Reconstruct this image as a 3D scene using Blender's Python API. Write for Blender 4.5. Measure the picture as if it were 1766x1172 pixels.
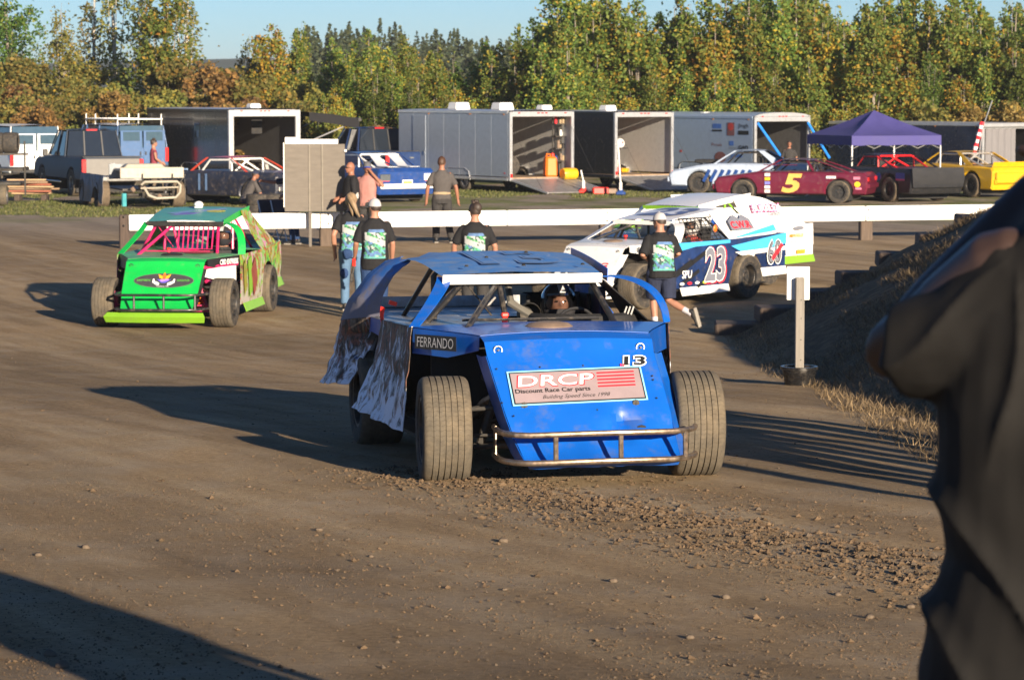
import bpy, bmesh, math, random
from mathutils import Vector, Matrix, noise, Euler
from mathutils.bvhtree import BVHTree
from mathutils.geometry import tessellate_polygon
R = math.radians
PI = math.pi
sin, cos = math.sin, math.cos
random.seed(7)
scene = bpy.context.scene
for o in list(bpy.data.objects):
    bpy.data.objects.remove(o)
C = scene.collection

# ------------------------------------------------------------------ camera, sky, sun, exposure
CAM_H = 3.2
PITCH = math.atan(426 / 4800)
FPX = 4800.0
cam_data = bpy.data.cameras.new('camera')
cam = bpy.data.objects.new('camera', cam_data)
C.objects.link(cam)
cam.location = (0, 0, CAM_H)
cam.rotation_euler = (R(90) - PITCH, 0, 0)
cam_data.sensor_width = 36
cam_data.lens = 36 * FPX / 1766
cam_data.clip_start = 0.1
cam_data.clip_end = 3000
cam_data.dof.use_dof = True
cam_data.dof.focus_distance = 17.6
cam_data.dof.aperture_fstop = 9.0
scene.camera = cam

SUN_AZ = 154.0      # degrees clockwise from +Y
SUN_EL = 12.5
world = bpy.data.worlds.new('World')
scene.world = world
world.use_nodes = True
wn = world.node_tree.nodes
wl = world.node_tree.links
bg = wn['Background']
sky = wn.new('ShaderNodeTexSky')
sky.sky_type = 'NISHITA'
sky.sun_disc = False
sky.sun_elevation = R(SUN_EL)
sky.sun_rotation = R(SUN_AZ)
sky.air_density = 0.75
sky.dust_density = 0.0
sky.ozone_density = 5.0
wl.new(sky.outputs[0], bg.inputs[0])
bg.inputs[1].default_value = 0.05

sun_data = bpy.data.lights.new('sun', 'SUN')
sun_data.energy = 4.8
sun_data.angle = R(0.5)
sun_data.color = (1.0, 0.83, 0.62)
sun = bpy.data.objects.new('sun', sun_data)
C.objects.link(sun)
sd = Vector((sin(R(SUN_AZ)) * cos(R(SUN_EL)), cos(R(SUN_AZ)) * cos(R(SUN_EL)), sin(R(SUN_EL))))
sun.rotation_euler = sd.to_track_quat('Z', 'Y').to_euler()
sun.location = (20, -20, 30)

scene.view_settings.view_transform = 'Standard'
scene.view_settings.look = 'None'
scene.view_settings.exposure = 1.3
scene.view_settings.gamma = 1
scene.view_settings.use_curve_mapping = False
scene.render.engine = 'CYCLES'
scene.cycles.max_bounces = 5
scene.cycles.diffuse_bounces = 3
scene.cycles.glossy_bounces = 3
scene.cycles.transmission_bounces = 4
scene.cycles.transparent_max_bounces = 6
scene.cycles.use_denoising = True

# ------------------------------------------------------------------ helpers
def ground_z(x, y):
    pts = [(-40, 1.5), (3, 1.48), (6, 1.40), (10, 1.12), (14, .91), (17.7, .742), (21, .64), (25, .45), (29, .24), (33, .08), (37, 0.0), (60, 0.0), (2000, 0.0)]
    z = 0
    for (a, za), (b, zb) in zip(pts, pts[1:]):
        if a <= y <= b:
            z = za + (zb - za) * (y - a) / (b - a)
            break
    # bank on the right-hand side
    if x > 2.4 and y < 40:
        top = 1.66
        w = min(1, max(0, (x - 2.85 - .10 * sin(y * .9)) * .50))
        fade = min(1, max(0, (37.6 - y) / 1.0))
        h = min(top, w * 1.0 * 1.0 + max(0, x - 4.85) * .5)
        if y > 10:
            z = max(z, (z + (max(0, h - z * .55)) * fade))
        else:
            z = max(z, z + .3 * h)
    # low rise under the brush at the back left
    if y > 98:
        t = min(1, (y - 98) / 26.0)
        k = min(1, max(0, (1.0 - x) / 9.0))
        z += t * t * (3 - 2 * t) * (.3 + 1.5 * k)
    return z

def gp(px, D):
    return (px - 883) / FPX * D

def smooth_noise(p, s=1.0):
    return noise.noise(Vector(p) * s)

class MB:
    def __init__(self):
        self.v = []; self.f = []; self.m = []; self.s = []
    def add(self, verts, faces, mi=0, smooth=False):
        b = len(self.v)
        self.v.extend([tuple(p) for p in verts])
        for fc in faces:
            self.f.append(tuple(b + i for i in fc)); self.m.append(mi); self.s.append(smooth)
        return self
    def box(self, c, size, mi=0, b=0.0, rot=None, taper=1.0):
        hx, hy, hz = size[0] / 2, size[1] / 2, size[2] / 2
        M = rot if rot is not None else Matrix.Identity(3)
        if isinstance(M, (tuple, list)):
            M = Euler(M).to_matrix()
        c = Vector(c)
        if b <= 0:
            vs = [(-hx, -hy, -hz), (hx, -hy, -hz), (hx, hy, -hz), (-hx, hy, -hz),
                  (-hx * taper, -hy * taper, hz), (hx * taper, -hy * taper, hz), (hx * taper, hy * taper, hz), (-hx * taper, hy * taper, hz)]
            fs = [(0, 3, 2, 1), (4, 5, 6, 7), (0, 1, 5, 4), (1, 2, 6, 5), (2, 3, 7, 6), (3, 0, 4, 7)]
        else:
            b = min(b, hx * .49, hy * .49, hz * .49)
            bm = bmesh.new()
            bmesh.ops.create_cube(bm, size=1)
            for v in bm.verts:
                k = taper if v.co.z > 0 else 1
                v.co = Vector((v.co.x * 2 * hx * k, v.co.y * 2 * hy * k, v.co.z * 2 * hz))
            bmesh.ops.bevel(bm, geom=list(bm.edges), offset=b, segments=1, affect='EDGES', profile=.5)
            bm.verts.index_update()
            vs = [v.co.copy() for v in bm.verts]
            fs = [[v.index for v in f.verts] for f in bm.faces]
            bm.free()
        return self.add([c + M @ Vector(p) for p in vs], fs, mi)
    def tube(self, pts, r, n=8, mi=0, caps=True, closed=False, smooth=True):
        pts = [Vector(p) for p in pts]
        N = len(pts)
        rs = r if isinstance(r, (list, tuple)) else [r] * N
        vs = []; fs = []
        prev = None
        for i, p in enumerate(pts):
            if closed:
                t = (pts[(i + 1) % N] - pts[i - 1])
            else:
                t = pts[min(i + 1, N - 1)] - pts[max(i - 1, 0)]
            t.normalize()
            if prev is None:
                a = Vector((0, 0, 1)) if abs(t.z) < .9 else Vector((1, 0, 0))
                u = t.cross(a).normalized()
            else:
                u = (prev - t * prev.dot(t)).normalized()
            prev = u
            w = t.cross(u)
            for k in range(n):
                a = 2 * PI * k / n
                vs.append(p + (u * cos(a) + w * sin(a)) * rs[i])
        for i in range(N if closed else N - 1):
            j = (i + 1) % N
            for k in range(n):
                l = (k + 1) % n
                fs.append((i * n + k, i * n + l, j * n + l, j * n + k))
        self.add(vs, fs, mi, smooth)
        if caps and not closed:
            self.add(vs[:n], [tuple(range(n - 1, -1, -1))], mi)
            self.add(vs[-n:], [tuple(range(n))], mi)
        return self
    def lathe(self, prof, c=(0, 0, 0), axis='Z', n=24, mi=0, smooth=True, rot=None, mis=None):
        vs = []; fs = []
        M = rot if rot is not None else Matrix.Identity(3)
        c = Vector(c)
        for (r, h) in prof:
            for k in range(n):
                a = 2 * PI * k / n
                if axis == 'Z': p = Vector((r * cos(a), r * sin(a), h))
                elif axis == 'X': p = Vector((h, r * cos(a), r * sin(a)))
                else: p = Vector((r * sin(a), h, r * cos(a)))
                vs.append(c + M @ p)
        b = len(self.v)
        self.v.extend([tuple(p) for p in vs])
        for i in range(len(prof) - 1):
            for k in range(n):
                l = (k + 1) % n
                self.f.append((b + i * n + k, b + i * n + l, b + (i + 1) * n + l, b + (i + 1) * n + k))
                self.m.append(mis[i] if mis else mi); self.s.append(smooth)
        return self
    def ball(self, c, r, n=12, mi=0, rot=None):
        r = (r, r, r) if isinstance(r, (int, float)) else r
        M = rot if rot is not None else Matrix.Identity(3)
        c = Vector(c); vs = []; fs = []
        h = max(4, n // 2)
        for i in range(1, h):
            th = PI * i / h
            for k in range(n):
                a = 2 * PI * k / n
                vs.append(c + M @ Vector((r[0] * sin(th) * cos(a), r[1] * sin(th) * sin(a), r[2] * cos(th))))
        for i in range(h - 2):
            for k in range(n):
                l = (k + 1) % n
                fs.append((i * n + k, (i + 1) * n + k, (i + 1) * n + l, i * n + l))
        t = len(vs); vs.append(c + M @ Vector((0, 0, r[2]))); vs.append(c + M @ Vector((0, 0, -r[2])))
        for k in range(n):
            l = (k + 1) % n
            fs.append((t, k, l)); fs.append((t + 1, (h - 2) * n + l, (h - 2) * n + k))
        return self.add(vs, fs, mi, True)
    def sheet(self, rows, th=0.0, mi=0, smooth=True, mi_back=None):
        """rows of points; th gives a real thickness along the sheet's own normal"""
        nr, nc = len(rows), len(rows[0])
        P = [[Vector(p) for p in r] for r in rows]
        if th <= 0:
            vs = [p for r in P for p in r]
            fs = [(i * nc + k, i * nc + k + 1, (i + 1) * nc + k + 1, (i + 1) * nc + k) for i in range(nr - 1) for k in range(nc - 1)]
            return self.add(vs, fs, mi, smooth)
        Nn = []
        for i in range(nr):
            row = []
            for k in range(nc):
                a = P[min(i + 1, nr - 1)][k] - P[max(i - 1, 0)][k]
                b = P[i][min(k + 1, nc - 1)] - P[i][max(k - 1, 0)]
                n_ = b.cross(a)
                row.append(n_.normalized() if n_.length > 1e-9 else Vector((0, 0, 1)))
            Nn.append(row)
        top = [P[i][k] for i in range(nr) for k in range(nc)]
        bot = [P[i][k] + Nn[i][k] * th for i in range(nr) for k in range(nc)]
        b = nr * nc
        fs = [(i * nc + k, i * nc + k + 1, (i + 1) * nc + k + 1, (i + 1) * nc + k) for i in range(nr - 1) for k in range(nc - 1)]
        fb = [tuple(b + q for q in reversed(f)) for f in fs]
        rim = []
        edge = [k for k in range(nc)] + [i * nc + nc - 1 for i in range(1, nr)] + [(nr - 1) * nc + k for k in range(nc - 2, -1, -1)] + [i * nc for i in range(nr - 2, 0, -1)]
        for a, c in zip(edge, edge[1:] + edge[:1]):
            rim.append((c, a, b + a, b + c))
        base = len(self.v)
        self.v.extend([tuple(p) for p in top + bot])
        for fl, m_, sm in ((fs, mi, smooth), (fb, mi if mi_back is None else mi_back, smooth), (rim, mi, False)):
            for f in fl:
                self.f.append(tuple(base + q for q in f)); self.m.append(m_); self.s.append(sm)
        return self
    def prism(self, poly, fn, d0, d1, mi=0):
        """extrude the 2-D polygon between depths d0 and d1; fn(a, b, d) gives the point"""
        n = len(poly)
        tris = tessellate_polygon([[Vector((a, b, 0)) for a, b in poly]])
        v0 = [Vector(fn(a, b, d0)) for a, b in poly]; v1 = [Vector(fn(a, b, d1)) for a, b in poly]
        self.add(v0 + v1, [tuple(t) for t in tris] + [tuple(n + q for q in reversed(t)) for t in tris] +
                 [(i, n + i, n + (i + 1) % n, (i + 1) % n) for i in range(n)], mi)
        return self
    def build(self, name, mats, parent=None, sharp=35, fixn=True, matrix=None):
        me = bpy.data.meshes.new(name)
        me.from_pydata(self.v, [], self.f)
        mats = mats if isinstance(mats, (list, tuple)) else [mats]
        for m in mats: me.materials.append(m)
        me.polygons.foreach_set('material_index', self.m)
        me.polygons.foreach_set('use_smooth', self.s)
        if fixn:
            bm = bmesh.new(); bm.from_mesh(me)
            bmesh.ops.recalc_face_normals(bm, faces=bm.faces)
            bm.to_mesh(me); bm.free()
        if any(self.s):
            me.set_sharp_from_angle(angle=R(sharp))
        me.update()
        o = bpy.data.objects.new(name, me)
        C.objects.link(o)
        if parent is not None: o.parent = parent
        return o

def tag(o, label=None, cat=None, group=None, kind=None):
    if label: o['label'] = label
    if cat: o['category'] = cat
    if group: o['group'] = group
    if kind: o['kind'] = kind
    return o

def thing(name, label, cat, loc=(0, 0, 0), rz=0, group=None, rot=None):
    o = bpy.data.objects.new(name, None)
    o.empty_display_size = .2
    C.objects.link(o)
    o.location = loc
    o.rotation_euler = rot if rot is not None else (0, 0, rz)
    return tag(o, label, cat, group)

def copy_tree(o, parent=None):
    c = o.copy(); C.objects.link(c)
    if parent is not None: c.parent = parent
    for ch in list(o.children):
        copy_tree(ch, c)
    return c

def dup(o, loc, rz=0, label=None, scale=None):
    c = copy_tree(o)
    c.location = loc; c.rotation_euler = (0, 0, rz)
    if label: c['label'] = label
    if scale is not None: c.scale = scale if isinstance(scale, tuple) else (scale,) * 3
    return c

# flat lettering as real thin geometry
_txt = {}
def text_geo(s, shear=0.0, offset=0.0, spacing=1.0):
    key = (s, shear, offset, spacing)
    if key not in _txt:
        cu = bpy.data.curves.new('lettering', 'FONT')
        cu.body = s; cu.size = 1.0; cu.shear = shear; cu.offset = offset; cu.space_character = spacing
        cu.align_x = 'CENTER'; cu.resolution_u = 3; cu.fill_mode = 'BOTH'
        ob = bpy.data.objects.new('lettering', cu)
        me = bpy.data.meshes.new_from_object(ob)
        vs = [(v.co.x, v.co.y) for v in me.vertices]
        fs = [tuple(p.vertices) for p in me.polygons]
        _txt[key] = (vs, fs)
        bpy.data.objects.remove(ob); bpy.data.meshes.remove(me); bpy.data.curves.remove(cu)
    return _txt[key]

class Frame:
    def __init__(self, o, u, v):
        self.o = Vector(o); self.u = Vector(u).normalized(); self.n = self.u.cross(Vector(v)).normalized(); self.v = self.n.cross(self.u)
    def __call__(self, a, b, d=0.0):
        return self.o + self.u * a + self.v * b + self.n * d

def put_text(mb, s, fr, a, b, w, h, d=.003, mi=0, shear=0, offset=0, rot=0):
    vs, fs = text_geo(s, shear, offset)
    if not vs: return
    x0 = min(v[0] for v in vs); x1 = max(v[0] for v in vs); y0 = min(v[1] for v in vs); y1 = max(v[1] for v in vs)
    out = []
    for x, y in vs:
        X = ((x - x0) / (x1 - x0) - .5) * w; Y = ((y - y0) / (y1 - y0) - .5) * h
        if rot: X, Y = X * cos(rot) - Y * sin(rot), X * sin(rot) + Y * cos(rot)
        out.append(fr(a + X, b + Y, d))
    mb.add(out, fs, mi)

def put_poly(mb, fr, poly, d=.002, mi=0, th=.0015):
    mb.prism(poly, lambda a, b, q: fr(a, b, q), d - th, d, mi)

def rect(a, b, w, h, rot=0, skew=0):
    pts = [(-w / 2, -h / 2), (w / 2, -h / 2), (w / 2, h / 2), (-w / 2, h / 2)]
    pts = [(x + skew * y, y) for x, y in pts]
    return [(a + x * cos(rot) - y * sin(rot), b + x * sin(rot) + y * cos(rot)) for x, y in pts]

def ellipse(a, b, rx, ry, n=24):
    return [(a + rx * cos(2 * PI * k / n), b + ry * sin(2 * PI * k / n)) for k in range(n)]

# ------------------------------------------------------------------ materials
def new_mat(name):
    m = bpy.data.materials.new(name); m.use_nodes = True
    nt = m.node_tree
    return m, nt, nt.nodes['Principled BSDF']

def N(nt, t, **kw):
    n = nt.nodes.new(t)
    for k, v in kw.items():
        if k in ('operation', 'blend_type', 'data_type', 'noise_dimensions', 'feature', 'wave_type', 'bands_direction'): setattr(n, k, v)
        else: n.inputs[k].default_value = v
    return n

def ramp(nt, fac, stops):
    r = nt.nodes.new('ShaderNodeValToRGB')
    els = r.color_ramp.elements
    while len(els) > 1: els.remove(els[-1])
    for i, (p, c) in enumerate(stops):
        e = els[0] if i == 0 else els.new(p)
        e.position = p; e.color = (*c, 1) if len(c) == 3 else c
    nt.links.new(fac, r.inputs[0])
    return r

_mats = {}
def pbr(name, col, rough=.5, metal=0.0, var=.18, scale=6.0, bump=0.0, bscale=40.0, dirt=0.0, dirt_col=(.22, .17, .12), coat=0.0, spec=.5, stretch=None, var_obj=0.0, dirt_z=None):
    if name in _mats: return _mats[name]
    m, nt, bs = new_mat(name); L = nt.links
    tc = nt.nodes.new('ShaderNodeTexCoord')
    mp = nt.nodes.new('ShaderNodeMapping'); L.new(tc.outputs['Object'], mp.inputs[0])
    if stretch: mp.inputs['Scale'].default_value = stretch
    n1 = N(nt, 'ShaderNodeTexNoise', Scale=scale, Detail=5.0, Roughness=.6); L.new(mp.outputs[0], n1.inputs['Vector'])
    lo = tuple(c * (1 - var) for c in col); hi = tuple(min(1, c * (1 + var)) for c in col)
    cr = ramp(nt, n1.outputs[0], [(.3, lo), (.7, hi)])
    out = cr.outputs[0]
    if var_obj:
        oi = nt.nodes.new('ShaderNodeObjectInfo')
        hs = nt.nodes.new('ShaderNodeHueSaturation')
        mr = N(nt, 'ShaderNodeMapRange'); mr.inputs[3].default_value = 1 - var_obj; mr.inputs[4].default_value = 1 + var_obj
        L.new(oi.outputs['Random'], mr.inputs[0]); L.new(mr.outputs[0], hs.inputs['Value']); L.new(out, hs.inputs['Color']); out = hs.outputs[0]
    rough_in = None
    if dirt > 0:
        n2 = N(nt, 'ShaderNodeTexNoise', Scale=scale * 1.7, Detail=8.0, Roughness=.7); L.new(tc.outputs['Object'], n2.inputs['Vector'])
        fac = n2.outputs[0]
        if dirt_z:
            sx = nt.nodes.new('ShaderNodeSeparateXYZ'); L.new(tc.outputs['Object'], sx.inputs[0])
            mz = N(nt, 'ShaderNodeMapRange'); mz.inputs[1].default_value = dirt_z[0]; mz.inputs[2].default_value = dirt_z[1]
            mz.inputs[3].default_value = .28; mz.inputs[4].default_value = -.12
            L.new(sx.outputs[2], mz.inputs[0])
            ad = N(nt, 'ShaderNodeMath', operation='ADD'); L.new(fac, ad.inputs[0]); L.new(mz.outputs[0], ad.inputs[1]); fac = ad.outputs[0]
        dr = ramp(nt, fac, [(.62 - dirt * .35, (0, 0, 0)), (.82 - dirt * .25, (1, 1, 1))])
        sc_ = N(nt, 'ShaderNodeMath', operation='MULTIPLY'); sc_.inputs[1].default_value = min(1, .35 + dirt * .6); L.new(dr.outputs[0], sc_.inputs[0])
        mx = nt.nodes.new('ShaderNodeMixRGB'); L.new(sc_.outputs[0], mx.inputs[0]); L.new(out, mx.inputs[1]); mx.inputs[2].default_value = (*dirt_col, 1)
        out = mx.outputs[0]
        rr = N(nt, 'ShaderNodeMapRange'); rr.inputs[3].default_value = rough; rr.inputs[4].default_value = .9
        L.new(sc_.outputs[0], rr.inputs[0]); rough_in = rr.outputs[0]
    L.new(out, bs.inputs['Base Color'])
    if rough_in is not None: L.new(rough_in, bs.inputs['Roughness'])
    else:
        rr = N(nt, 'ShaderNodeMapRange'); rr.inputs[3].default_value = max(.02, rough * .8); rr.inputs[4].default_value = min(1, rough * 1.2)
        L.new(n1.outputs[0], rr.inputs[0]); L.new(rr.outputs[0], bs.inputs['Roughness'])
    bs.inputs['Metallic'].default_value = metal
    bs.inputs['Specular IOR Level'].default_value = spec
    bs.inputs['Coat Weight'].default_value = coat
    bs.inputs['Coat Roughness'].default_value = .08
    if bump > 0:
        n3 = N(nt, 'ShaderNodeTexNoise', Scale=bscale, Detail=6.0, Roughness=.65); L.new(mp.outputs[0], n3.inputs['Vector'])
        bp = N(nt, 'ShaderNodeBump', Strength=bump, Distance=.02); L.new(n3.outputs[0], bp.inputs['Height']); L.new(bp.outputs[0], bs.inputs['Normal'])
    _mats[name] = m
    return m

def glass_mat(name, col=(.02, .03, .035), rough=.05):
    return pbr(name, col, rough, var=.1, spec=.8)

# ------------------------------------------------------------------ ground
def dirt_material():
    m, nt, bs = new_mat('packed_dirt'); L = nt.links
    tc = nt.nodes.new('ShaderNodeTexCoord'); P = tc.outputs['Object']
    def nz(scale, detail=6, rough=.6, vec=None):
        n = N(nt, 'ShaderNodeTexNoise', Scale=scale, Detail=float(detail), Roughness=rough); L.new(vec or P, n.inputs['Vector']); return n.outputs[0]
    mp = nt.nodes.new('ShaderNodeMapping'); L.new(P, mp.inputs[0])
    mp.vector_type = 'TEXTURE'; mp.inputs['Rotation'].default_value = (0, 0, R(25.8)); mp.inputs['Scale'].default_value = (.62, 7.0, 1)
    streak = nz(1.6, 7, .65, mp.outputs[0])
    big = nz(.22, 4); mid = nz(1.7, 6); fine = nz(26, 8, .7); grit = nz(120, 4, .7)
    c1 = ramp(nt, streak, [(.32, (.262, .187, .106)), (.5, (.355, .260, .153)), (.68, (.44, .342, .217))])
    c2 = ramp(nt, big, [(.35, (.86, .85, .84)), (.65, (1.08, 1.06, 1.03))])
    mx = nt.nodes.new('ShaderNodeMixRGB'); mx.blend_type = 'MULTIPLY'; mx.inputs[0].default_value = .8
    L.new(c1.outputs[0], mx.inputs[1]); L.new(c2.outputs[0], mx.inputs[2])
    c3 = ramp(nt, fine, [(.36, (.62, .60, .58)), (.62, (1.14, 1.13, 1.12))])
    mx2 = nt.nodes.new('ShaderNodeMixRGB'); mx2.blend_type = 'MULTIPLY'; mx2.inputs[0].default_value = .75
    L.new(mx.outputs[0], mx2.inputs[1]); L.new(c3.outputs[0], mx2.inputs[2])
    # dry greyish dust lying in the wheel tracks
    g = ramp(nt, mid, [(.46, (0, 0, 0)), (.70, (.55, .55, .55))])
    mx3 = nt.nodes.new('ShaderNodeMixRGB'); L.new(g.outputs[0], mx3.inputs[0]); L.new(mx2.outputs[0], mx3.inputs[1]); mx3.inputs[2].default_value = (.38, .315, .235, 1)
    # grey gravel and thin grass of the pit area further back
    sx = nt.nodes.new('ShaderNodeSeparateXYZ'); L.new(P, sx.inputs[0])
    wob = N(nt, 'ShaderNodeMath', operation='MULTIPLY_ADD'); L.new(big, wob.inputs[0]); wob.inputs[1].default_value = 14; L.new(sx.outputs[1], wob.inputs[2])
    far = N(nt, 'ShaderNodeMapRange'); far.inputs[1].default_value = 66; far.inputs[2].default_value = 74; L.new(wob.outputs[0], far.inputs[0])
    grav = ramp(nt, nz(3.0, 8, .7), [(.3, (.22, .18, .145)), (.7, (.36, .30, .235))])
    mx4 = nt.nodes.new('ShaderNodeMixRGB'); L.new(far.outputs[0], mx4.inputs[0]); L.new(mx3.outputs[0], mx4.inputs[1]); L.new(grav.outputs[0], mx4.inputs[2])
    gm = N(nt, 'ShaderNodeMapRange'); gm.inputs[1].default_value = 75; gm.inputs[2].default_value = 80; L.new(wob.outputs[0], gm.inputs[0])
    gn = ramp(nt, nz(.35, 5), [(.44, (0, 0, 0)), (.56, (1, 1, 1))])
    gx = N(nt, 'ShaderNodeMath', operation='MULTIPLY'); L.new(gm.outputs[0], gx.inputs[0]); L.new(gn.outputs[0], gx.inputs[1])
    grass = ramp(nt, nz(6, 6), [(.3, (.11, .135, .04)), (.7, (.21, .22, .075))])
    mx5 = nt.nodes.new('ShaderNodeMixRGB'); L.new(gx.outputs[0], mx5.inputs[0]); L.new(mx4.outputs[0], mx5.inputs[1]); L.new(grass.outputs[0], mx5.inputs[2])
    mpt = nt.nodes.new('ShaderNodeMapping'); L.new(P, mpt.inputs[0]); mpt.vector_type = 'TEXTURE'; mpt.inputs['Rotation'].default_value = (0, 0, R(23)); mpt.inputs['Scale'].default_value = (2.4, 34.0, 1)
    trk = ramp(nt, nz(1.6, 4, .6, mpt.outputs[0]), [(.40, (.74, .72, .70)), (.58, (1.12, 1.11, 1.10))])
    mx6 = nt.nodes.new('ShaderNodeMixRGB'); mx6.blend_type = 'MULTIPLY'; mx6.inputs[0].default_value = .85
    L.new(mx5.outputs[0], mx6.inputs[1]); L.new(trk.outputs[0], mx6.inputs[2])
    wx = N(nt, 'ShaderNodeMath', operation='MULTIPLY_ADD'); L.new(mid, wx.inputs[0]); wx.inputs[1].default_value = .9; L.new(sx.outputs[0], wx.inputs[2])
    bk = N(nt, 'ShaderNodeMapRange'); bk.inputs[1].default_value = 3.35; bk.inputs[2].default_value = 3.75; L.new(wx.outputs[0], bk.inputs[0])
    bl = N(nt, 'ShaderNodeMapRange'); bl.inputs[1].default_value = 38.2; bl.inputs[2].default_value = 37.4; L.new(sx.outputs[1], bl.inputs[0])
    bm_ = N(nt, 'ShaderNodeMath', operation='MULTIPLY'); L.new(bk.outputs[0], bm_.inputs[0]); L.new(bl.outputs[0], bm_.inputs[1])
    th = ramp(nt, nz(7, 8, .7), [(.35, (.10, .075, .048)), (.55, (.185, .138, .085)), (.7, (.29, .22, .135))])
    mx7 = nt.nodes.new('ShaderNodeMixRGB'); L.new(bm_.outputs[0], mx7.inputs[0]); L.new(mx6.outputs[0], mx7.inputs[1]); L.new(th.outputs[0], mx7.inputs[2])
    L.new(mx7.outputs[0], bs.inputs['Base Color'])
    bs.inputs['Roughness'].default_value = .95; bs.inputs['Specular IOR Level'].default_value = .15
    a = N(nt, 'ShaderNodeMath', operation='MULTIPLY_ADD'); L.new(fine, a.inputs[0]); a.inputs[1].default_value = .7; L.new(grit, a.inputs[2])
    b = N(nt, 'ShaderNodeMath', operation='MULTIPLY_ADD'); L.new(streak, b.inputs[0]); b.inputs[1].default_value = 1.6; L.new(a.outputs[0], b.inputs[2])
    bp = N(nt, 'ShaderNodeBump', Strength=.7, Distance=.045); L.new(b.outputs[0], bp.inputs['Height']); L.new(bp.outputs[0], bs.inputs['Normal'])
    return m
M_DIRT = dirt_material()

# the evening air over the paddock
def haze_box(density):
    m = bpy.data.materials.new('evening_haze'); m.use_nodes = True
    nt = m.node_tree; nt.nodes.remove(nt.nodes['Principled BSDF'])
    v = nt.nodes.new('ShaderNodeVolumePrincipled'); v.inputs['Color'].default_value = (.93, .95, 1, 1); v.inputs['Density'].default_value = density; v.inputs['Anisotropy'].default_value = .2
    nt.links.new(v.outputs[0], nt.nodes['Material Output'].inputs['Volume'])
    mb = MB(); mb.box((0, 1170, 14), (1840, 2500, 31), 0)
    tag(mb.build('haze', m), 'thin evening haze', kind='stuff')
HAZE = .00028
if HAZE: haze_box(HAZE)


RIDGE = ((7.36, .26, .040), (6.75, .12, .016), (8.3, .16, .014), (5.2, .2, .010))
def relief(x, y):
    a = x * .9 + y * .436; l = -x * .436 + y * .9
    h = .016 * noise.noise(Vector((a * 2.2, l * .35, 3.1))) + .010 * noise.noise(Vector((x * 1.1, y * 1.1, 9)))
    if y < 19:
        for c, w, k in RIDGE:
            d = (a - c - .12 * noise.noise(Vector((l * .4, c, 0)))) / w
            e = math.exp(-d * d)
            if e > .02:
                h += k * e * (.35 + .9 * abs(noise.noise(Vector((x * 9, y * 9, 1)))))
    return h

def make_ground():
    xs = [-900, -500, -250, -120, -70, -45, -32] + [-26 + i * 1.0 for i in range(20)]
    x = -6.0
    while x < 7.2: xs.append(round(x, 4)); x += .055
    xs += [8 + i * 1.0 for i in range(22)] + [32, 40, 60, 100, 220, 500, 900]
    ys = [-60, -30, -12, 0, 3, 5, 6.5, 7.5]
    y = 8.2
    while y < 22: ys.append(y); y += .05
    while y < 40: ys.append(y); y += .11
    while y < 64: ys.append(y); y += .4
    while y < 130: ys.append(y); y += 1.2
    ys += [140, 160, 200, 280, 400, 700, 1200, 2400]
    vs = []
    for yy in ys:
        for xx in xs:
            z = ground_z(xx, yy)
            if 8 < yy < 45 and -6.1 < xx < 7.3: z += relief(xx, yy)
            vs.append((xx, yy, z))
    nx = len(xs)
    fs = [(j * nx + i, j * nx + i + 1, (j + 1) * nx + i + 1, (j + 1) * nx + i) for j in range(len(ys) - 1) for i in range(nx - 1)]
    me = bpy.data.meshes.new('ground'); me.from_pydata(vs, [], fs); me.materials.append(M_DIRT)
    me.polygons.foreach_set('use_smooth', [True] * len(fs)); me.update()
    o = bpy.data.objects.new('ground', me); C.objects.link(o)
    tag(o, 'packed brown dirt of the pit road and paddock', kind='structure')
make_ground()

def gz(x, y):
    z = ground_z(x, y)
    if 8 < y < 45 and -6 < x < 7.2: z += relief(x, y)
    return z

# loose clods and pebbles thrown up along the wheel tracks
M_CLOD = pbr('dry_clod', (.135, .093, .058), .95, var=.3, scale=9, bump=.4, bscale=60, spec=.1)
M_STONE = pbr('pale_stone', (.125, .096, .070), .85, var=.25, scale=14, bump=.4, bscale=50, spec=.2)
def rock(mb, c, r, rnd, mi=0, sub=False):
    pts = [(1, 0, 0), (-1, 0, 0), (0, 1, 0), (0, -1, 0), (0, 0, 1), (0, 0, -1)]
    a = rnd.random() * PI; ca, sa = cos(a), sin(a)
    vs = []
    for p in pts:
        k = r * rnd.uniform(.65, 1.25)
        x, y, z = p[0] * k + rnd.uniform(-.2, .2) * r, p[1] * k * rnd.uniform(.6, 1) + rnd.uniform(-.2, .2) * r, p[2] * k * .62
        vs.append((c[0] + x * ca - y * sa, c[1] + x * sa + y * ca, c[2] + z))
    mb.add(vs, [(0, 2, 4), (2, 1, 4), (1, 3, 4), (3, 0, 4), (2, 0, 5), (1, 2, 5), (3, 1, 5), (0, 3, 5)], mi)
rnd = random.Random(11)
mb = MB()
for c, w, k, n in ((7.36, .26, .0125, 9000), (6.75, .16, .009, 1500), (8.3, .2, .009, 1500), (5.2, .3, .007, 1200), (6.2, .8, .006, 2600)):
    for _ in range(n):
        l = rnd.uniform(6, 17.0); a = c + rnd.gauss(0, w)
        x = a * .9 - l * .436; y = a * .436 + l * .9
        if not (8.4 < y < 18.2 and -4 < x < 3.2): continue
        r = min(.024, k * rnd.lognormvariate(-.35, .55))
        rock(mb, (x, y, gz(x, y) + r * .25), r, rnd, 0 if rnd.random() < .9 else 1)
for _ in range(9000):
    y = 8.5 + 29 * rnd.random() ** 1.7; x = rnd.uniform(-.2, .2) * y
    r = min(.016, .0042 * rnd.lognormvariate(0, .5))
    rock(mb, (x, y, gz(x, y) + r * .25), r, rnd, 0 if rnd.random() < .72 else 1)
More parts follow.
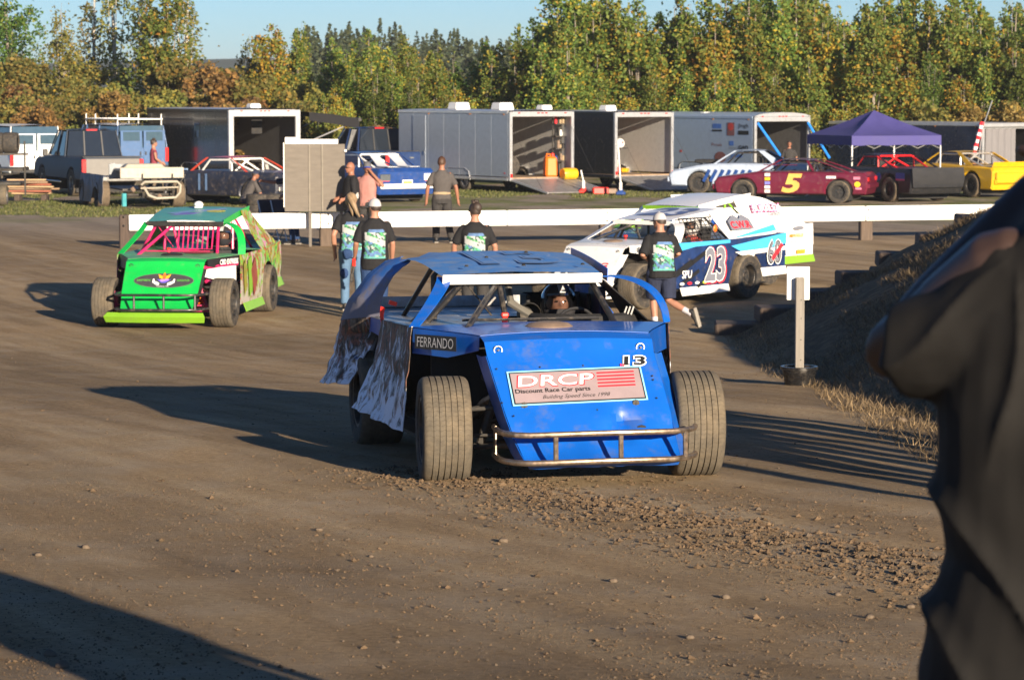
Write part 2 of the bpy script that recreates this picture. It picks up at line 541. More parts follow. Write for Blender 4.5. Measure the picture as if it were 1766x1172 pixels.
for _ in range(26000):
    y = 8.4 + 8.5 * rnd.random() ** 1.5; x = rnd.uniform(-.2, .2) * y
    if noise.noise(Vector((x * .9 * 1.6 + y * .7, (y * .9 - x * .436) * .25, 5))) < -.06 and rnd.random() < .8: continue
    r = .0032 * rnd.lognormvariate(0, .45)
    rock(mb, (x, y, gz(x, y) + r * .3), r, rnd, 0)
o = mb.build('loose_clods', [M_CLOD, M_STONE], fixn=False)
tag(o, 'loose clods and pebbles strewn along the wheel ruts', kind='stuff')

def stone_mesh(rnd, r):
    bm = bmesh.new(); bmesh.ops.create_icosphere(bm, subdivisions=2, radius=r)
    s = rnd.random() * 99
    for v in bm.verts:
        v.co *= 1 + .35 * noise.noise(v.co / r * 1.1 + Vector((s, 0, 0)))
        v.co.z *= .65
    return bm
def at_ground(px, py):
    """point on the ground seen at that pixel of the photograph"""
    u = (px - 883) / FPX; v = -(py - 586) / FPX
    d = Vector((u, cos(PITCH) + v * sin(PITCH), -sin(PITCH) + v * cos(PITCH)))
    t = 5.0
    p = Vector((0, 0, CAM_H))
    while t < 140:
        q = p + d * t
        if q.z < ground_z(q.x, q.y): break
        t += .04
    return q
for (px, py, r) in ((868, 932, .026), (550, 914, .02), (148, 945, .024), (1190, 1104, .018), (86, 1128, .026), (66, 962, .018), (1058, 1003, .02), (1252, 1032, .022),
                    (108, 1152, .028), (1570, 1048, .02), (640, 960, .014), (870, 1022, .013), (1445, 1026, .016), (1500, 1066, .02), (430, 840, .015), (620, 828, .016), (1555, 728, .045), (726, 862, .012)):
    q = at_ground(px, py)
    bm = stone_mesh(rnd, r)
    me = bpy.data.meshes.new('stone'); bm.to_mesh(me); bm.free(); me.materials.append(M_STONE)
    me.polygons.foreach_set('use_smooth', [True] * len(me.polygons))
    o = bpy.data.objects.new('stone', me); C.objects.link(o); o.location = (q.x, q.y, gz(q.x, q.y) + r * .3)
    tag(o, 'small pale stone lying loose on the dirt road', 'stone', 'stones lying on the dirt')

# ------------------------------------------------------------------ vegetation
def leaf_material(name, stops, trans=.42, rough=.6):
    m, nt, bs = new_mat(name); L = nt.links
    ge = nt.nodes.new('ShaderNodeNewGeometry'); oi = nt.nodes.new('ShaderNodeObjectInfo')
    cr = ramp(nt, ge.outputs['Random Per Island'], stops)
    hs = nt.nodes.new('ShaderNodeHueSaturation')
    mr = N(nt, 'ShaderNodeMapRange'); mr.inputs[3].default_value = .478; mr.inputs[4].default_value = .52; L.new(oi.outputs['Random'], mr.inputs[0]); L.new(mr.outputs[0], hs.inputs['Hue'])
    mv = N(nt, 'ShaderNodeMapRange'); mv.inputs[3].default_value = .78; mv.inputs[4].default_value = 1.22; L.new(oi.outputs['Random'], mv.inputs[0]); L.new(mv.outputs[0], hs.inputs['Value'])
    L.new(cr.outputs[0], hs.inputs['Color'])
    L.new(hs.outputs[0], bs.inputs['Base Color']); bs.inputs['Roughness'].default_value = rough; bs.inputs['Specular IOR Level'].default_value = .25
    tr = nt.nodes.new('ShaderNodeBsdfTranslucent'); L.new(hs.outputs[0], tr.inputs[0])
    mx = nt.nodes.new('ShaderNodeMixShader'); mx.inputs[0].default_value = trans
    L.new(bs.outputs[0], mx.inputs[1]); L.new(tr.outputs[0], mx.inputs[2])
    L.new(mx.outputs[0], nt.nodes['Material Output'].inputs[0])
    return m
G1, G2, G3 = (.075, .128, .022), (.125, .190, .036), (.185, .24, .055)
YG, YE, OR_, BR = (.30, .28, .05), (.48, .33, .035), (.38, .19, .035), (.22, .135, .05)
L_POP = leaf_material('poplar_leaf', [(0, G1), (.35, G2), (.66, G3), (.86, YG), (.97, YE), (1, OR_)])
L_POPY = leaf_material('yellowing_poplar_leaf', [(0, G2), (.30, G3), (.52, YG), (.75, YE), (1, OR_)])
L_POPD = leaf_material('dark_poplar_leaf', [(0, (.045, .078, .02)), (.45, G1), (.8, G2), (1, YG)])
L_OLIVE = leaf_material('olive_leaf', [(0, (.125, .15, .038)), (.5, (.21, .22, .055)), (.85, (.29, .25, .06)), (1, YE)])
L_RUST = leaf_material('rust_leaf', [(0, (.16, .13, .045)), (.35, (.22, .145, .055)), (.7, (.31, .185, .06)), (1, (.40, .24, .06))])
L_BROWNGREEN = leaf_material('browning_leaf', [(0, (.09, .10, .03)), (.4, (.155, .165, .045)), (.75, (.24, .20, .055)), (1, (.33, .23, .05))])
L_CON = leaf_material('conifer_needle', [(0, (.030, .048, .026)), (.6, (.05, .07, .036)), (1, (.085, .10, .045))], .1)
M_BARK = pbr('grey_bark', (.22, .19, .155), .9, var=.3, scale=10, bump=.5)
M_PALEBARK = pbr('pale_bark', (.42, .39, .34), .85, var=.3, scale=10, bump=.4)

def leaf(vs, fs, p, s, rnd):
    u = Vector((rnd.gauss(0, 1), rnd.gauss(0, 1), rnd.gauss(0, .7))).normalized()
    w = u.cross(Vector((rnd.gauss(0, 1), rnd.gauss(0, 1), rnd.gauss(0, 1)))).normalized()
    b = len(vs); l = s * .62; q = s * .42
    vs.extend((p - u * l, p + w * q - u * l * .1, p + u * l, p - w * q - u * l * .1))
    fs.append((b, b + 1, b + 2, b + 3))

def crown_obj(vs, fs, mat, name='crown'):
    me = bpy.data.meshes.new(name); me.from_pydata([tuple(v) for v in vs], [], fs); me.materials.append(mat); me.update()
    o = bpy.data.objects.new(name, me); C.objects.link(o); return o

def trunk_mb(mb, H, W, rnd, limbs):
    mb.tube([(0, 0, -.1), (rnd.gauss(0, .05), rnd.gauss(0, .05), H * .4), (rnd.gauss(0, .1), rnd.gauss(0, .1), H * .95)], [H * .014 + .02, H * .009 + .015, .012], 6, 0)
    for a, b in limbs:
        mb.tube([a, (a + b) * .5 + Vector((0, 0, -.005 * H)), b], [.03, .022, .008], 5, 0)

def poplar(rnd, H, W, nl, mat, leafs=.15, bark=M_BARK, low=.06, gap=-.12):
    root = thing('young_poplar', 'young poplar', 'tree')
    K = rnd.randint(4, 7); lead = []
    for k in range(K):
        a = 2 * PI * (k + rnd.random() * .6) / K; rr = rnd.uniform(.1, .42) * W
        b0 = Vector((cos(a) * rr * .25, sin(a) * rr * .25, H * rnd.uniform(.05, .3)))
        t0 = Vector((cos(a) * rr, sin(a) * rr, H * rnd.uniform(.68, .96)))
        lead.append((b0, t0, rnd.uniform(.75, 1.1)))
    lead.append((Vector((0, 0, H * .1)), Vector((rnd.gauss(0, .1), rnd.gauss(0, .1), H)), 1.0))
    vs, fs = [], []
    s0 = Vector((rnd.random() * 50, rnd.random() * 50, 0))
    n = 0
    while n < nl:
        b0, t0, wt = rnd.choice(lead)
        t = low + (1.0 - low) * (1 - rnd.random() ** 1.25)
        t = min(1, max(low, rnd.random() ** .85))
        p = b0.lerp(t0, t)
        sp = W * .36 * wt * ((1 - t) ** .65 * .95 + .09)
        p = p + Vector((rnd.gauss(0, sp), rnd.gauss(0, sp), rnd.gauss(0, .12)))
        if p.z < .1: continue
        if noise.noise((p + s0) * 1.5) < gap: continue
        leaf(vs, fs, p, leafs * rnd.uniform(.7, 1.25), rnd); n += 1
    o = crown_obj(vs, fs, mat); o.parent = root
    mb = MB(); trunk_mb(mb, H, W, rnd, [(a, b) for a, b, c in lead]); mb.build('trunk', bark, root, fixn=False)
    return root

def shrub(rnd, H, W, nl, mat, leafs=.14):
    root = thing('brush_shrub', 'shrub', 'shrub')
    vs, fs = [], []
    cl = []
    for k in range(26):
        a = rnd.random() * 2 * PI; e = rnd.random(); rr = W * .5 * rnd.uniform(.3, 1) * math.sqrt(1 - (e * .9) ** 2)
        cl.append((Vector((cos(a) * rr, sin(a) * rr, H * (.12 + .86 * e))), rnd.uniform(.16, .34) * W * .5))
    for k in range(nl):
        c, r = rnd.choice(cl)
        d = Vector((rnd.gauss(0, 1), rnd.gauss(0, 1), rnd.gauss(0, 1))).normalized() * r * rnd.random() ** .4
        p = c + d
        if p.z < .03: p.z = .05
        leaf(vs, fs, p, leafs * rnd.uniform(.7, 1.3), rnd)
    o = crown_obj(vs, fs, mat); o.parent = root
    mb = MB()
    for c, r in cl[::3]: mb.tube([(rnd.gauss(0, .08), rnd.gauss(0, .08), -.05), c * .5 + Vector((0, 0, .1)), c], [.03, .02, .008], 5, 0)
    mb.build('stems', M_BARK, root, fixn=False)
    return root

rt = random.Random(5)
def poplar_set(mat, H, W, n, k, **kw):
    return [poplar(rt, H * rt.uniform(.94, 1.06), W * rt.uniform(.9, 1.1), n, mat, **kw) for _ in range(k)]
P_GREEN = poplar_set(L_POP, 7.4, 2.15, 5800, 5)
P_YEL = poplar_set(L_POPY, 6.2, 2.2, 5200, 3)
P_DARK = poplar_set(L_POPD, 7.4, 2.1, 5200, 2)
P_THIN = [poplar(rt, 8.2, 1.8, 1150, L_OLIVE, .15, M_PALEBARK, .25, -.05) for _ in range(3)]
P_GOLD = [poplar(rt, 7.0, 2.4, 2700, L_OLIVE, .15, M_BARK, .05, -.04) for _ in range(2)]
P_BROAD = [poplar(rt, 7.5, 3.4, 5200, L_POPD, .15, M_BARK, .1, -.05)]
S_RUST = [shrub(rt, 2.9, 3.2, 4600, L_RUST) for _ in range(2)]
S_BRG = [shrub(rt, 3.0, 3.3, 4600, L_BROWNGREEN) for _ in range(3)]
S_GRN = [shrub(rt, 2.8, 3.0, 4200, L_OLIVE) for _ in range(2)]
S_DGR = [shrub(rt, 2.8, 3.0, 4200, L_POP) for _ in range(1)]
_first = set()
def where(px):
    for lim, s in ((20, 'beyond the left edge'), (130, 'behind the pickup'), (250, 'behind the blue van'), (330, 'behind the black trailer side'), (400, 'behind the black trailer vent'), (530, 'behind the black trailer opening'), (640, 'behind the dark awning'), (760, 'behind the grey trailer front'), (880, 'behind the grey trailer rear'), (1000, 'behind the grey trailer opening'), (1160, 'behind the pale open trailer'), (1290, 'behind the trailer with logos'), (1400, 'behind the domed trailer roof'), (1500, 'left of the canopy peak'), (1620, 'right of the canopy peak'), (1766, 'behind the navy trailers')):
        if px < lim: return s
    return 'beyond the right edge'
def plant(protos, x, y, s, label, cat, group, name=None, sz=1.0):
    p = rt.choice(protos)
    o = p if p.name not in _first else copy_tree(p)
    _first.add(p.name)
    if name: o.name = name
    o.location = (x, y, ground_z(x, y) - .05); o.rotation_euler = (0, 0, rt.random() * 6.28); o.scale = (s, s, s * sz)
    o['label'] = label; o['category'] = cat; o['group'] = group
    _first.add(o.name)
    return o
GP = 'young poplars in the dense stand behind the trailers'
# right-hand stand, four loose rows; lower towards the gap in the middle
for row, D in enumerate((104.5, 107, 110, 114, 118)):
    x = gp(560, D) + row * .4
    while x < gp(1990, D):
        px = 883 + x / D * FPX
        t = min(1, max(0, (px - 560) / 420))
        t = min(1, max(0, (px - 860) / 110)); hh = (.54 + .32 * t * t * (3 - 2 * t)) * rt.uniform(.84, 1.1) * (1.0 + .012 * row)
        if 1650 < px: hh *= .97
        if row == 0: hh *= rt.uniform(.5, .9)
        pass
        r = rt.random()
        if r < .56: pr, lb = P_GREEN, 'yellow flecked green poplar in the dense stand behind the trailers'
        elif r < .84: pr, lb = P_YEL, 'yellowing poplar in the dense stand behind the trailers'
        else: pr, lb = P_DARK, 'dark green poplar in the dense stand behind the trailers'
        lb = lb.replace('in the dense stand behind the trailers', ('in the front row', 'in the second row', 'in the middle row', 'in the fourth row', 'in the back row')[row] + ' ' + where(px))
        plant(pr, x, D + rt.uniform(-1, 1), hh, lb, 'tree', GP, 'young_poplar', 1.04)
        x += rt.uniform(.75, 1.25) * (.86 if row else 1.1)
GS = 'shrubs of the brush thicket behind the paddock'
for D, step, k in ((103.0, 1.9, .8), (106.0, 1.9, .95), (110.0, 2.0, 1.05), (115, 2.0, 1.0), (121, 2.1, .92)):
    x = gp(-120, D)
    while x < gp(690, D):
        px = 883 + x / D * FPX
        s = k * rt.uniform(.8, 1.15) * (1 if px < 520 else .85)
        r = rt.random()
        if D > 112:
            pr, lb = (S_GRN, 'olive green shrub in the brush thicket on the rise behind the paddock') if r < .35 else (S_BRG, 'half brown shrub in the brush thicket on the rise behind the paddock')
        elif r < .26: pr, lb = S_RUST, 'rust orange shrub in the brush thicket on the rise behind the paddock'
        elif r < .66: pr, lb = S_BRG, 'half brown shrub in the brush thicket on the rise behind the paddock'
        else: pr, lb = S_GRN, 'olive green shrub in the brush thicket on the rise behind the paddock'
        lb = lb.replace('in the brush thicket on the rise behind the paddock', ('low at the front' if D < 105 else 'in the middle' if D < 112 else 'high at the back') + ' of the thicket ' + where(px))
        plant(pr, x, D + rt.uniform(-1, 1), s, lb, 'shrub', GS, 'brush_shrub')
        x += step * rt.uniform(.75, 1.2)
for px, D, s, pr in ((1480, 103.5, .8, S_BRG), (1600, 103, .9, S_BRG), (1690, 103.5, .85, S_RUST), (1560, 103.6, .8, S_DGR), (1745, 103, .9, S_RUST), (840, 103.5, .8, S_DGR), (1240, 103.4, .75, S_DGR), (1390, 103, .8, S_BRG), (1110, 103.5, .75, S_GRN), (965, 103.3, .7, S_GRN), (1830, 103, .9, S_BRG)):
    lb = 'rust coloured shrub at the foot of the poplars' if pr is S_RUST else ('half brown shrub at the foot of the poplars' if pr is S_BRG else 'green shrub at the foot of the poplars')
    plant(pr, gp(px, D), D, s, lb, 'shrub', 'shrubs at the foot of the poplars', 'brush_shrub')
# single trees that stand out above the thicket on the left
for px, D, s, pr, lb, nm in (
    (18, 124, .92, P_BROAD, 'broad dark green tree at the far left above the thicket', 'broadleaf_tree'),
    (112, 118, .78, P_GOLD, 'bushy golden olive tree right of the broad dark tree', 'golden_tree'),
    (165, 123, .84, P_THIN, 'thin half bare tree with pale trunk beside the golden tree', 'thin_tree'),
    (200, 121, .92, P_THIN, 'thin half bare tree with pale trunk against the open sky', 'thin_tree'),
    (250, 119, .92, P_THIN, 'loose airy tree left of the tall dense poplar', 'thin_tree'),
    (285, 116, .92, P_GREEN, 'tall dense poplar standing alone above the brush', 'tall_poplar'),
    (325, 119, .85, P_THIN, 'leaning thin tree right of the tall dense poplar', 'thin_tree'),
    (430, 117, .60, P_GOLD, 'golden bushy tree at the left end of the middle trees', 'golden_tree'),
    (470, 115, .78, P_YEL, 'yellow green poplar with pointed top above the black trailer', 'pointed_poplar'),
    (518, 118, .60, P_GREEN, 'green pointed poplar right of the yellow green one', 'pointed_poplar'),
    (575, 117, .54, P_GREEN, 'short green poplar left of the gap in the trees', 'pointed_poplar'),
    (635, 114, .62, P_YEL, 'short yellowing poplar in the low gap in the trees', 'pointed_poplar'),
    (680, 113, .60, P_YEL, 'short yellow tree at the middle of the low gap', 'pointed_poplar'),
    (735, 112, .66, P_YEL, 'yellow topped poplar at the right of the low gap', 'pointed_poplar')):
    plant(pr, gp(px, D), D, s, lb, 'tree', 'single trees above the thicket', nm)
for p in P_GREEN + P_YEL + P_DARK + P_THIN + P_GOLD + P_BROAD + S_RUST + S_BRG + S_GRN + S_DGR:
    if p.name not in _first:
        for c in list(p.children): bpy.data.objects.remove(c)
        bpy.data.objects.remove(p)

# far conifer wood and hill line
rc = random.Random(9); vs, fs = [], []
for k in range(420):
    D = rc.uniform(225, 300); x = rc.uniform(gp(520, D), gp(1500, D)); px = 883 + x / D * FPX
    H = (160 + 0) and (rc.uniform(7.2, 8.6)); W = rc.uniform(2.2, 3.4); z0 = ground_z(x, D) - 1.2
    for q in range(260):
        t = rc.random(); a = rc.random() * 6.28; r = W * .5 * (1 - t) ** .8 * rc.uniform(.5, 1)
        p = Vector((x + cos(a) * r, D + sin(a) * r, z0 + H * (.05 + .95 * t)))
        leaf(vs, fs, p, .55 * (1 - .5 * t), rc)
o = crown_obj(vs, fs, L_CON, 'conifer_wood'); tag(o, 'dark far-off conifer wood seen through the low gap', kind='stuff')
mb = MB()
rows = []
for j, (D, zz) in enumerate(((420, -2), (520, 5), (700, 11), (900, 12), (1100, -5))):
    rows.append([(x, D, zz * (1 + .35 * noise.noise(Vector((x * .01, D * .01, 2)))) if zz > 0 else zz) for x in range(-600, 601, 20)])
mb.sheet(rows, 0, 0)
tag(mb.build('hills', pbr('wooded_hill', (.055, .075, .05), .95, var=.35, scale=.05, bump=.6, bscale=.3), fixn=False), 'low wooded hills on the horizon', kind='structure')

# short grass patches in the paddock, dry grass on the bank
M_GRASS = leaf_material('short_grass', [(0, (.06, .085, .022)), (.6, (.12, .15, .045)), (1, (.22, .21, .08))], .2)
M_STRAW = leaf_material('dry_straw', [(0, (.10, .075, .042)), (.6, (.20, .15, .08)), (1, (.36, .27, .14))], .15)
def blades(name, label, mat, pts, h, w, rnd, flat=.5):
    vs, fs = [], []
    for x, y in pts:
        z = ground_z(x, y); a = rnd.random() * 6.28; d = Vector((cos(a), sin(a), 0)); hh = h * rnd.uniform(.5, 1.4)
        l = Vector((rnd.gauss(0, flat), rnd.gauss(0, flat), 1)).normalized() * hh; p = Vector((x, y, z - .01)); b = len(vs)
        vs.extend((p - d * w, p + d * w, p + l * .6 + d * w * .6, p + l)); fs.append((b, b + 1, b + 2, b + 3))
    tag(crown_obj(vs, fs, mat, name), label, kind='stuff')
rg = random.Random(3)
pts = []
while len(pts) < 26000:
    D = rg.uniform(70, 100); x = rg.uniform(gp(-40, D), gp(1240, D)); px = 883 + x / D * FPX; py = 160 + 3.2 * FPX / D
    ok = (px < 345 and 332 < py < 374) or (345 <= px < 500 and 335 < py < 356) or (640 < px < 1240 and 322 < py < 342)
    if ok and noise.noise(Vector((x * .5, D * .22, 4))) > -.12: pts.append((x, D))
blades('paddock_grass', 'patchy short green grass along the front of the paddock', M_GRASS, pts, .065, .02, rg)
pts = []
while len(pts) < 60000:
    y = rg.uniform(14, 37.4); x = 2.75 + rg.random() ** .8 * 4.2
    if x > .23 * y + .5: continue
    toe = abs(x - 3.0)
    if noise.noise(Vector((x * 1.3, y * .8, 7))) > (-.05 if toe > .35 else -.35): pts.append((x + rg.gauss(0, .05), y))
blades('dry_grass', 'dry straw and dead grass covering the bank', M_STRAW, pts, .085, .0045, rg, 1.3)
# ------------------------------------------------------------------ race car materials
def tyre_material():
    m, nt, bs = new_mat('dusty_tyre_rubber'); L = nt.links
    tc = nt.nodes.new('ShaderNodeTexCoord'); sx = nt.nodes.new('ShaderNodeSeparateXYZ'); L.new(tc.outputs['Object'], sx.inputs[0])
    n1 = N(nt, 'ShaderNodeTexNoise', Scale=14.0, Detail=7.0, Roughness=.7); L.new(tc.outputs['Object'], n1.inputs['Vector'])
    n4 = N(nt, 'ShaderNodeTexNoise', Scale=3.0, Detail=4.0, Roughness=.6); L.new(tc.outputs['Object'], n4.inputs['Vector'])
    c1 = ramp(nt, n1.outputs[0], [(.3, (.088, .076, .060)), (.55, (.128, .110, .084)), (.75, (.185, .152, .112))])
    c2 = ramp(nt, n4.outputs[0], [(.4, (.85, .85, .85)), (.62, (1.25, 1.15, 1.0))])
    mx = nt.nodes.new('ShaderNodeMixRGB'); mx.blend_type = 'MULTIPLY'; mx.inputs[0].default_value = .7
    L.new(c1.outputs[0], mx.inputs[1]); L.new(c2.outputs[0], mx.inputs[2]); L.new(mx.outputs[0], bs.inputs['Base Color'])
    bs.inputs['Roughness'].default_value = .85; bs.inputs['Specular IOR Level'].default_value = .25
    # fine sipes across each rib, zig-zagging with the width
    at = N(nt, 'ShaderNodeMath', operation='ARCTAN2'); L.new(sx.outputs[2], at.inputs[0]); L.new(sx.outputs[1], at.inputs[1])
    zz = N(nt, 'ShaderNodeMath', operation='PINGPONG'); L.new(sx.outputs[0], zz.inputs[0]); zz.inputs[1].default_value = .024
    ad = N(nt, 'ShaderNodeMath', operation='MULTIPLY_ADD'); L.new(zz.outputs[0], ad.inputs[0]); ad.inputs[1].default_value = 1.3; L.new(at.outputs[0], ad.inputs[2])
    mu = N(nt, 'ShaderNodeMath', operation='MULTIPLY'); L.new(ad.outputs[0], mu.inputs[0]); mu.inputs[1].default_value = 11.0
    fr = N(nt, 'ShaderNodeMath', operation='FRACT'); L.new(mu.outputs[0], fr.inputs[0])
    cut = ramp(nt, fr.outputs[0], [(0, (0, 0, 0)), (.06, (0, 0, 0)), (.10, (1, 1, 1)), (1, (1, 1, 1))])
    sm = N(nt, 'ShaderNodeMath', operation='MULTIPLY_ADD'); L.new(n1.outputs[0], sm.inputs[0]); sm.inputs[1].default_value = .6; L.new(cut.outputs[0], sm.inputs[2])
    bp = N(nt, 'ShaderNodeBump', Strength=.6, Distance=.012); L.new(sm.outputs[0], bp.inputs['Height']); L.new(bp.outputs[0], bs.inputs['Normal'])
    return m
M_TREAD = tyre_material()
M_SIDEWALL = pbr('tyre_sidewall', (.035, .033, .031), .8, var=.3, scale=9, dirt=.45, dirt_col=(.16, .125, .09), spec=.3)
M_MUDSIDE = pbr('muddy_sidewall', (.15, .11, .075), .9, var=.3, scale=12, bump=.4)
M_RIM = pbr('dark_steel_rim', (.05, .05, .052), .45, metal=.6, var=.3, dirt=.4)
M_RIMSILVER = pbr('dusty_alloy_rim', (.42, .42, .43), .35, metal=.9, var=.2, dirt=.5)
M_RUSTSTEEL = pbr('scuffed_bare_steel', (.33, .26, .20), .32, metal=.85, var=.45, scale=22, dirt=.4, dirt_col=(.16, .085, .045))
M_BLACKTUBE = pbr('black_tube', (.018, .018, .02), .35, var=.3, dirt=.35)
M_BLACK = pbr('matt_black', (.012, .012, .013), .75, var=.3, dirt=.3, dirt_col=(.09, .075, .06))
M_DARKMETAL = pbr('dirty_dark_metal', (.05, .048, .045), .55, metal=.5, var=.4, dirt=.5, dirt_col=(.10, .08, .06))
M_WHITE = pbr('white_paint', (.80, .79, .76), .4, var=.04, dirt=.12)
M_WHITESTICK = pbr('white_vinyl', (.78, .78, .78), .4, var=.04)
M_BLACKSTICK = pbr('black_vinyl', (.015, .015, .016), .4, var=.1)
M_REDSTICK = pbr('red_vinyl', (.75, .025, .04), .4, var=.06)
M_PINKPLATE = pbr('faded_decal_film', (.27, .21, .225), .45, var=.07, scale=9, dirt=.15, dirt_col=(.3, .24, .2))
M_CYANEDGE = pbr('pale_blue_vinyl', (.25, .6, .85), .4, var=.05)
M_BLUE = pbr('racing_blue_paint', (.004, .098, .47), .32, var=.08, scale=3, dirt=.30, dirt_col=(.10, .10, .10), coat=.2, bump=.10, bscale=5)
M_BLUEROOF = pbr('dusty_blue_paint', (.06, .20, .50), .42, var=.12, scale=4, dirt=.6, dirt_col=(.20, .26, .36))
M_DECK = pbr('dusty_metal_deck', (.34, .36, .37), .28, metal=.55, var=.25, scale=5, dirt=.55, dirt_col=(.26, .21, .16))
M_CHROME = pbr('bright_metal', (.65, .64, .62), .2, metal=1.0, var=.1)
M_TAN = pbr('tan_dome', (.2, .14, .10), .6, var=.2, scale=20)
M_REDPLASTIC = pbr('red_plastic', (.7, .03, .02), .4, var=.1)
M_ORANGE = pbr('orange_plastic', (.85, .16, .01), .45, var=.1)

def mud_wrap(name, stops, stretch=(7, 2.2, .9), mud=(.55, .60, .68), mudk=.5):
    """torn printed film with vertical mud runs"""
    m, nt, bs = new_mat(name); L = nt.links
    tc = nt.nodes.new('ShaderNodeTexCoord'); mp = nt.nodes.new('ShaderNodeMapping'); L.new(tc.outputs['Object'], mp.inputs[0]); mp.inputs['Scale'].default_value = stretch
    n1 = N(nt, 'ShaderNodeTexNoise', Scale=2.2, Detail=5.0, Roughness=.6, Distortion=.6); L.new(mp.outputs[0], n1.inputs['Vector'])
    c = ramp(nt, n1.outputs[0], stops)
    n2 = N(nt, 'ShaderNodeTexNoise', Scale=4.5, Detail=8.0, Roughness=.68, Distortion=.5); L.new(mp.outputs[0], n2.inputs['Vector'])
    sz = nt.nodes.new('ShaderNodeSeparateXYZ'); L.new(tc.outputs['Object'], sz.inputs[0])
    mz = N(nt, 'ShaderNodeMapRange'); mz.inputs[1].default_value = .35; mz.inputs[2].default_value = .85; mz.inputs[3].default_value = .15; mz.inputs[4].default_value = -.03; L.new(sz.outputs[2], mz.inputs[0])
    ad = N(nt, 'ShaderNodeMath', operation='ADD'); L.new(n2.outputs[0], ad.inputs[0]); L.new(mz.outputs[0], ad.inputs[1])
    d = ramp(nt, ad.outputs[0], [(.50, (0, 0, 0)), (.56, (mudk,) * 3), (.64, (1, 1, 1))])
    mx = nt.nodes.new('ShaderNodeMixRGB'); L.new(d.outputs[0], mx.inputs[0]); L.new(c.outputs[0], mx.inputs[1]); mx.inputs[2].default_value = (*mud, 1)
    L.new(mx.outputs[0], bs.inputs['Base Color']); bs.inputs['Roughness'].default_value = .6; bs.inputs['Specular IOR Level'].default_value = .2
    bp = N(nt, 'ShaderNodeBump', Strength=.35, Distance=.02); L.new(n2.outputs[0], bp.inputs['Height']); L.new(bp.outputs[0], bs.inputs['Normal'])
    return m
M_MUDWRAP = mud_wrap('mud_streaked_film', [(.30, (.012, .012, .014)), (.42, (.05, .04, .03)), (.47, (.20, .08, .05)), (.52, (.03, .03, .03)), (.60, (.20, .15, .11)), (.66, (.03, .03, .04)), (.72, (.03, .10, .34))], (2.6, 2.6, 1.5), (.66, .74, .88), .3)
M_GRAFFITI = mud_wrap('graffiti_wrap', [(.28, (.02, .03, .02)), (.36, (.10, .42, .06)), (.43, (.34, .36, .03)), (.47, (.05, .06, .05)), (.51, (.48, .07, .05)), (.55, (.10, .40, .04)), (.60, (.42, .38, .30)), (.65, (.55, .08, .32)), (.74, (.36, .34, .32))], (1.8, 1.8, 1.8), (.4, .36, .33), .2)

# ------------------------------------------------------------------ wheels
def tyre_prof(r, w, grooves):
    h = w / 2
    p = [(.205, -h * .86), (.225, -h * 1.0), (r * .80, -h * 1.06), (r * .92, -h * 1.02), (r * .965, -h * .94)]
    mi = [1, 1, 1, 0]
    edge = h * .86
    p.append((r * .985, -edge)); mi.append(0)
    if grooves:
        n = grooves
        for i in range(n):
            c = -edge + 2 * edge * (i + .8) / (n + .6)
            gw, gd = .0045, .008
            p += [(r, c - gw), (r - gd, c - gw * .7), (r - gd, c + gw * .7), (r, c + gw)]; mi += [0, 0, 0, 0]
    else:
        p.append((r, 0)); mi.append(0)
    p.append((r * .985, edge)); mi.append(0)
    q = [(r * .965, h * .94), (r * .92, h * 1.02), (r * .80, h * 1.06), (.225, h), (.205, h * .86)]
    p += q; mi += [0, 0, 1, 1, 1]
    return p, mi
def wheel(parent, x, y, z, r=.34, w=.29, side=1, steer=0, grooves=5, seg=48, rim=None, tread=None, hubcol=None, holes=8, name='wheel', side_mat=None):
    rim = rim or M_RIM
    mb = MB(); s = side
    mb.lathe([(.205, -w * .43), (.198, -w * .40), (.185, -w * .36), (.185, w * .36), (.198, w * .40), (.205, w * .43)], axis='X', n=28)
    # dished centre with bolt circle
    d = s * w * .12
    mb.lathe([(.185, d - s * .05), (.15, d), (.10, d + s * .012), (.055, d + s * .03), (.05, d + s * .05), (.0, d + s * .05)], axis='X', n=28)
    mb.lathe([(.207, s * w * .43), (.212, s * (w * .43 + .012)), (.19, s * (w * .43 + .012)), (.186, s * w * .40)], axis='X', n=28)
    for k in range(holes):
        a = 2 * PI * k / holes
        mb.box((d + s * .02, .085 * cos(a), .085 * sin(a)), (.025, .018, .018), 1, rot=(a, 0, 0))
    o = mb.build(name, [rim, M_CHROME if hubcol is None else hubcol], parent)
    o.location = (x, y, z); o.rotation_euler = (0, 0, steer)
    mt = MB(); p, mi = tyre_prof(r, w, grooves)
    mt.lathe(p, axis='X', n=seg, mis=mi)
    mt.build('tyre', [tread or M_TREAD, side_mat or M_SIDEWALL], o, sharp=30)
    return o

# ------------------------------------------------------------------ the dirt modified
NOSE = [(.12, .915, .555), (.02, .885, .55), (-.045, .80, .545), (-.19, .62, .538), (-.33, .44, .53), (-.43, .30, .515), (-.53, .21, .50), (-.60, .165, .49), (-.56, .13, .475)]
def lerp(a, b, t): return a + (b - a) * t

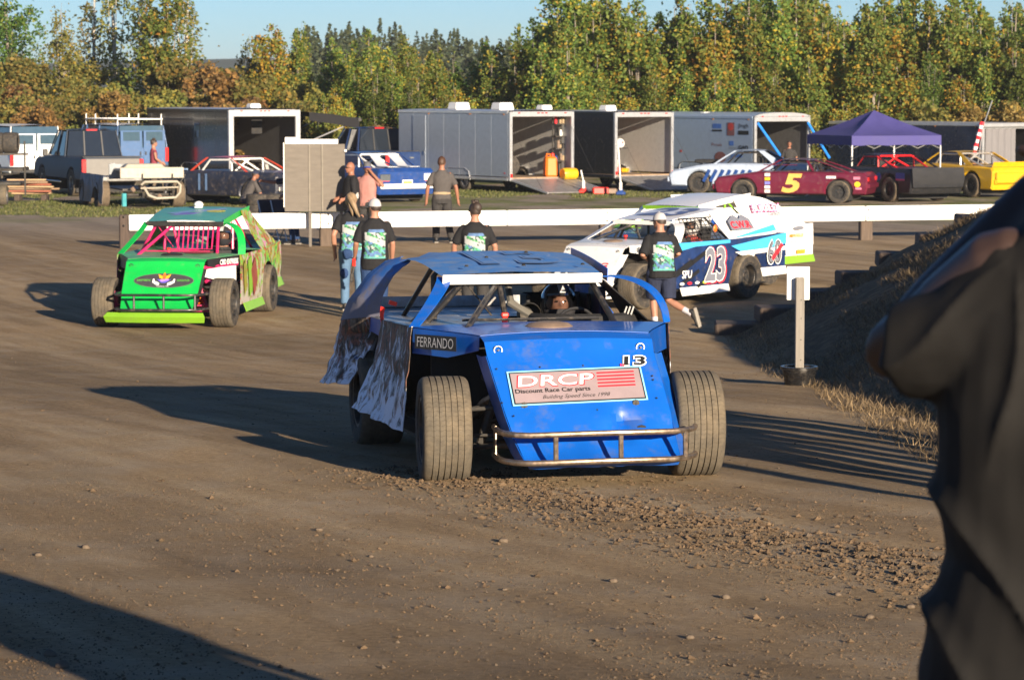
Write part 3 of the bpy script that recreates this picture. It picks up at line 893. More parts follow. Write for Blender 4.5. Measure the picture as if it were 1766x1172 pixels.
def modified(cfg):
    g = cfg.get
    root = thing(g('name', 'race_car'), cfg['label'], 'race car', cfg['loc'], rot=(cfg.get('pitch', 0), cfg.get('roll', 0), cfg['yaw']), group='dirt modified race cars')
    nose_m, hood_m, roof_m, side_m = cfg['nose'], cfg['hood'], cfg['roof'], cfg['side']
    strip_m = g('strip', nose_m); cage_m = g('cage', M_BLACKTUBE); dmg = g('damaged', False)
    rzf, rzr = g('rz', (1.20, 1.36)); yq = g('tail', 3.7)
    seed = g('seed', 1)
    # nose panel
    rows = []
    fine = []
    for (a, b) in zip(NOSE, NOSE[1:]):
        for t in (0, .34, .67): fine.append(tuple(lerp(a[i], b[i], t) for i in range(3)))
    fine.append(NOSE[-1])
    for (y, z, hw) in fine:
        row = []
        for k in range(25):
            u = -1 + 2 * k / 24
            lf = g('lift', 0) * max(0, 1 - (z - .13) / .70)
            p = Vector((u * hw + (.085 * max(0, (.8 - z) / .67) if dmg else 0), y - .015 * (1 - u * u), z + lf + .02 * (1 - u * u) * max(0, min(1, (z - .80) / .115))))
            if dmg: p.y += .004 * noise.noise(Vector((u * 3, z * 4, 11)))
            if dmg and z < .50:
                a = min(1, (.50 - z) / .12)
                p.y += a * (.034 * noise.noise(Vector((u * 3.1, z * 7, seed))) + .014 * noise.noise(Vector((u * 8, z * 14, seed))))
                if u > .3: p.y += a * .035 * max(0, noise.noise(Vector((u * 4, z * 6, 7)))) * 2
                p.z += a * .012 * noise.noise(Vector((u * 4, z * 9, 5)))
            row.append(p)
        rows.append(row)
    mb = MB(); mb.sheet(rows, .005)
    nose = mb.build('nose_panel', nose_m, root, sharp=28)
    # nose sides
    for s in (-1, 1):
        rr = []
        for (y, z, hw) in NOSE[2:8]:
            sh = (.085 * max(0, (.8 - z) / .67) if dmg else 0); z = z + g('lift', 0) * max(0, 1 - (z - .13) / .70)
            back = .24 if s < 0 else .14
            rr.append([(sh + s * (hw + .004), y + .004, z), (sh + s * (hw + .012 + (.03 if dmg and s > 0 else 0)), y + back * .5, z - .01), (sh + s * (hw + .018 + (.07 if dmg and s > 0 else 0)), y + back, z - .005)])
        mb = MB(); mb.sheet(rr, .004); mb.build('nose_side', g('noseside', nose_m), root)
    # hood flaring out to the doors
    rows = []
    for i in range(9):
        t = i / 8; y = lerp(.125, .86, t); hw = .555 + (.86 - .555) * (t ** 1.15); z = lerp(.917, .945, t)
        rows.append([(u * hw, y, z + .02 * (1 - u * u)) for u in [-1 + 2 * k / 12 for k in range(13)]])
    mb = MB(); mb.sheet(rows, .005); mb.build('hood', hood_m, root)
    # strips below the hood edge
    for s in (-1, 1):
        rr = []
        for i in range(7):
            t = i / 6; y = lerp(.13, .85, t); hw = .559 + (.862 - .559) * (t ** 1.15); z = lerp(.915, .940, t)
            h = lerp(.09, .165, min(1, t * 2))
            rr.append([(s * hw, y, z), (s * (hw + .006), y, z - h)])
        mb = MB(); mb.sheet(rr, .004); mb.build('fender_strip', strip_m, root)
    # inner black panels, firewall, tub
    mb = MB()
    mb.box((0, .82, .56), (1.5, .02, .66), 0)
    mb.box((0, 2.1, .22), (1.66, 2.6, .02), 0)
    mb.box((.03, 2.55, .58), (1.5, .02, .7), 0)
    mb.box((-.02, 1.7, .57), (.02, 1.7, .7), 0)
    mb.build('inner_panels', g('inner', M_BLACK), root)
    if g('baywhite'):
        mb = MB(); mb.sheet([[(.52, .10, .775), (.70, .45, .80), (.83, .74, .80)], [(.52, .10, .68), (.70, .45, .60), (.83, .74, .52)]], .01); mb.build('inner_white_panel', M_WHITE, root)
        for p_, q_ in (((.50, .12, .80), (.84, .76, .83)), ((.55, .10, .62), (.84, .74, .48)), ((.42, -.2, .30), (.45, .05, .58))): mb = MB(); mb.tube([p_, q_], .028, 8); mb.build('brace_tube', cage_m, root)
    # deck with the cockpit opening on the driver's side
    deck_m = g('deck', M_DECK); mb = MB()
    zr = .93
    def deck(x0, x1, y0, y1, z0=.935, z1=None):
        z1 = z0 if z1 is None else z1
        nx, ny = max(2, int((x1 - x0) / .15)), max(2, int((y1 - y0) / .2))
        mb.sheet([[(lerp(x0, x1, i / nx), lerp(y0, y1, j / ny), lerp(z0, z1, j / ny) + .006 * noise.noise(Vector((lerp(x0, x1, i / nx) * 3, lerp(y0, y1, j / ny) * 3, seed)))) for i in range(nx + 1)] for j in range(ny + 1)], .004)
    deck(-.87, .02, .865, 2.3, .945, .94); deck(.02, .87, .865, 1.06, .945); deck(.02, .87, 2.25, 2.5, .94); deck(-.87, .02, 2.3, 2.5, .94)
    deck(-.87, .87, 2.5, yq - .1, .94, .985)
    mb.build('deck', deck_m, root)
    # cockpit cowl and seat
    mb = MB()
    arc = [(.42 + .40 * sin(a), 1.35 - .33 * cos(a)) for a in [R(d) for d in range(-90, 91, 15)]]
    mb.sheet([[(x, y, .93) for x, y in arc], [(lerp(x, .42, .05), y + .02, .985) for x, y in arc], [(lerp(x, .42, .12), y + .05, 1.0) for x, y in arc]], .006)
    mb.build('cockpit_cowl', M_BLACK, root)
    mb = MB()
    mb.box((.38, 2.14, .72), (.44, .06, .80), 0, .02, rot=(R(-8), 0, 0)); mb.box((.38, 1.9, .42), (.44, .46, .08), 0, .02)
    mb.box((.16, 2.06, .98), (.03, .22, .26), 0, .01); mb.box((.60, 2.06, .98), (.03, .22, .26), 0, .01)
    mb.build('seat', g('seatcol', M_BLACK), root)
    mb = MB(); mb.lathe([(.15 + .012 * cos(a), .012 * sin(a)) for a in [2 * PI * k / 8 for k in range(9)]], c=(.38, 1.42, .88), axis='Y', n=24)
    mb.tube([(.38, 1.42, .88), (.38, 1.1, .75)], .015); mb.tube([(.24, 1.42, .88), (.52, 1.42, .88)], .008)
    mb.build('steering_wheel', M_BLACKTUBE, root)
    # doors
    for s in (-1, 1):
        rows = []
        ny, nz_ = 14, 12
        for j in range(nz_ + 1):
            t = j / nz_; row = []
            for i in range(ny + 1):
                q = i / ny
                y = lerp(.80, 2.28 if not (dmg and s < 0) else 2.05, q)
                zb = .25 if not (dmg and s < 0) else lerp(.26, .33, q)
                zt = .945
                z = lerp(zt, zb, t)
                x = .875 + .012 * sin(PI * t)
                if dmg and s < 0:
                    x += .20 * t * t * (.35 + .65 * q) + .07 * abs(noise.noise(Vector((q * 3.2, t * 3.0, 4)))) * (t + .15) + .022 * noise.noise(Vector((q * 8, t * 7, 4))) * (.3 + t)
                    z += .02 * noise.noise(Vector((q * 5, t * 3, 8))) * t
                row.append((s * x, y, z))
            rows.append(row)
        mb = MB(); mb.sheet(rows, .005); mb.build('door_panel', side_m, root, sharp=(14 if dmg and s < 0 else 50))
    # quarter panels with the wheel cut-out
    for s in (-1, 1):
        bad = dmg and s < 0
        if bad: continue
        rows = []
        ny, nz_ = 22, 10
        y0 = 2.285 if not bad else 2.055
        for j in range(nz_ + 1):
            t = j / nz_; row = []
            for i in range(ny + 1):
                q = i / ny; y = lerp(y0, yq, q)
                zb = .45
                dd = y - 2.75
                if abs(dd) < .44: zb = max(zb, .36 + math.sqrt(max(0, .44 ** 2 - dd * dd)) * .88)
                if y < 2.42: zb = min(zb, lerp(.3, .62, (y - y0) / max(.01, 2.42 - y0)))
                if bad: zb = max(.42 if y > 2.9 else .70, zb - .05)
                zt = lerp(.945, .99, max(0, (y - 2.5) / (yq - 2.5)))
                z = lerp(zt, zb, t); x = .878
                if bad:
                    x += .30 * t * t * q + .035 * noise.noise(Vector((q * 5, t * 3, 14))) * (.3 + t)
                row.append((s * x, y, z))
            rows.append(row)
        mb = MB(); mb.sheet(rows, .005); mb.build('quarter_panel', g('quarter', side_m), root, sharp=50)
    # tail panel
    mb = MB(); mb.sheet([[(lerp(-.878, .878, k / 8), yq - .005, .985) for k in range(9)], [(lerp(-.878, .878, k / 8), yq + .02, .62) for k in range(9)]], .005)
    mb.build('tail_panel', g('quarter', side_m), root)
    mb = MB(); mb.box((-.02, yq - .25, 1.02), (1.62, .02, .085), 0, .004, rot=(R(-18), 0, 0)); mb.build('spoiler', g('spoiler', M_DECK), root)
    # roof with turned-down edges
    rows = []
    ry0, ry1 = 1.22, 2.60
    ny = 12
    for i in range(ny + 1):
        t = i / ny; y = lerp(ry0, ry1, t); hw = lerp(.555, .625, t); z = lerp(rzf, rzr, t) + .02 * sin(PI * t)
        row = []
        for k in range(17):
            u = -1 + 2 * k / 16
            p = Vector((u * hw + (-.04 if dmg else 0), y, z + .022 * (1 - u * u)))
            if dmg:
                p.z += .008 * noise.noise(Vector((u * 3, t * 4, 2)))
                if u < -.6 and t > .6: p.z += -.05 * (-.6 - u) / .4 * (t - .6) / .4 + .03 * noise.noise(Vector((u * 9, t * 9, 1)))
            row.append(p)
        rows.append(row)
    mb = MB(); mb.sheet(rows, -.008); mb.build('roof', roof_m, root, sharp=30)
    mb = MB(); mb.box((-.04 if dmg else 0, ry0 - .012, rzf - .025), (1.11, .02, .066), 0, .004, rot=(R(12), 0, 0)); mb.build('visor_lip', g('lip', M_WHITE), root)
    # raised rail along the driver's side of the roof
    mb = MB(); mb.sheet([[(.563 + .07 * t, lerp(ry0, ry1 + .02, t), lerp(rzf, rzr, t) + .035 + .012 * sin(3 * t)) for t in [k / 8 for k in range(9)]], [(.56 + .068 * t, lerp(ry0, ry1, t), lerp(rzf, rzr, t) - .05) for t in [k / 8 for k in range(9)]]], .006)
    mb.build('roof_rail', g('rail', nose_m), root)
    # sail panels from the roof down to the quarters
    for s in (-1, 1):
        bad = dmg and s < 0
        if bad: continue
        rows = []
        nt_ = 14
        for i in range(nt_ + 1):
            t = i / nt_
            z = lerp(rzr - .01 if not bad else rzr + .01, .945, t)
            x = lerp(.622, .874, t ** (1.4 if not bad else .62)) + (0 if not bad else .05 * sin(PI * t))
            ya = lerp(2.08, 2.30, t ** .8) if not bad else lerp(2.48, 2.02, t)
            yb = lerp(2.62, yq - .12, t ** g('sailpow', 1.0)) if not bad else lerp(2.70, 2.66, t)
            za = z
            row = []
            for k in range(9):
                q = k / 8
                xx = x + (.010 * noise.noise(Vector((q * 4, t * 5, 3))) if bad else 0)
                row.append((s * xx, lerp(ya, yb, q), z - (.0 if t == 0 else .03 * q * sin(PI * t) * 0)))
            rows.append(row)
        mb = MB()
        mb.sheet(rows, .006)
        mb.build('sail_panel', (g('sail', side_m) if not bad else g('sailbad', roof_m)), root, sharp=50)
    # window frame strips: from the roof's front corners curving out to the hood corners
    for s in (-1, 1):
        pts = []
        for t in [k / 12 for k in range(13)]:
            if s < 0: x = lerp(.56, .85, t ** 1.2); y = lerp(1.24, .86, t); z = lerp(rzf - .01, .945, t)
            else: x = .56 + .31 * sin(t * PI / 2) ** .9; y = lerp(1.24, .86, t); z = .945 + (rzf - .02 - .945) * cos(t * PI / 2) ** .75
            pts.append((s * x, y, z))
        w0, w1 = g('postw', (.09, .05))
        rows = [[(p[0] - s * lerp(w0, w1, i / 12) * .35, p[1] - .01, p[2]) for i, p in enumerate(pts)], [(p[0] + s * lerp(w0, w1, i / 12) * .55, p[1] + lerp(w0, w1, i / 12) * .5, p[2] + .004) for i, p in enumerate(pts)]]
        mb = MB(); mb.sheet(rows, .008); mb.build('window_post', g('post', nose_m), root)
    # roll cage
    mb = MB(); r = .022
    zf, zb = rzf - .05, rzr - .06
    mb.tube([(-.50, 2.05, .3), (-.50, 2.05, zb - .08), (-.44, 2.05, zb), (.44, 2.05, zb), (.50, 2.05, zb - .08), (.50, 2.05, .3)], r)
    mb.tube([(-.46, 2.05, zb), (-.46, 1.32, zf), (-.40, 1.28, zf), (.40, 1.28, zf), (.46, 1.32, zf), (.46, 2.05, zb)], r)
    mb.tube([(-.44, 1.30, zf), (-.69, 1.40, .93)], r); mb.tube([(-.47, 1.42, zf), (-.74, 1.62, .93)], r)
    mb.tube([(-.20, 1.29, zf), (-.55, .62, .93)], r * .95); mb.tube([(-.19, 1.29, zf), (-.05, 1.40, .6)], r * .9)
    mb.tube([(.46, 1.30, zf), (.53, .88, .93)], r); mb.tube([(.50, 2.05, zb), (.78, 3.2, .5)], r * .8); mb.tube([(-.50, 2.05, zb), (-.78, 3.2, .5)], r * .8)
    mb.tube([(.78, .95, .55), (.80, 2.1, .55)], r); mb.tube([(.78, .95, .75), (.80, 2.1, .75)], r)
    mb.tube([(-.52, .90, .985), (.42, .92, .985)], .009)
    mb.tube([(-.42, 1.29, zf), (-.21, 1.45, .99)], .006)
    mb.build('roll_cage', cage_m, root)
    if g('bars'):
        mb = MB()
        for k in range(9): x = lerp(-.10, .46, k / 8); mb.tube([(x, 1.30, zf), (x + .01, 1.12, 1.0)], .011, 6)
        mb.tube([(-.2, 1.12, 1.0), (.5, 1.12, 1.0)], .011, 6)
        mb.build('windscreen_bars', cage_m, root)
    # chassis, engine, suspension
    mb = MB()
    for s in (-1, 1):
        mb.tube([(s * .36, -.40, .26), (s * .36, .9, .24), (s * .62, 1.3, .22), (s * .62, 2.4, .22), (s * .45, 3.4, .35)], .03, 8)
        mb.tube([(s * .36, -.3, .50), (s * .40, .9, .62)], .022, 8)
        mb.tube([(s * .36, -.28, .26), (s * .36, -.28, .52)], .022)
        mb.tube([(s * .36, -.14, .24), (s * .70, 0, .22), (s * .36, .16, .24)], .018)
        mb.tube([(s * .40, -.10, .48), (s * .68, 0, .46), (s * .40, .12, .48)], .014)
        mb.box((s * .70, 0, .34), (.06, .08, .30), 0, .015)
        mb.tube([(s * .7, -.02, .30), (s * .2, -.16, .30)], .011)
        mb.tube([(s * .42, .05, .72), (s * .58, .02, .24)], .028, 8)
    mb.tube([(-.72, 2.75, .34), (.72, 2.75, .34)], .05, 10); mb.ball((0, 2.75, .34), (.15, .16, .16))
    mb.build('chassis', g('chassis', M_DARKMETAL), root)
    for s in (-1, 1):
        mb = MB(); q = []
        for k in range(60): a = k * .62; q.append((s * (.43 + .14 * (1 - k / 59) * 0) + .05 * cos(a) + s * .10 * (1 - k / 59) * .6, .04 + .05 * sin(a), .28 + .38 * k / 59))
        mb.tube(q, .009, 5); mb.build('coil_spring', g('spring', M_DARKMETAL), root)
    mb = MB()
    mb.box((-.02, .52, .52), (.42, .55, .34), 0, .03); mb.box((-.22, .52, .72), (.16, .5, .12), 0, .02, rot=(0, R(-35), 0)); mb.box((.20, .52, .72), (.16, .5, .12), 0, .02, rot=(0, R(35), 0))
    mb.box((0, -.02, .52), (.52, .06, .40), 0, .01)
    mb.build('engine', M_DARKMETAL, root)
    for s in (-1, 1):
        mb = MB(); mb.tube([(s * .30, .40, .56), (s * .44, .55, .46), (s * .46, 1.0, .30), (s * .48, 1.6, .20)], .035, 8); mb.build('exhaust', M_RUSTSTEEL, root)
    # bumper
    b_m = g('bumper', M_RUSTSTEEL); mb = MB()
    lb = g('lift', 0)
    for z, e in ((.385 - (.03 if dmg else 0) + lb, 0), (.185 + lb, -.015)):
        pts = [(-.54, -.22, z + .01), (-.555, -.42, z), (-.55, -.60, z), (-.50, -.70, z - .002), (-.42, -.735 + e, z - .004), (.0, -.745 + e, z), (.48, -.735 + e, z), (.58, -.69, z + .002), (.66, -.58, z + .004), (.70, -.46, z + .004)]
        mb.tube(pts, .0185, 10)
    for x in (-.26, .15, .57): mb.tube([(x, -.738 if x < .5 else -.70, .19 + lb), (x, -.735 if x < .5 else -.695, .385 + lb - (.03 if dmg else 0))], .0165, 8)
    mb.box((-.55, -.30, .28 + lb), (.008, .06, .20), 0)
    mb.build('bumper', b_m, root)
    if g('valance'):
        va = lb * .75
        mb = MB(); mb.sheet([[(u * .66, -.62 - .06 * (1 - u * u), .165 + va) for u in [-1 + k / 6 for k in range(13)]], [(u * .70, -.68 - .07 * (1 - u * u), .11 + va) for u in [-1 + k / 6 for k in range(13)]], [(u * .68, -.62 - .07 * (1 - u * u), .03 + va) for u in [-1 + k / 6 for k in range(13)]]], .01)
        mb.build('valance', g('valance'), root)
    if g('skirt'):
        for s in (-1, 1):
            mb = MB(); mb.sheet([[(s * .885, .98, .26), (s * .89, 2.25, .26)], [(s * .93, .98, .14), (s * .93, 2.25, .15)]], .01); mb.build('side_skirt', g('skirt'), root)
            mb = MB(); mb.sheet([[(s * .885, 3.15, .46), (s * .89, yq, .46)], [(s * .93, 3.15, .33), (s * .93, yq, .34)]], .01); mb.build('tail_skirt', g('skirt'), root)
    # hood pins, air cleaner
    for x in (-.47, .46):
        mb = MB(); mb.lathe([(.026 + .005 * cos(a), .005 * sin(a)) for a in [2 * PI * k / 6 for k in range(7)]], c=(x, -.028, .835), axis='Y', n=16)
        mb.tube([(x, .01, .84), (x, -.045, .835)], .007, 6); mb.tube([(x - .02, -.035, .80), (x + .035, -.03, .815)], .004, 5)
        mb.build('hood_pin', M_CHROME, root)
    mb = MB(); mb.lathe([(.155, .0), (.16, .03), (.13, .052), (.07, .062), (0, .064)], c=(-.02, .50, .925), n=20); mb.build('air_cleaner', g('dome', M_TAN), root)
    mb = MB(); mb.tube([(-.20, 1.05, .94), (-.20, 1.05, 1.0)], .02, 8); mb.box((-.20, 1.05, 1.01), (.05, .05, .03), 0, .01); mb.build('kill_switch', M_REDPLASTIC, root)
    # wheels
    st = g('steer', 0)
    for s in (-1, 1):
        wheel(root, s * .82, 0, .338, .338, .295, s, st, 6 if g('hi') else 5, 64 if g('hi') else 40, rim=g('rim', M_RIM), side_mat=(M_MUDSIDE if False else None))
        wheel(root, s * .80, 2.75, .345, .345, .31, s, 0, 5, 40, rim=g('rimrear', g('rim', M_RIM)))
    return root

def nose_frame(lift=0):
    a, b = [(q[0], q[1] + lift * max(0, 1 - (q[1] - .13) / .70)) for q in (NOSE[2], NOSE[4])]
    mid = Vector((0, (a[0] + b[0]) / 2 - .016, (a[1] + b[1]) / 2))
    up = Vector((0, a[0] - b[0], a[1] - b[1]))
    return Frame(mid, (1, 0, 0), up)

M_GREYV_ = pbr('grey_vent', (.25, .25, .25), .5)
# ---- the blue car in front
BL = Vector((.372, 17.65, 0))
BL.z = .742
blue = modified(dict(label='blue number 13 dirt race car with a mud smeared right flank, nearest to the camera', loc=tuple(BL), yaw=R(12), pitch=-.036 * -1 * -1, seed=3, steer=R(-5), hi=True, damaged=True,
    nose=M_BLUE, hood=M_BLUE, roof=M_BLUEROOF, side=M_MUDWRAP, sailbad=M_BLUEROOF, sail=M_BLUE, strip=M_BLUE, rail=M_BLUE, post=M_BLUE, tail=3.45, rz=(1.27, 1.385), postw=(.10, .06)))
fr = nose_frame()
mb = MB(); rot = R(1.6)
put_poly(mb, fr, rect(.0, -.015, .876, .262, rot), .006, 3); put_poly(mb, fr, rect(.0, -.015, .856, .242, rot), .0075, 1); put_poly(mb, fr, rect(.0, -.015, .838, .224, rot), .009, 0)
def on(a, b): return (a * cos(rot) - b * sin(rot), -.015 + a * sin(rot) + b * cos(rot))
x, y = on(-.135, .048); put_text(mb, 'DRCP', fr, x, y, .520, .098, .0105, 4, .12, .030, rot)
put_text(mb, 'DRCP', fr, x, y, .500, .084, .012, 2, .12, .012, rot)
x, y = on(-.165, -.032); put_text(mb, 'Discount Race Car parts', fr, x, y, .485, .042, .0135, 1, 0, .012, rot)
x, y = on(-.02, -.080); put_text(mb, 'Building Speed Since 1998', fr, x, y, .44, .036, .0105, 1, .42, 0, rot)
for k in range(5):
    x, y = on(.262 - k * .002, .088 - k * .0255); put_poly(mb, fr, rect(x, y, .245, .0115, rot), .0105, 4)
mb.build('sponsor_decal', [M_PINKPLATE, M_BLACKSTICK, M_WHITESTICK, M_CYANEDGE, M_REDSTICK], blue)
mb = MB(); x, y = .40, .168
put_text(mb, '13', fr, x, y, .165, .088, .006, 1, .1, .075); put_text(mb, '13', fr, x, y, .148, .070, .0075, 0, .1, .03)
put_text(mb, 'N', fr, x - .085, y - .034, .024, .024, .009, 2, 0, .02)
mb.build('number_decal', [M_BLACKSTICK, M_WHITESTICK, M_REDSTICK], blue)
# name on the right fender strip
a, b = Vector((-.868, .80, .86)), Vector((-.60, .14, .86))
fr2 = Frame(a.lerp(b, .40) + Vector((-.014, -.006, .0)), b - a, (0, 0, 1))
mb = MB(); put_poly(mb, fr2, rect(0.02, .0, .50, .095), .010, 0); put_text(mb, 'FERRANDO', fr2, .02, 0, .44, .066, .0125, 1, .08, 0)
mb.build('name_decal', [M_BLACKSTICK, pbr('silver_vinyl', (.5, .5, .5), .4)], blue)
frr = Frame((0, 1.9, 1.362), (1, 0, 0), (0, 1.38, .115))
mb = MB(); M_PALE = pbr('pale_outline_vinyl', (.17, .27, .48), .5)
put_text(mb, '13', frr, .05, .03, .62, .85, .010, 0, .0, .045); put_text(mb, '13', frr, .05, .03, .585, .81, .0125, 1, .0, .02)
mb.build('roof_number', [M_PALE, M_BLUEROOF], blue)
# clutter round the driver
mb = MB(); mb.box((.66, 1.95, 1.03), (.05, .34, .26), 0, .02); mb.build('head_restraint', pbr('navy_panel', (.01, .025, .09), .5), blue)
mb = MB(); mb.sheet([[(.56, 1.30, 1.22), (.60, 1.95, 1.27)], [(.70, 1.2, 1.08), (.76, 1.95, 1.10)], [(.80, 1.05, .96), (.84, 1.95, .96)]], .008); mb.build('window_net', M_BLACK, blue)
for k in range(3): mb = MB(); mb.box((.665 + k * .022, 1.16 - k * .01, 1.02), (.010, .01, .06), 0, rot=(0, R(20), 0)); mb.build('vent_slot', M_GREYV_, blue)
for s_ in (-1, 1): mb = MB(); mb.sheet([[(.38 + s_ * .05, 1.99, .95), (.38 + s_ * .10, 1.99, .95)], [(.38 + s_ * .05, 1.80, .86), (.38 + s_ * .10, 1.80, .86)], [(.38 + s_ * .03, 1.74, .6), (.38 + s_ * .08, 1.74, .6)]], .006); mb.build('harness_strap', M_REDPLASTIC, blue)
mb = MB(); mb.tube([(.10, 2.05, 1.25), (.0, 1.9, 1.18), (-.02, 1.7, 1.06), (.10, 1.6, .98)], .028, 8); mb.build('air_hose', pbr('grey_hose', (.16, .15, .13), .6), blue)
mb = MB(); mb.lathe([(.075, 0), (.085, .03), (.08, .09), (.05, .11), (0, .11)], c=(.12, 1.70, .98), axis='Y', n=16); mb.build('fire_bottle', M_DARKMETAL, blue)
# rivets along the nose and roof
mb = MB()
for a_, b_ in ((-.50, .128), (-.22, .135), (.06, .14), (.36, .14), (.50, .05), (.50, .02), (-.50, -.13), (-.44, -.23), (.50, -.12), (.1, -.2)): mb.ball(fr(a_, b_, .004), .006, 6)
for x_, y_ in ((-.4, 1.35), (0, 1.36), (.42, 1.38), (-.15, 1.9), (.2, 2.2)): mb.lathe([(.016, 0), (.010, .012), (0, .013)], c=(x_, y_, 1.305 + (y_ - 1.22) * .083 + .012), n=8)
mb.build('rivets', M_BLACK, blue)
mb = MB()
mb.ball(fr(.37, -.335, -.02), (.035, .008, .026), 8); mb.build('nose_hole', M_BLACK, blue)
INN = [(-.60, 2.40, 1.345), (-.66, 2.42, 1.30), (-.73, 2.43, 1.23), (-.80, 2.45, 1.10), (-.83, 2.45, .95), (-.82, 2.52, .84), (-.872, 2.58, .72), (-.945, 2.58, .60), (-1.03, 2.60, .46)]
OUT = [(-.60, 2.72, 1.37), (-.72, 2.80, 1.335), (-.835, 2.88, 1.24), (-.975, 2.92, 1.05), (-1.03, 2.98, .90), (-1.05, 3.05, .78), (-1.075, 3.10, .66), (-1.115, 3.14, .54), (-1.16, 3.18, .43)]
def torn(i0, i1, name, m, amp):
    rows = []
    for i in range(i0 * 3, i1 * 3 + 1):
        a, t = divmod(i, 3); t /= 3; b = min(a + 1, 8)
        p, q = Vector(INN[a]).lerp(Vector(INN[b]), t), Vector(OUT[a]).lerp(Vector(OUT[b]), t)
        row = []
        for k in range(11):
            u = k / 10; r_ = p.lerp(q, u)
            r_ += Vector((-.05 * sin(PI * u) + amp * (1.2 * abs(noise.noise(Vector((u * 5, i * .3, 3)))) + .6 * noise.noise(Vector((u * 11, i * .7, 3)))), amp * noise.noise(Vector((u * 3, i * .3, 8))), .02 * noise.noise(Vector((u * 5, i * .2, 1))) * (1 if i > 20 else 0)))
            row.append(r_)
        rows.append(row)
    mb = MB(); mb.sheet(rows, .005); mb.build(name, m, blue, sharp=14)
M_BLUEMUD = pbr('mud_splashed_blue_paint', (.03, .13, .42), .45, var=.15, scale=5, dirt=.75, dirt_col=(.20, .17, .15), dirt_z=(.95, 1.30))
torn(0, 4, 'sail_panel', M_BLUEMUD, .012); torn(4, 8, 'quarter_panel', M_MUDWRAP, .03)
mb = MB(); mb.sheet([[(-.86, 2.06, .94), (-.87, 2.5, .94), (-.86, 2.9, .96), (-.86, 3.44, .98)], [(-.87, 2.06, .82), (-.87, 2.5, .84), (-.87, 2.9, .8), (-.87, 3.44, .76)]], .005); mb.build('deck_edge', M_BLUE, blue)
# torn tape and bent bits on the right flank
mb = MB(); mb.box((-.80, 2.02, 1.06), (.06, .012, .03), 0, rot=(0, .3, .2)); mb.sheet([[(-.885, 2.02, 1.04), (-.86, 2.0, 1.03)], [(-.892, 2.03, .98), (-.868, 2.01, .97)], [(-.885, 2.02, .93), (-.862, 2.02, .90)]], .003)
mb.build('red_tape', M_REDPLASTIC, blue)
mb = MB(); mb.sheet([[(-.90, 2.00, .72), (-.84, 2.02, .71)], [(-.93, 2.08, .66), (-.85, 2.06, .67)], [(-.90, 2.12, .62), (-.86, 2.10, .63)]], .006); mb.build('bent_bracket', M_BLUE, blue)

# ---- the green car
M_GREEN = pbr('bright_green_paint', (.006, .40, .06), .35, var=.06, dirt=.12, coat=.2)
M_LIME = pbr('lime_paint', (.20, .42, .025), .35, var=.06, dirt=.12)
M_TEAL = pbr('teal_faded_paint', (.07, .30, .26), .42, var=.10, dirt=.25, dirt_col=(.30, .38, .36))
M_PINK = pbr('hot_pink_tube', (.55, .02, .12), .35, var=.08)
M_GREYDECAL = pbr('charcoal_decal', (.05, .05, .055), .4, var=.2, scale=20)
M_GREENDECK = pbr('dusty_green_deck', (.07, .33, .12), .40, var=.3, dirt=.5, dirt_col=(.30, .32, .28))
green = modified(dict(label='bright green dirt race car with pink roll cage and graffiti flank, behind on the left', loc=(gp(284, 38.15), 38.15, ground_z(-5, 38)), yaw=R(-6.5), seed=9, lift=.10, rz=(1.38, 1.52),
    nose=M_GREEN, noseside=M_BLACK, hood=M_GREENDECK, roof=M_TEAL, side=M_GRAFFITI, sail=M_GRAFFITI, strip=M_BLACKSTICK, rail=M_GREEN, post=M_GREEN, cage=M_PINK, lip=M_BLACK, bumper=M_BLACKTUBE, valance=M_LIME, skirt=M_LIME,
    deck=M_GREENDECK, bars=True, chassis=pbr('pink_dirty_chassis', (.45, .02, .12), .5, var=.4, dirt=.4), spring=M_ORANGE, baywhite=True, wside=-1, dome=M_BLACK, postw=(.10, .10)))
fr_blue = fr; fr = nose_frame(.10)
mb = MB()
put_poly(mb, fr, ellipse(.03, -.01, .418, .126, 36), .005, 7); put_poly(mb, fr, ellipse(.03, -.01, .410, .120, 36), .0065, 0)
for a_, c_ in ((-42, 1), (-2, 2), (40, 1)):
    q = R(90 - a_); d_ = Vector((cos(q), sin(q)))
    n_ = Vector((-d_.y, d_.x)); b0 = Vector((.03, .0)) + d_ * .02
    put_poly(mb, fr, [tuple(b0), tuple(b0 + d_ * .05 + n_ * .026), tuple(b0 + d_ * .115), tuple(b0 + d_ * .05 - n_ * .026)], .008, c_)
put_poly(mb, fr, [(-.07, .012), (.03, -.012), (.13, .012), (.06, -.05), (.0, -.05)], .0085, 3); put_poly(mb, fr, [(-.03, .006), (.09, .02), (.10, .0), (-.0, -.03)], .0095, 4)
for s in (-1, 1):
    put_poly(mb, fr, [(.03 + s * .155, .015), (.03 + s * .135, .02), (.03 + s * .128, -.02), (.03 + s * .06, -.05), (.03 + s * .055, -.09), (.03 + s * .10, -.085), (.03 + s * .155, -.045)], .009, 5)
put_text(mb, 'EASTSIDE', fr, -.25, -.006, .19, .032, .008, 6, 0, .01); put_text(mb, 'GREENS', fr, .30, -.006, .17, .032, .008, 6, 0, .01)
put_text(mb, 'Portland, OR', fr, .03, -.112, .17, .020, .0085, 5, 0, .01)
mb.build('nose_emblem', [M_GREYDECAL, pbr('orange_vinyl', (.85, .40, .02), .4), pbr('flame_vinyl', (.85, .16, .02), .4), pbr('indigo_vinyl', (.12, .10, .55), .4), pbr('mauve_vinyl', (.55, .22, .50), .4), M_WHITESTICK, pbr('green_vinyl', (.10, .45, .05), .4), pbr('dull_grey_vinyl', (.13, .13, .13), .4)], green)
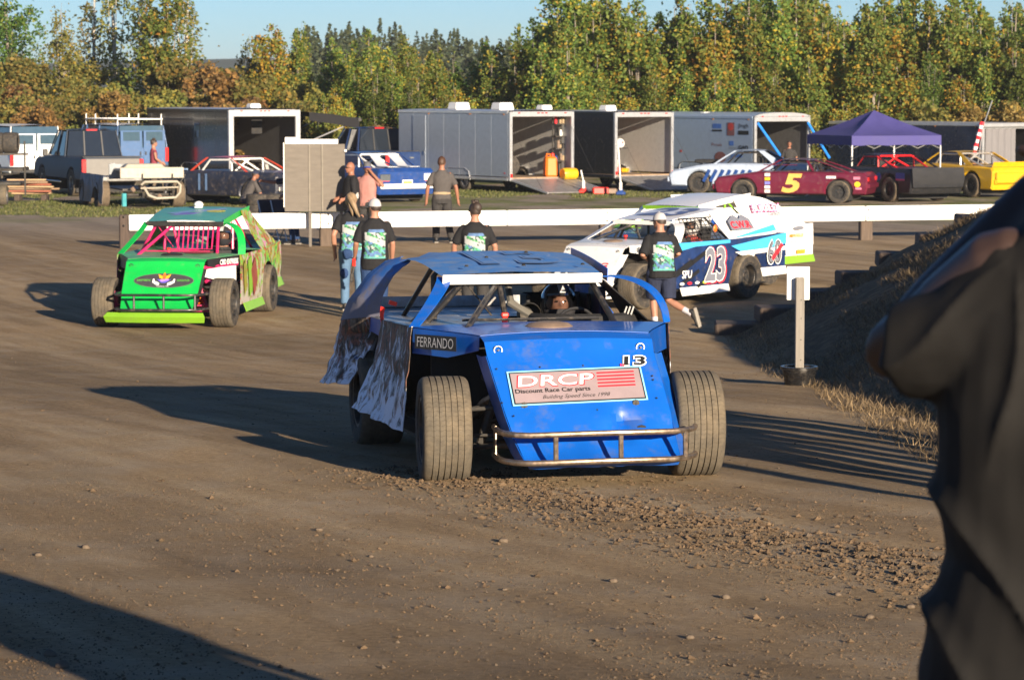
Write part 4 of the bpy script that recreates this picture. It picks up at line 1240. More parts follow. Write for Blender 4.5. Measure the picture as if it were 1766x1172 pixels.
a, b = Vector((.60, .14, .87)), Vector((.868, .80, .87)); fr2 = Frame(a.lerp(b, .55) + Vector((.014, -.006, 0)), b - a, (0, 0, 1))
mb = MB(); put_text(mb, 'CBD EXPRESS', fr2, .03, 0, .44, .075, .010, 0, .1, .03); mb.build('strip_lettering', M_WHITESTICK, green)
frr = Frame((0, 1.9, 1.478), (1, 0, 0), (0, 1.38, .14))
mb = MB(); put_poly(mb, frr, [(-.40, -.1), (-.1, .2), (.35, .42), (.38, .34), (.05, .05), (-.2, -.22)], .012, 0); put_poly(mb, frr, [(-.3, -.3), (0, -.2), (.1, .0), (-.15, -.05)], .0135, 1); put_poly(mb, frr, ellipse(.27, .12, .14, .10, 14), .0135, 2)
mb.build('roof_graphic', [M_PALE, pbr('violet_vinyl', (.14, .12, .40), .45), pbr('mustard_vinyl', (.5, .45, .05), .45)], green)
mb = MB(); mb.ball((-.05, 2.3, 1.58), (.07, .08, .055), 12); mb.box((-.05, 2.3, 1.545), (.10, .10, .02), 0); mb.build('roof_vent', M_WHITE, green)
frh = Frame((.28, .62, .972), (1, 0, 0), (0, 1, .03)); mb = MB(); put_poly(mb, frh, ellipse(.02, .10, .22, .11, 20), .012, 0); mb.build('hood_patch', pbr('faded_red_vinyl', (.42, .06, .05), .5), green)
# painted shapes along the flank
mb = MB(); frd = Frame((.893, 1.5, .6), (0, 1, 0), (0, 0, 1))
put_poly(mb, frd, [(-.30, .25), (-.05, .30), (.0, -.2), (-.2, -.28)], .014, 0); put_poly(mb, frd, [(-.1, .1), (.2, .28), (.35, -.05), (.1, -.3)], .0155, 1)
put_poly(mb, frd, [(-.6, .2), (-.45, .28), (-.38, -.1), (-.55, -.25)], .0155, 2); mb.build('flank_graphic', [M_LIME, pbr('coral_vinyl', (.24, .05, .03), .45), pbr('yellow_vinyl', (.26, .25, .03), .45)], green)

fr = fr_blue
# ---- the two cars on the right
M_WHITECAR = pbr('white_car_paint', (.74, .74, .74), .35, var=.04, dirt=.14, coat=.2)
M_NAVYWRAP = pbr('navy_wrap', (.010, .026, .095), .35, var=.5, scale=4, dirt=.2)
M_SKY = pbr('sky_blue_vinyl', (.06, .42, .80), .35, var=.08)
M_NAVY = pbr('navy_vinyl', (.02, .035, .11), .4, var=.2)
M_GREYV = pbr('grey_vinyl', (.17, .18, .22), .4, var=.1)
yaw23 = R(-39); W23 = Vector((1.24, 41.8, 0))
car23 = modified(dict(label='white and navy number 23 dirt race car behind the running man', loc=tuple(W23), yaw=yaw23, seed=21, rz=(1.24, 1.38), tail=3.85, sailpow=.75,
    nose=M_WHITECAR, hood=M_WHITECAR, roof=M_WHITECAR, side=M_NAVYWRAP, quarter=M_NAVYWRAP, sail=M_WHITECAR, strip=M_WHITECAR, rail=M_WHITECAR, post=M_WHITECAR, skirt=M_WHITE, deck=M_DECK, bumper=M_WHITE, postw=(.16, .12)))
frd = Frame((.890, 1.55, .6), (0, 1, 0), (0, 0, 1))
mb = MB()
put_poly(mb, frd, [(-.74, .34), (.73, .34), (.73, .29), (-.2, .27), (-.74, .20)], .0135, 1)
for q in ((-.7, -.05, .5, .10), (-.55, -.2, .55, .06), (-.3, .1, .4, .07), (-.1, -.25, .5, .05)): put_poly(mb, frd, rect(q[0] + .2, q[1], q[2], q[3], R(22)), .0135, 3)
put_text(mb, '23', frd, .34, -.03, .60, .58, .015, 4, .06, .05); put_text(mb, '23', frd, .32, -.02, .57, .55, .0165, 0, .06, .05); put_text(mb, '23', frd, .32, -.02, .54, .52, .018, 2, .06, .03)
put_text(mb, 'SPU', frd, -.42, -.14, .26, .12, .015, 0, .1, .02)
for k, m_ in enumerate((0, 4, 0, 5, 0, 4)): put_poly(mb, frd, ellipse(-.55 + k * .2, -.28, .06, .022, 12), .0155, m_)
mb.build('door_graphics', [M_WHITESTICK, M_SKY, M_GREYV, M_BLACKSTICK, M_REDSTICK, pbr('lime_vinyl', (.5, .7, .05), .4)], car23)
frq = Frame((.893, 3.0, .72), (0, 1, 0), (0, 0, 1)); mb = MB()
put_poly(mb, frq, [(-.70, .12), (.84, .27), (.84, .10), (-.3, -.02)], .014, 1)
put_poly(mb, frq, [(-.6, .02), (.84, .06), (.84, .0), (-.4, -.04)], .0155, 0)
put_text(mb, '60', frq, .50, -.02, .42, .42, .017, 0, 0, .05); put_text(mb, '60', frq, .50, -.02, .38, .38, .0185, 3, 0, .03); put_text(mb, '60', frq, .50, -.02, .34, .33, .020, 2, 0, .0)
put_poly(mb, frq, rect(.58, -.02, .36, .075, R(38)), .022, 4)
mb.build('quarter_graphics', [M_WHITESTICK, M_SKY, M_GREYV, M_BLACKSTICK, M_REDSTICK], car23)
# sail panel lettering lies on the leaning sheet
p0, p1 = Vector((.874, 3.0, .945)), Vector((.622, 2.6, 1.37))
frs = Frame(Vector((.765, 2.72, 1.16)), (0, 1, 0), (-.252, 0, .425)); mb = MB()
put_poly(mb, frs, [(-.30, -.11), (.32, -.10), (.30, .07), (.12, .16), (.02, .08), (-.1, .16), (-.30, .06)], .020, 3); put_text(mb, 'C.W.R', frs, 0.0, -.02, .54, .13, .0225, 1, 0, .04)
put_poly(mb, frs, [(-.36, -.24), (.9, -.05), (.9, -.16), (-.30, -.24)], .020, 2)
mb.build('sail_lettering', [M_WHITESTICK, M_REDSTICK, M_SKY, M_GREYV], car23)
mb = MB(); put_text(mb, 'FERRANDO', Frame(Vector((.60, .14, .86)).lerp(Vector((.868, .80, .86)), .45) + Vector((.014, -.006, 0)), Vector((.868, .80, .86)) - Vector((.60, .14, .86)), (0, 0, 1)), 0, 0, .5, .08, .01, 0, .12, .02)
put_text(mb, 'RACING', fr, 0, .02, .8, .09, .006, 1, .1, .03)
for i in range(10):
    for j in range(3):
        if (i + j) % 2 == 0: put_poly(mb, fr, rect(-.36 + i * .08, -.06 - j * .045, .08, .045), .006, 0)
mb.build('nose_lettering', [M_BLACKSTICK, M_REDSTICK], car23)
frr = Frame((0, 1.95, 1.345), (1, 0, 0), (0, 1.38, .14)); mb = MB(); put_text(mb, '23', frr, 0, 0, .75, .85, .012, 0, 0, .04); mb.build('roof_number', pbr('slate_vinyl', (.10, .13, .26), .45), car23)
# window net on the driver's side
mb = MB()
for k in range(7): t = k / 6; mb.tube([(lerp(.86, .64, t * .95), 1.25, lerp(.96, 1.29, t)), (lerp(.86, .64, t * .95), 2.1, lerp(.96, 1.29, t))], .007, 5)
for k in range(9): t = k / 8; mb.tube([(.86, lerp(1.25, 2.1, t), .96), (.64, lerp(1.25, 2.05, t), 1.29)], .007, 5)
mb.build('window_net', M_BLACK, car23)
mb = MB(); mb.ball((.80, 2.02, 1.12), (.02, .05, .06), 8); mb.build('net_latch', M_ORANGE, car23)

off = Vector((.60, 3.0, 0)); W60 = W23 + off
car60 = modified(dict(label='white dirt race car with lime pillars, partly hidden behind the number 23 car', loc=tuple(W60), yaw=yaw23, seed=31, rz=(1.34, 1.50), tail=4.15, sailpow=.55,
    nose=M_WHITECAR, hood=M_WHITECAR, roof=M_WHITECAR, side=M_WHITECAR, sail=M_WHITECAR, strip=M_WHITECAR, rail=M_WHITECAR, post=M_WHITECAR, cage=M_LIME, lip=M_LIME, skirt=M_LIME, deck=M_DECK, bumper=M_WHITE, bars=True, postw=(.18, .16), seatcol=pbr('blue_seat', (.02, .10, .4), .5)))
frs = Frame(Vector((.765, 2.85, 1.22)), (0, 1, 0), (-.252, 0, .50)); mb = MB()
put_text(mb, 'BURKLEY', frs, .05, .06, .86, .15, .020, 1, .08, .05); put_text(mb, 'BURKLEY', frs, .05, .06, .82, .115, .0225, 0, .08, .015); put_text(mb, 'RACING', frs, .28, -.05, .36, .06, .0225, 2, .08, .02)
mb.build('sail_lettering', [M_WHITESTICK, pbr('magenta_vinyl', (.70, .10, .32), .4), M_GREYV], car60)
frq = Frame((.893, 3.62, .72), (0, 1, 0), (0, 0, 1)); mb = MB()
put_text(mb, 'MARBLE', frq, 0, .08, .42, .06, .015, 0, 0, .02); put_poly(mb, frq, rect(.12, -.20, .26, .07), .015, 0); put_poly(mb, frq, ellipse(.05, .20, .16, .035, 16), .015, 1); put_text(mb, 'Builders', frq, 0, -.02, .34, .05, .015, 2, .2, 0)
mb.build('quarter_lettering', [pbr('amber_vinyl', (.80, .30, .03), .4), M_GREYV, pbr('peach_vinyl', (.75, .55, .45), .4)], car60)
for s in (-1, 1): mb = MB(); mb.sheet([[(s * .60, 1.05, 1.22), (s * .52, .95, 1.18)], [(s * .74, .62, 1.0), (s * .46, .50, .98)]], .01); mb.build('lime_brace', M_LIME, car60)
# ------------------------------------------------------------------ people
tmp_scene = bpy.data.scenes.new('remesh')
def fuse(mb, mat, name, parent, voxel=.012, smooth=2, wrinkle=0.0, wscale=9, cut=None):
    """joins overlapping closed shapes into one continuous skin"""
    me = bpy.data.meshes.new(name); me.from_pydata(mb.v, [], mb.f)
    bm = bmesh.new(); bm.from_mesh(me); bmesh.ops.recalc_face_normals(bm, faces=bm.faces); bm.to_mesh(me); bm.free()
    ob = bpy.data.objects.new(name, me); tmp_scene.collection.objects.link(ob)
    r = ob.modifiers.new('r', 'REMESH'); r.mode = 'VOXEL'; r.voxel_size = voxel
    s = ob.modifiers.new('s', 'SMOOTH'); s.iterations = smooth; s.factor = .5
    tmp_scene.view_layers[0].update(); dg = tmp_scene.view_layers[0].depsgraph
    nm = bpy.data.meshes.new_from_object(ob.evaluated_get(dg)); nm.name = name
    bpy.data.objects.remove(ob); bpy.data.meshes.remove(me)
    if wrinkle:
        ns = [v.normal.copy() for v in nm.vertices]
        for v, n_ in zip(nm.vertices, ns):
            p = v.co
            k = noise.noise(Vector((p.x * wscale, p.y * wscale, p.z * wscale * .45))) + .5 * noise.noise(Vector((p.x * wscale * 2.1, p.y * wscale * 2.1, p.z * wscale + 4)))
            v.co = p + n_ * wrinkle * k
    nm.materials.clear(); nm.materials.append(mat)
    nm.polygons.foreach_set('use_smooth', [True] * len(nm.polygons)); nm.update()
    o = bpy.data.objects.new(name, nm); C.objects.link(o)
    if parent is not None: o.parent = parent
    return o

def limb(mb, pts, rs, n=12, flat0=False, flat1=False):
    pts = [Vector(p) for p in pts]; rs = list(rs)
    P, Q = [], []
    if not flat0:
        d = (pts[0] - pts[1]).normalized()
        for a in (80, 45): P.append(pts[0] + d * rs[0] * sin(R(a))); Q.append(rs[0] * cos(R(a)))
    P += pts; Q += rs
    if not flat1:
        d = (pts[-1] - pts[-2]).normalized()
        for a in (45, 80): P.append(pts[-1] + d * rs[-1] * sin(R(a))); Q.append(rs[-1] * cos(R(a)))
    mb.tube(P, Q, n)

def rings(mb, R_, n=20):
    """R_: list of (centre, rx, ry); closed loft of horizontal ellipses"""
    vs, fs = [], []
    for c, rx, ry in R_:
        c = Vector(c)
        for k in range(n):
            a = 2 * PI * k / n; ca, sa = cos(a), sin(a)
            vs.append(c + Vector((rx * math.copysign(abs(ca) ** .85, ca), ry * math.copysign(abs(sa) ** .85, sa), 0)))
    for i in range(len(R_) - 1):
        for k in range(n):
            l = (k + 1) % n; fs.append((i * n + k, i * n + l, (i + 1) * n + l, (i + 1) * n + k))
    fs.append(tuple(range(n - 1, -1, -1))); m = (len(R_) - 1) * n; fs.append(tuple(m + k for k in range(n)))
    mb.add(vs, fs, 0, True)

M_SKIN = pbr('skin', (.33, .165, .11), .5, var=.10, scale=8, spec=.35)
M_SKINTAN = pbr('tanned_skin', (.27, .12, .075), .5, var=.12, scale=8, spec=.35)
M_BLACKCLOTH = pbr('black_cotton', (.016, .016, .018), .85, var=.25, scale=20, spec=.2)
M_GREYCLOTH = pbr('grey_cotton', (.075, .068, .066), .9, var=.12, scale=20, spec=.2)
M_DARKCLOTH = pbr('dark_grey_cloth', (.040, .038, .038), .9, var=.2, scale=16, spec=.2)
M_DENIM = pbr('light_denim', (.085, .155, .26), .9, var=.22, scale=7, spec=.2)
M_DENIMD = pbr('dark_denim', (.02, .045, .12), .9, var=.2, scale=9, spec=.2)
M_NAVYCLOTH = pbr('navy_cloth', (.022, .028, .055), .9, var=.2, scale=12, spec=.2)
M_PINKCLOTH = pbr('salmon_cotton', (.38, .18, .16), .9, var=.1, scale=12, spec=.2)
M_CREAM = pbr('cream_cloth', (.32, .24, .15), .9, var=.12, scale=10, spec=.2)
M_SOCK = pbr('white_sock', (.45, .44, .48), .9, var=.06)
M_SHOE = pbr('black_shoe', (.02, .02, .022), .6, var=.3)
M_SOLE = pbr('pale_sole', (.28, .26, .23), .7, var=.12, dirt=.3)
M_HAIRBR = pbr('brown_hair', (.035, .022, .016), .6, var=.4, scale=30, stretch=(1, 1, .2))
M_HAIRGINGER = pbr('ginger_hair', (.06, .026, .012), .6, var=.3, scale=30)
M_HAIRBL = pbr('blond_hair', (.24, .165, .095), .55, var=.4, scale=26, stretch=(1, 1, .12))
M_CAPW = pbr('white_cap_cloth', (.42, .41, .42), .8, var=.06)
M_CAPG = pbr('grey_cap_cloth', (.10, .10, .11), .8, var=.1)
M_EYE = pbr('dark_eye', (.02, .018, .016), .2)
PR = [M_BLACKCLOTH, pbr('print_white', (.36, .38, .39), .8, var=.1), pbr('print_green', (.06, .27, .10), .8, var=.35, scale=18), pbr('print_blue', (.08, .16, .33), .8, var=.35, scale=18), pbr('print_aqua', (.09, .32, .29), .8, var=.25, scale=18), pbr('print_dark', (.03, .07, .06), .8, var=.3)]

def person(label, loc, rz=0, h=1.75, bulk=1.0, lean=0.0, side=0.0, arms=None, legs=None, shirt=None, pants=None, hair=None, head_yaw=0.0, head_pitch=0.0, belly=0.0, skin=None, voxel=.012, shoes=True, group='people in the paddock', pelvis_z=.94, extra=None, seated=False, scale_to=None):
    skin = skin or M_SKIN
    root = thing('person', label, 'person', loc, rz, group)
    k = h / 1.75; root.scale = (k, k, k)
    TM = Matrix.Translation((0, 0, pelvis_z)) @ Matrix.Rotation(-lean, 4, 'X') @ Matrix.Rotation(side, 4, 'Y') @ Matrix.Translation((0, 0, -.94))
    def T(p): return TM @ Vector(p)
    b = bulk
    arms = arms or {}; legs = legs or {}
    A = {'R': ((.27, -.02, 1.14), (.29, .06, .90)), 'L': ((-.27, -.02, 1.14), (-.29, .06, .90))}; A.update(arms)
    G = {'R': ((.11, .02, .50), (.11, -.02, .085)), 'L': ((-.11, .02, .50), (-.11, -.02, .085))}; G.update(legs)
    SH = {'R': T((.168 * (1 + (b - 1) * .6), 0, 1.385)), 'L': T((-.168 * (1 + (b - 1) * .6), 0, 1.385))}
    HIP = {'R': Vector((.095 * b, 0, pelvis_z - .03)), 'L': Vector((-.095 * b, 0, pelvis_z - .03))}
    # ---- body: torso, neck, head, limbs and hands grown together
    mb = MB()
    tor = [(.84, .155, .11), (.93, .172, .122), (1.06, .150, .110 + belly * .5), (1.20, .165, .115 + belly * .3), (1.33, .182, .112), (1.41, .160, .095), (1.47, .085, .070), (1.52, .058, .060), (1.57, .055, .060)]
    rings(mb, [(T((0, (.02 if 1.0 < z < 1.3 else 0) * belly * 6, z)), rx * (b if z < 1.45 else 1), ry * (b if z < 1.45 else 1)) for z, rx, ry in tor])
    HM = TM @ Matrix.Translation((0, .015, 1.56)) @ Matrix.Rotation(head_yaw, 4, 'Z') @ Matrix.Rotation(-head_pitch, 4, 'X')
    Hr = HM.to_3x3()
    def Hd(p): return HM @ Vector(p)
    mb.ball(Hd((0, .0, .085)), (.076, .094, .112), 18, rot=Hr); mb.ball(Hd((0, .035, .03)), (.056, .062, .060), 14, rot=Hr)
    mb.ball(Hd((0, .102, .062)), (.014, .020, .024), 8, rot=Hr); mb.ball(Hd((0, .085, .105)), (.048, .018, .014), 8, rot=Hr)
    mb.ball(Hd((0, .090, .022)), (.024, .012, .009), 8, rot=Hr); mb.ball(Hd((0, .082, -.012)), (.022, .016, .016), 8, rot=Hr)
    for s in (-1, 1): mb.ball(Hd((s * .077, -.005, .075)), (.012, .022, .032), 8, rot=Hr)
    for s in 'LR':
        sg = 1 if s == 'R' else -1
        e, w = T(A[s][0]), T(A[s][1])
        limb(mb, [SH[s], SH[s].lerp(e, .5), e, e.lerp(w, .35), w], [.058 * b, .050 * b, .040, .042, .028])
        d = (w - e).normalized()
        sidev = d.cross(Vector((0, 1, .2))).normalized()
        pal = sidev.cross(d).normalized()
        palm = w + d * .055
        limb(mb, [w, w + d * .045, w + d * .085], [.027, .032, .032], 10)
        for f in range(4):
            o_ = (f - 1.5) * .0185
            ln = (.066, .076, .072, .056)[f]
            q0 = w + d * .088 + pal * o_
            q1 = q0 + d * ln * .5 + sidev * sg * .010; q2 = q1 + d * ln * .42 + sidev * sg * .026
            limb(mb, [q0, q1, q2], [.0095, .009, .0075], 6)
        t0 = w + d * .03 + pal * .028; limb(mb, [t0, t0 + d * .035 + pal * .022, t0 + d * .066 + pal * .020 + sidev * sg * .012], [.012, .0105, .009], 6)
        kn, an = Vector(G[s][0]), Vector(G[s][1])
        limb(mb, [HIP[s], HIP[s].lerp(kn, .45), kn, kn.lerp(an, .3), an], [.085 * b, .076 * b, .054, .054 * (1 + (b - 1) * .4), .036])
        f = G[s][2] if len(G[s]) > 2 else (an - Vector((0, 0, .055)), Vector((0, 1, 0)))
    fuse(mb, skin, 'body', root, voxel, 2)
    # eyes
    m2 = MB()
    for s in (-1, 1): m2.ball(Hd((s * .031, .088, .084)), (.012, .008, .007), 8, rot=Hr)
    m2.build('eyes', M_EYE, root)
    # ---- shirt
    if shirt:
        mb = MB(); c = shirt.get('c', 1.0); hem = shirt.get('hem', .84)
        t2 = [(hem, .178 * 1.04, .130 + belly * .35), (.93, .186, .137 + belly * .6), (1.06, .170, .126 + belly), (1.20, .182, .130 + belly * .6), (1.33, .196, .126), (1.41, .172, .108), (1.455, .105, .084), (1.485, .076, .076)]
        rings(mb, [(T((0, (.02 if 1.0 < z < 1.3 else 0) * belly * 6, z)), rx * b * c, ry * b * c) for z, rx, ry in t2])
        sl = shirt.get('sleeve', .80)
        for s in 'LR':
            e, w = T(A[s][0]), T(A[s][1])
            if sl <= 1: limb(mb, [SH[s], SH[s].lerp(e, sl * .5), SH[s].lerp(e, sl)], [.062 * b, .066 * b, .067 * b], 12, False, True)
            else: limb(mb, [SH[s], SH[s].lerp(e, .5), e, e.lerp(w, .5), e.lerp(w, sl - 1)], [.074 * b, .066 * b, .056, .052, .044], 12, False, True)
        so = fuse(mb, shirt['mat'], 'shirt', root, voxel, 2, .008, 9)
        if shirt.get('print'):
            bv = BVHTree.FromPolygons([v.co for v in so.data.vertices], [p.vertices for p in so.data.polygons])
            pm = MB(); W, H, nx, ny = .32 * min(1.1, b), .42, 24, 30
            rr = random.Random(5)
            pts = []; Rt = TM.to_3x3(); dirv = Rt @ Vector((0, 1, 0))
            for j in range(ny + 1):
                row = []
                for i in range(nx + 1):
                    q = T((-W / 2 + W * i / nx, -.6, 1.33 - H * j / ny))
                    hit = bv.ray_cast(q, dirv)[0]
                    row.append((hit if hit is not None else q + dirv * .5) - dirv * .005)
                pts.append(row)
            for j in range(ny):
                for i in range(nx):
                    a, c_ = i / nx, j / ny
                    # band across the middle, green swirl above, blue and aqua below
                    n1 = noise.noise(Vector((a * 3.2, c_ * 5 - a * 2.2, 2)))
                    n2 = noise.noise(Vector((a * 8, c_ * 12 - a * 4, 5)))
                    edge = min(a, 1 - a) < .05 + .03 * n2 or (c_ < .10 and abs(a - .55) > .34 + .12 * n2)
                    band = c_ - .36 - (a - .5) * .26
                    if edge: m_ = 0
                    elif abs(band) < .10: m_ = 1 if not (abs(band) < .03 and int(a * 16) % 5 == 0 and a > .45) else 5
                    elif band < 0: m_ = 3 if c_ < .10 else (5 if n2 > .12 else (2 if n1 + n2 * .3 > -.16 else 1))
                    elif c_ > .90: m_ = 4
                    else: m_ = 5 if n2 > .16 else (1 if n1 > .16 else (3 if n1 < -.14 else (2 if n2 < -.12 else 4)))
                    if m_ == 0: continue
                    pm.add([pts[j][i], pts[j][i + 1], pts[j + 1][i + 1], pts[j + 1][i]], [(0, 1, 2, 3)], m_, True)
            pm.build('shirt_print', PR, root, fixn=False)
    # ---- trousers
    if pants:
        mb = MB(); L_ = pants.get('len', 1.0); wd = pants.get('w', 1.0)
        hz = pelvis_z - .94
        rings(mb, [((0, 0, .80 + hz), .165 * b, .125 * b), ((0, 0, .88 + hz), .180 * b, .134 * b), ((0, 0, .96 + hz), .176 * b, .128 * b), (T((0, 0, 1.02)), .164 * b, .120 * b)])
        for s in 'LR':
            kn, an = Vector(G[s][0]), Vector(G[s][1])
            if L_ >= 1: limb(mb, [HIP[s], HIP[s].lerp(kn, .45), kn, kn.lerp(an, .5), kn.lerp(an, .97)], [.100 * b, .092 * b * wd, .074 * wd, .068 * wd, .066 * wd], 14, False, True)
            else: limb(mb, [HIP[s], HIP[s].lerp(kn, .5), HIP[s].lerp(kn, .94)], [.108 * b, .104 * b * wd, .098 * b * wd], 14, False, True)
        fuse(mb, pants['mat'], pants.get('name', 'trousers'), root, voxel, 2, .006, 11)
    # ---- shoes
    if shoes:
        for s in 'LR':
            an = Vector(G[s][1]); fd = Vector(G[s][2]) if len(G[s]) > 2 else Vector((0.03 if s == 'R' else -.03, 1, 0))
            fd.normalize()
            upv = Vector(G[s][3]).normalized() if len(G[s]) > 3 else Vector((0, 0, 1))
            sd_ = fd.cross(upv).normalized()
            def S(f, l, u): return an + fd * f + sd_ * l + upv * u
            mb = MB(); Rm = Matrix((sd_, fd, upv)).transposed()
            mb.ball(S(.02, 0, -.03), (.046, .085, .05), 12, rot=Rm); mb.ball(S(.11, 0, -.045), (.047, .085, .034), 12, rot=Rm); mb.ball(S(-.035, 0, -.01), (.042, .045, .06), 12, rot=Rm)
            fuse(mb, M_SHOE, 'shoe', root, .010, 2)
            mb = MB(); mb.box(S(.055, 0, -.075), (.086, .29, .026), 0, .010, rot=Rm); mb.build('shoe_sole', M_SOLE, root)
            if pants and pants.get('len', 1) < 1:
                kn = Vector(G[s][0]); mb = MB(); limb(mb, [an, an.lerp(kn, .15), an.lerp(kn, .36)], [.044, .044, .049], 12, True, True); fuse(mb, M_SOCK, 'sock', root, .010, 1)
    # ---- hair and caps
    if hair:
        t = hair['type']
        mb = MB()
        if t in ('short', 'bun', 'ponytail', 'undercap'):
            vs, fs = [], []
            n, hgt = 24, 12
            for i in range(hgt + 1):
                for q in range(n):
                    a = 2 * PI * q / n; th = PI * .5 * i / hgt * 1.28
                    back = .5 - .5 * sin(a)
                    th = min(th, PI * (.36 + .34 * back))
                    k_ = 1.09 + .05 * noise.noise(Vector((cos(a) * 5, sin(a) * 5, i * .8)))
                    if t == 'undercap' and th < .9: k_ = .98
                    vs.append(Hd((.079 * k_ * sin(th) * cos(a), .097 * k_ * sin(th) * sin(a), .088 + .113 * k_ * cos(th))))
            for i in range(hgt):
                for q in range(n): fs.append((i * n + q, i * n + (q + 1) % n, (i + 1) * n + (q + 1) % n, (i + 1) * n + q))
            mb.add(vs, fs, 0, True)
        if t == 'bun':
            rr = random.Random(2)
            for q in range(9): mb.ball(Hd((rr.uniform(-.035, .045), rr.uniform(-.05, .02), .205 + rr.uniform(-.015, .03))), (.030, .030, .026), 8)
            mb.ball(Hd((0, -.06, .13)), (.075, .055, .08), 12)
        if t == 'ponytail':
            mb.tube([Hd((.0, -.09, .16)), Hd((.05, -.15, .12)), Hd((.12, -.17, .02)), Hd((.17, -.16, -.10)), Hd((.20, -.14, -.16))], [.035, .045, .040, .026, .006], 10)
            mb.tube([Hd((.0, -.085, .13)), Hd((.04, -.135, .06)), Hd((.07, -.14, -.06)), Hd((.08, -.13, -.14))], [.03, .035, .028, .006], 8)
            mb.ball(Hd((0, -.045, .10)), (.078, .070, .10), 12)
        if mb.f: mb.build('hair', hair['mat'], root, sharp=60)
        if hair.get('cap'):
            mb = MB(); vs, fs = [], []
            n, hgt = 24, 8
            for i in range(hgt + 1):
                for q in range(n):
                    a = 2 * PI * q / n; th = PI * .5 * i / hgt
                    vs.append(Hd((.088 * sin(th) * cos(a), .106 * sin(th) * sin(a) - .004, .098 + .118 * cos(th) ** .9)))
            for i in range(hgt):
                for q in range(n): fs.append((i * n + q, i * n + (q + 1) % n, (i + 1) * n + (q + 1) % n, (i + 1) * n + q))
            mb.add(vs, fs, 0, True)
            mb.ball(Hd((0, 0, .217)), .010, 6)
            cb = mb.build('cap', hair['cap'], root, sharp=60)
            mb = MB(); sg = -1 if hair.get('backwards') else 1
            mb.sheet([[Hd((u * .075, sg * (.092 * math.sqrt(max(.1, 1 - u * u * .6)) + d * .075 * math.sqrt(max(0, 1 - u * u * .8))), .105 - d * .012 - abs(u) * .012)) for u in [-1 + q / 5 for q in range(11)]] for d in (0, .5, 1)], .005)
            mb.build('cap_peak', hair.get('peak', hair['cap']), root)
    if extra: extra(root, T, Hd, Hr, A)
    return root

def sunglasses(root, T, Hd, Hr, A):
    mb = MB()
    for s in (-1, 1): mb.ball(Hd((s * .034, .098, .082)), (.026, .010, .017), 10, rot=Hr); mb.tube([Hd((s * .06, .085, .086)), Hd((s * .08, .0, .085))], .004, 5)
    mb.tube([Hd((-.06, .092, .09)), Hd((.06, .092, .09))], .004, 5); mb.build('sunglasses', M_BLACK, root)

# woman with the ponytail and man with the white cap, walking away on the left
D = 41.0
person('woman with a blond ponytail in a black printed shirt and patched jeans walking away', (gp(606, D), D, 0), R(4), 1.72, 1.02, lean=.03, head_yaw=R(-25),
    arms={'L': ((-.27, -.06, 1.13), (-.25, .04, .88)), 'R': ((.25, -.02, 1.14), (.24, .10, .92))}, legs={'L': ((-.10, .06, .50), (-.10, .02, .085)), 'R': ((.11, -.02, .50), (.12, -.16, .12))},
    shirt=dict(mat=M_BLACKCLOTH, print=True, hem=.90, sleeve=.72), pants=dict(mat=M_DENIM), hair=dict(type='ponytail', mat=M_HAIRBL), group='people in matching black printed shirts')
pw = [o for o in bpy.data.objects if o.get('label', '').startswith('woman with a blond')][0]
for c, s_ in (((-.06, -.128, .86), (.13, .03, .14)), ((-.115, -.072, .56), (.11, .03, .13))): mbp = MB(); mbp.ball(c, (s_[0] * .62, s_[1] * .9, s_[2] * .62), 10); mbp.build('denim_patch', M_DENIMD, pw)
D = 39.2
person('heavy man in a white backwards cap and black printed shirt carrying a red tool', (gp(646, D), D, 0), R(2), 1.70, 1.06, lean=-.02, head_yaw=R(40), belly=.03,
    arms={'L': ((-.27, -.03, 1.12), (-.29, .14, .93)), 'R': ((.26, -.02, 1.12), (.25, .08, .88))}, shirt=dict(mat=M_BLACKCLOTH, print=True, hem=.74, c=1.04, sleeve=.92), pants=dict(mat=M_DENIMD, w=1.15),
    hair=dict(type='undercap', mat=M_HAIRBR, cap=M_CAPW, peak=M_CAPG), group='people in matching black printed shirts')
mb = MB(); hx, hy = gp(646, D) - .30, D - .02
tl = thing('hand_tool', 'red and black hand tool held by the man in the white cap', 'tool', (hx, hy + .12, .79))
mb.box((0, 0, .02), (.05, .05, .12), 0, .015, rot=(R(15), 0, 0)); mb.build('grip', M_REDPLASTIC, tl)
mb = MB(); mb.tube([(0, 0, -.03), (-.02, 0, -.13)], .018); mb.box((-.03, 0, -.19), (.05, .05, .12), 0, .01, rot=(0, R(8), 0)); mb.build('head', M_DARKMETAL, tl)
D = 38.4
person('woman with dark pinned up hair in a black printed shirt at the middle', (gp(819, D), D, 0), R(-3), 1.68, 1.05, head_yaw=R(30),
    arms={'L': ((-.30, .02, 1.14), (-.31, .12, .92)), 'R': ((.29, .0, 1.13), (.28, .08, .90))}, shirt=dict(mat=M_BLACKCLOTH, print=True, hem=.80, c=1.03, sleeve=.85), pants=dict(mat=M_DARKCLOTH, w=1.15), hair=dict(type='bun', mat=M_HAIRBR), skin=M_SKIN, group='people in matching black printed shirts', extra=sunglasses)
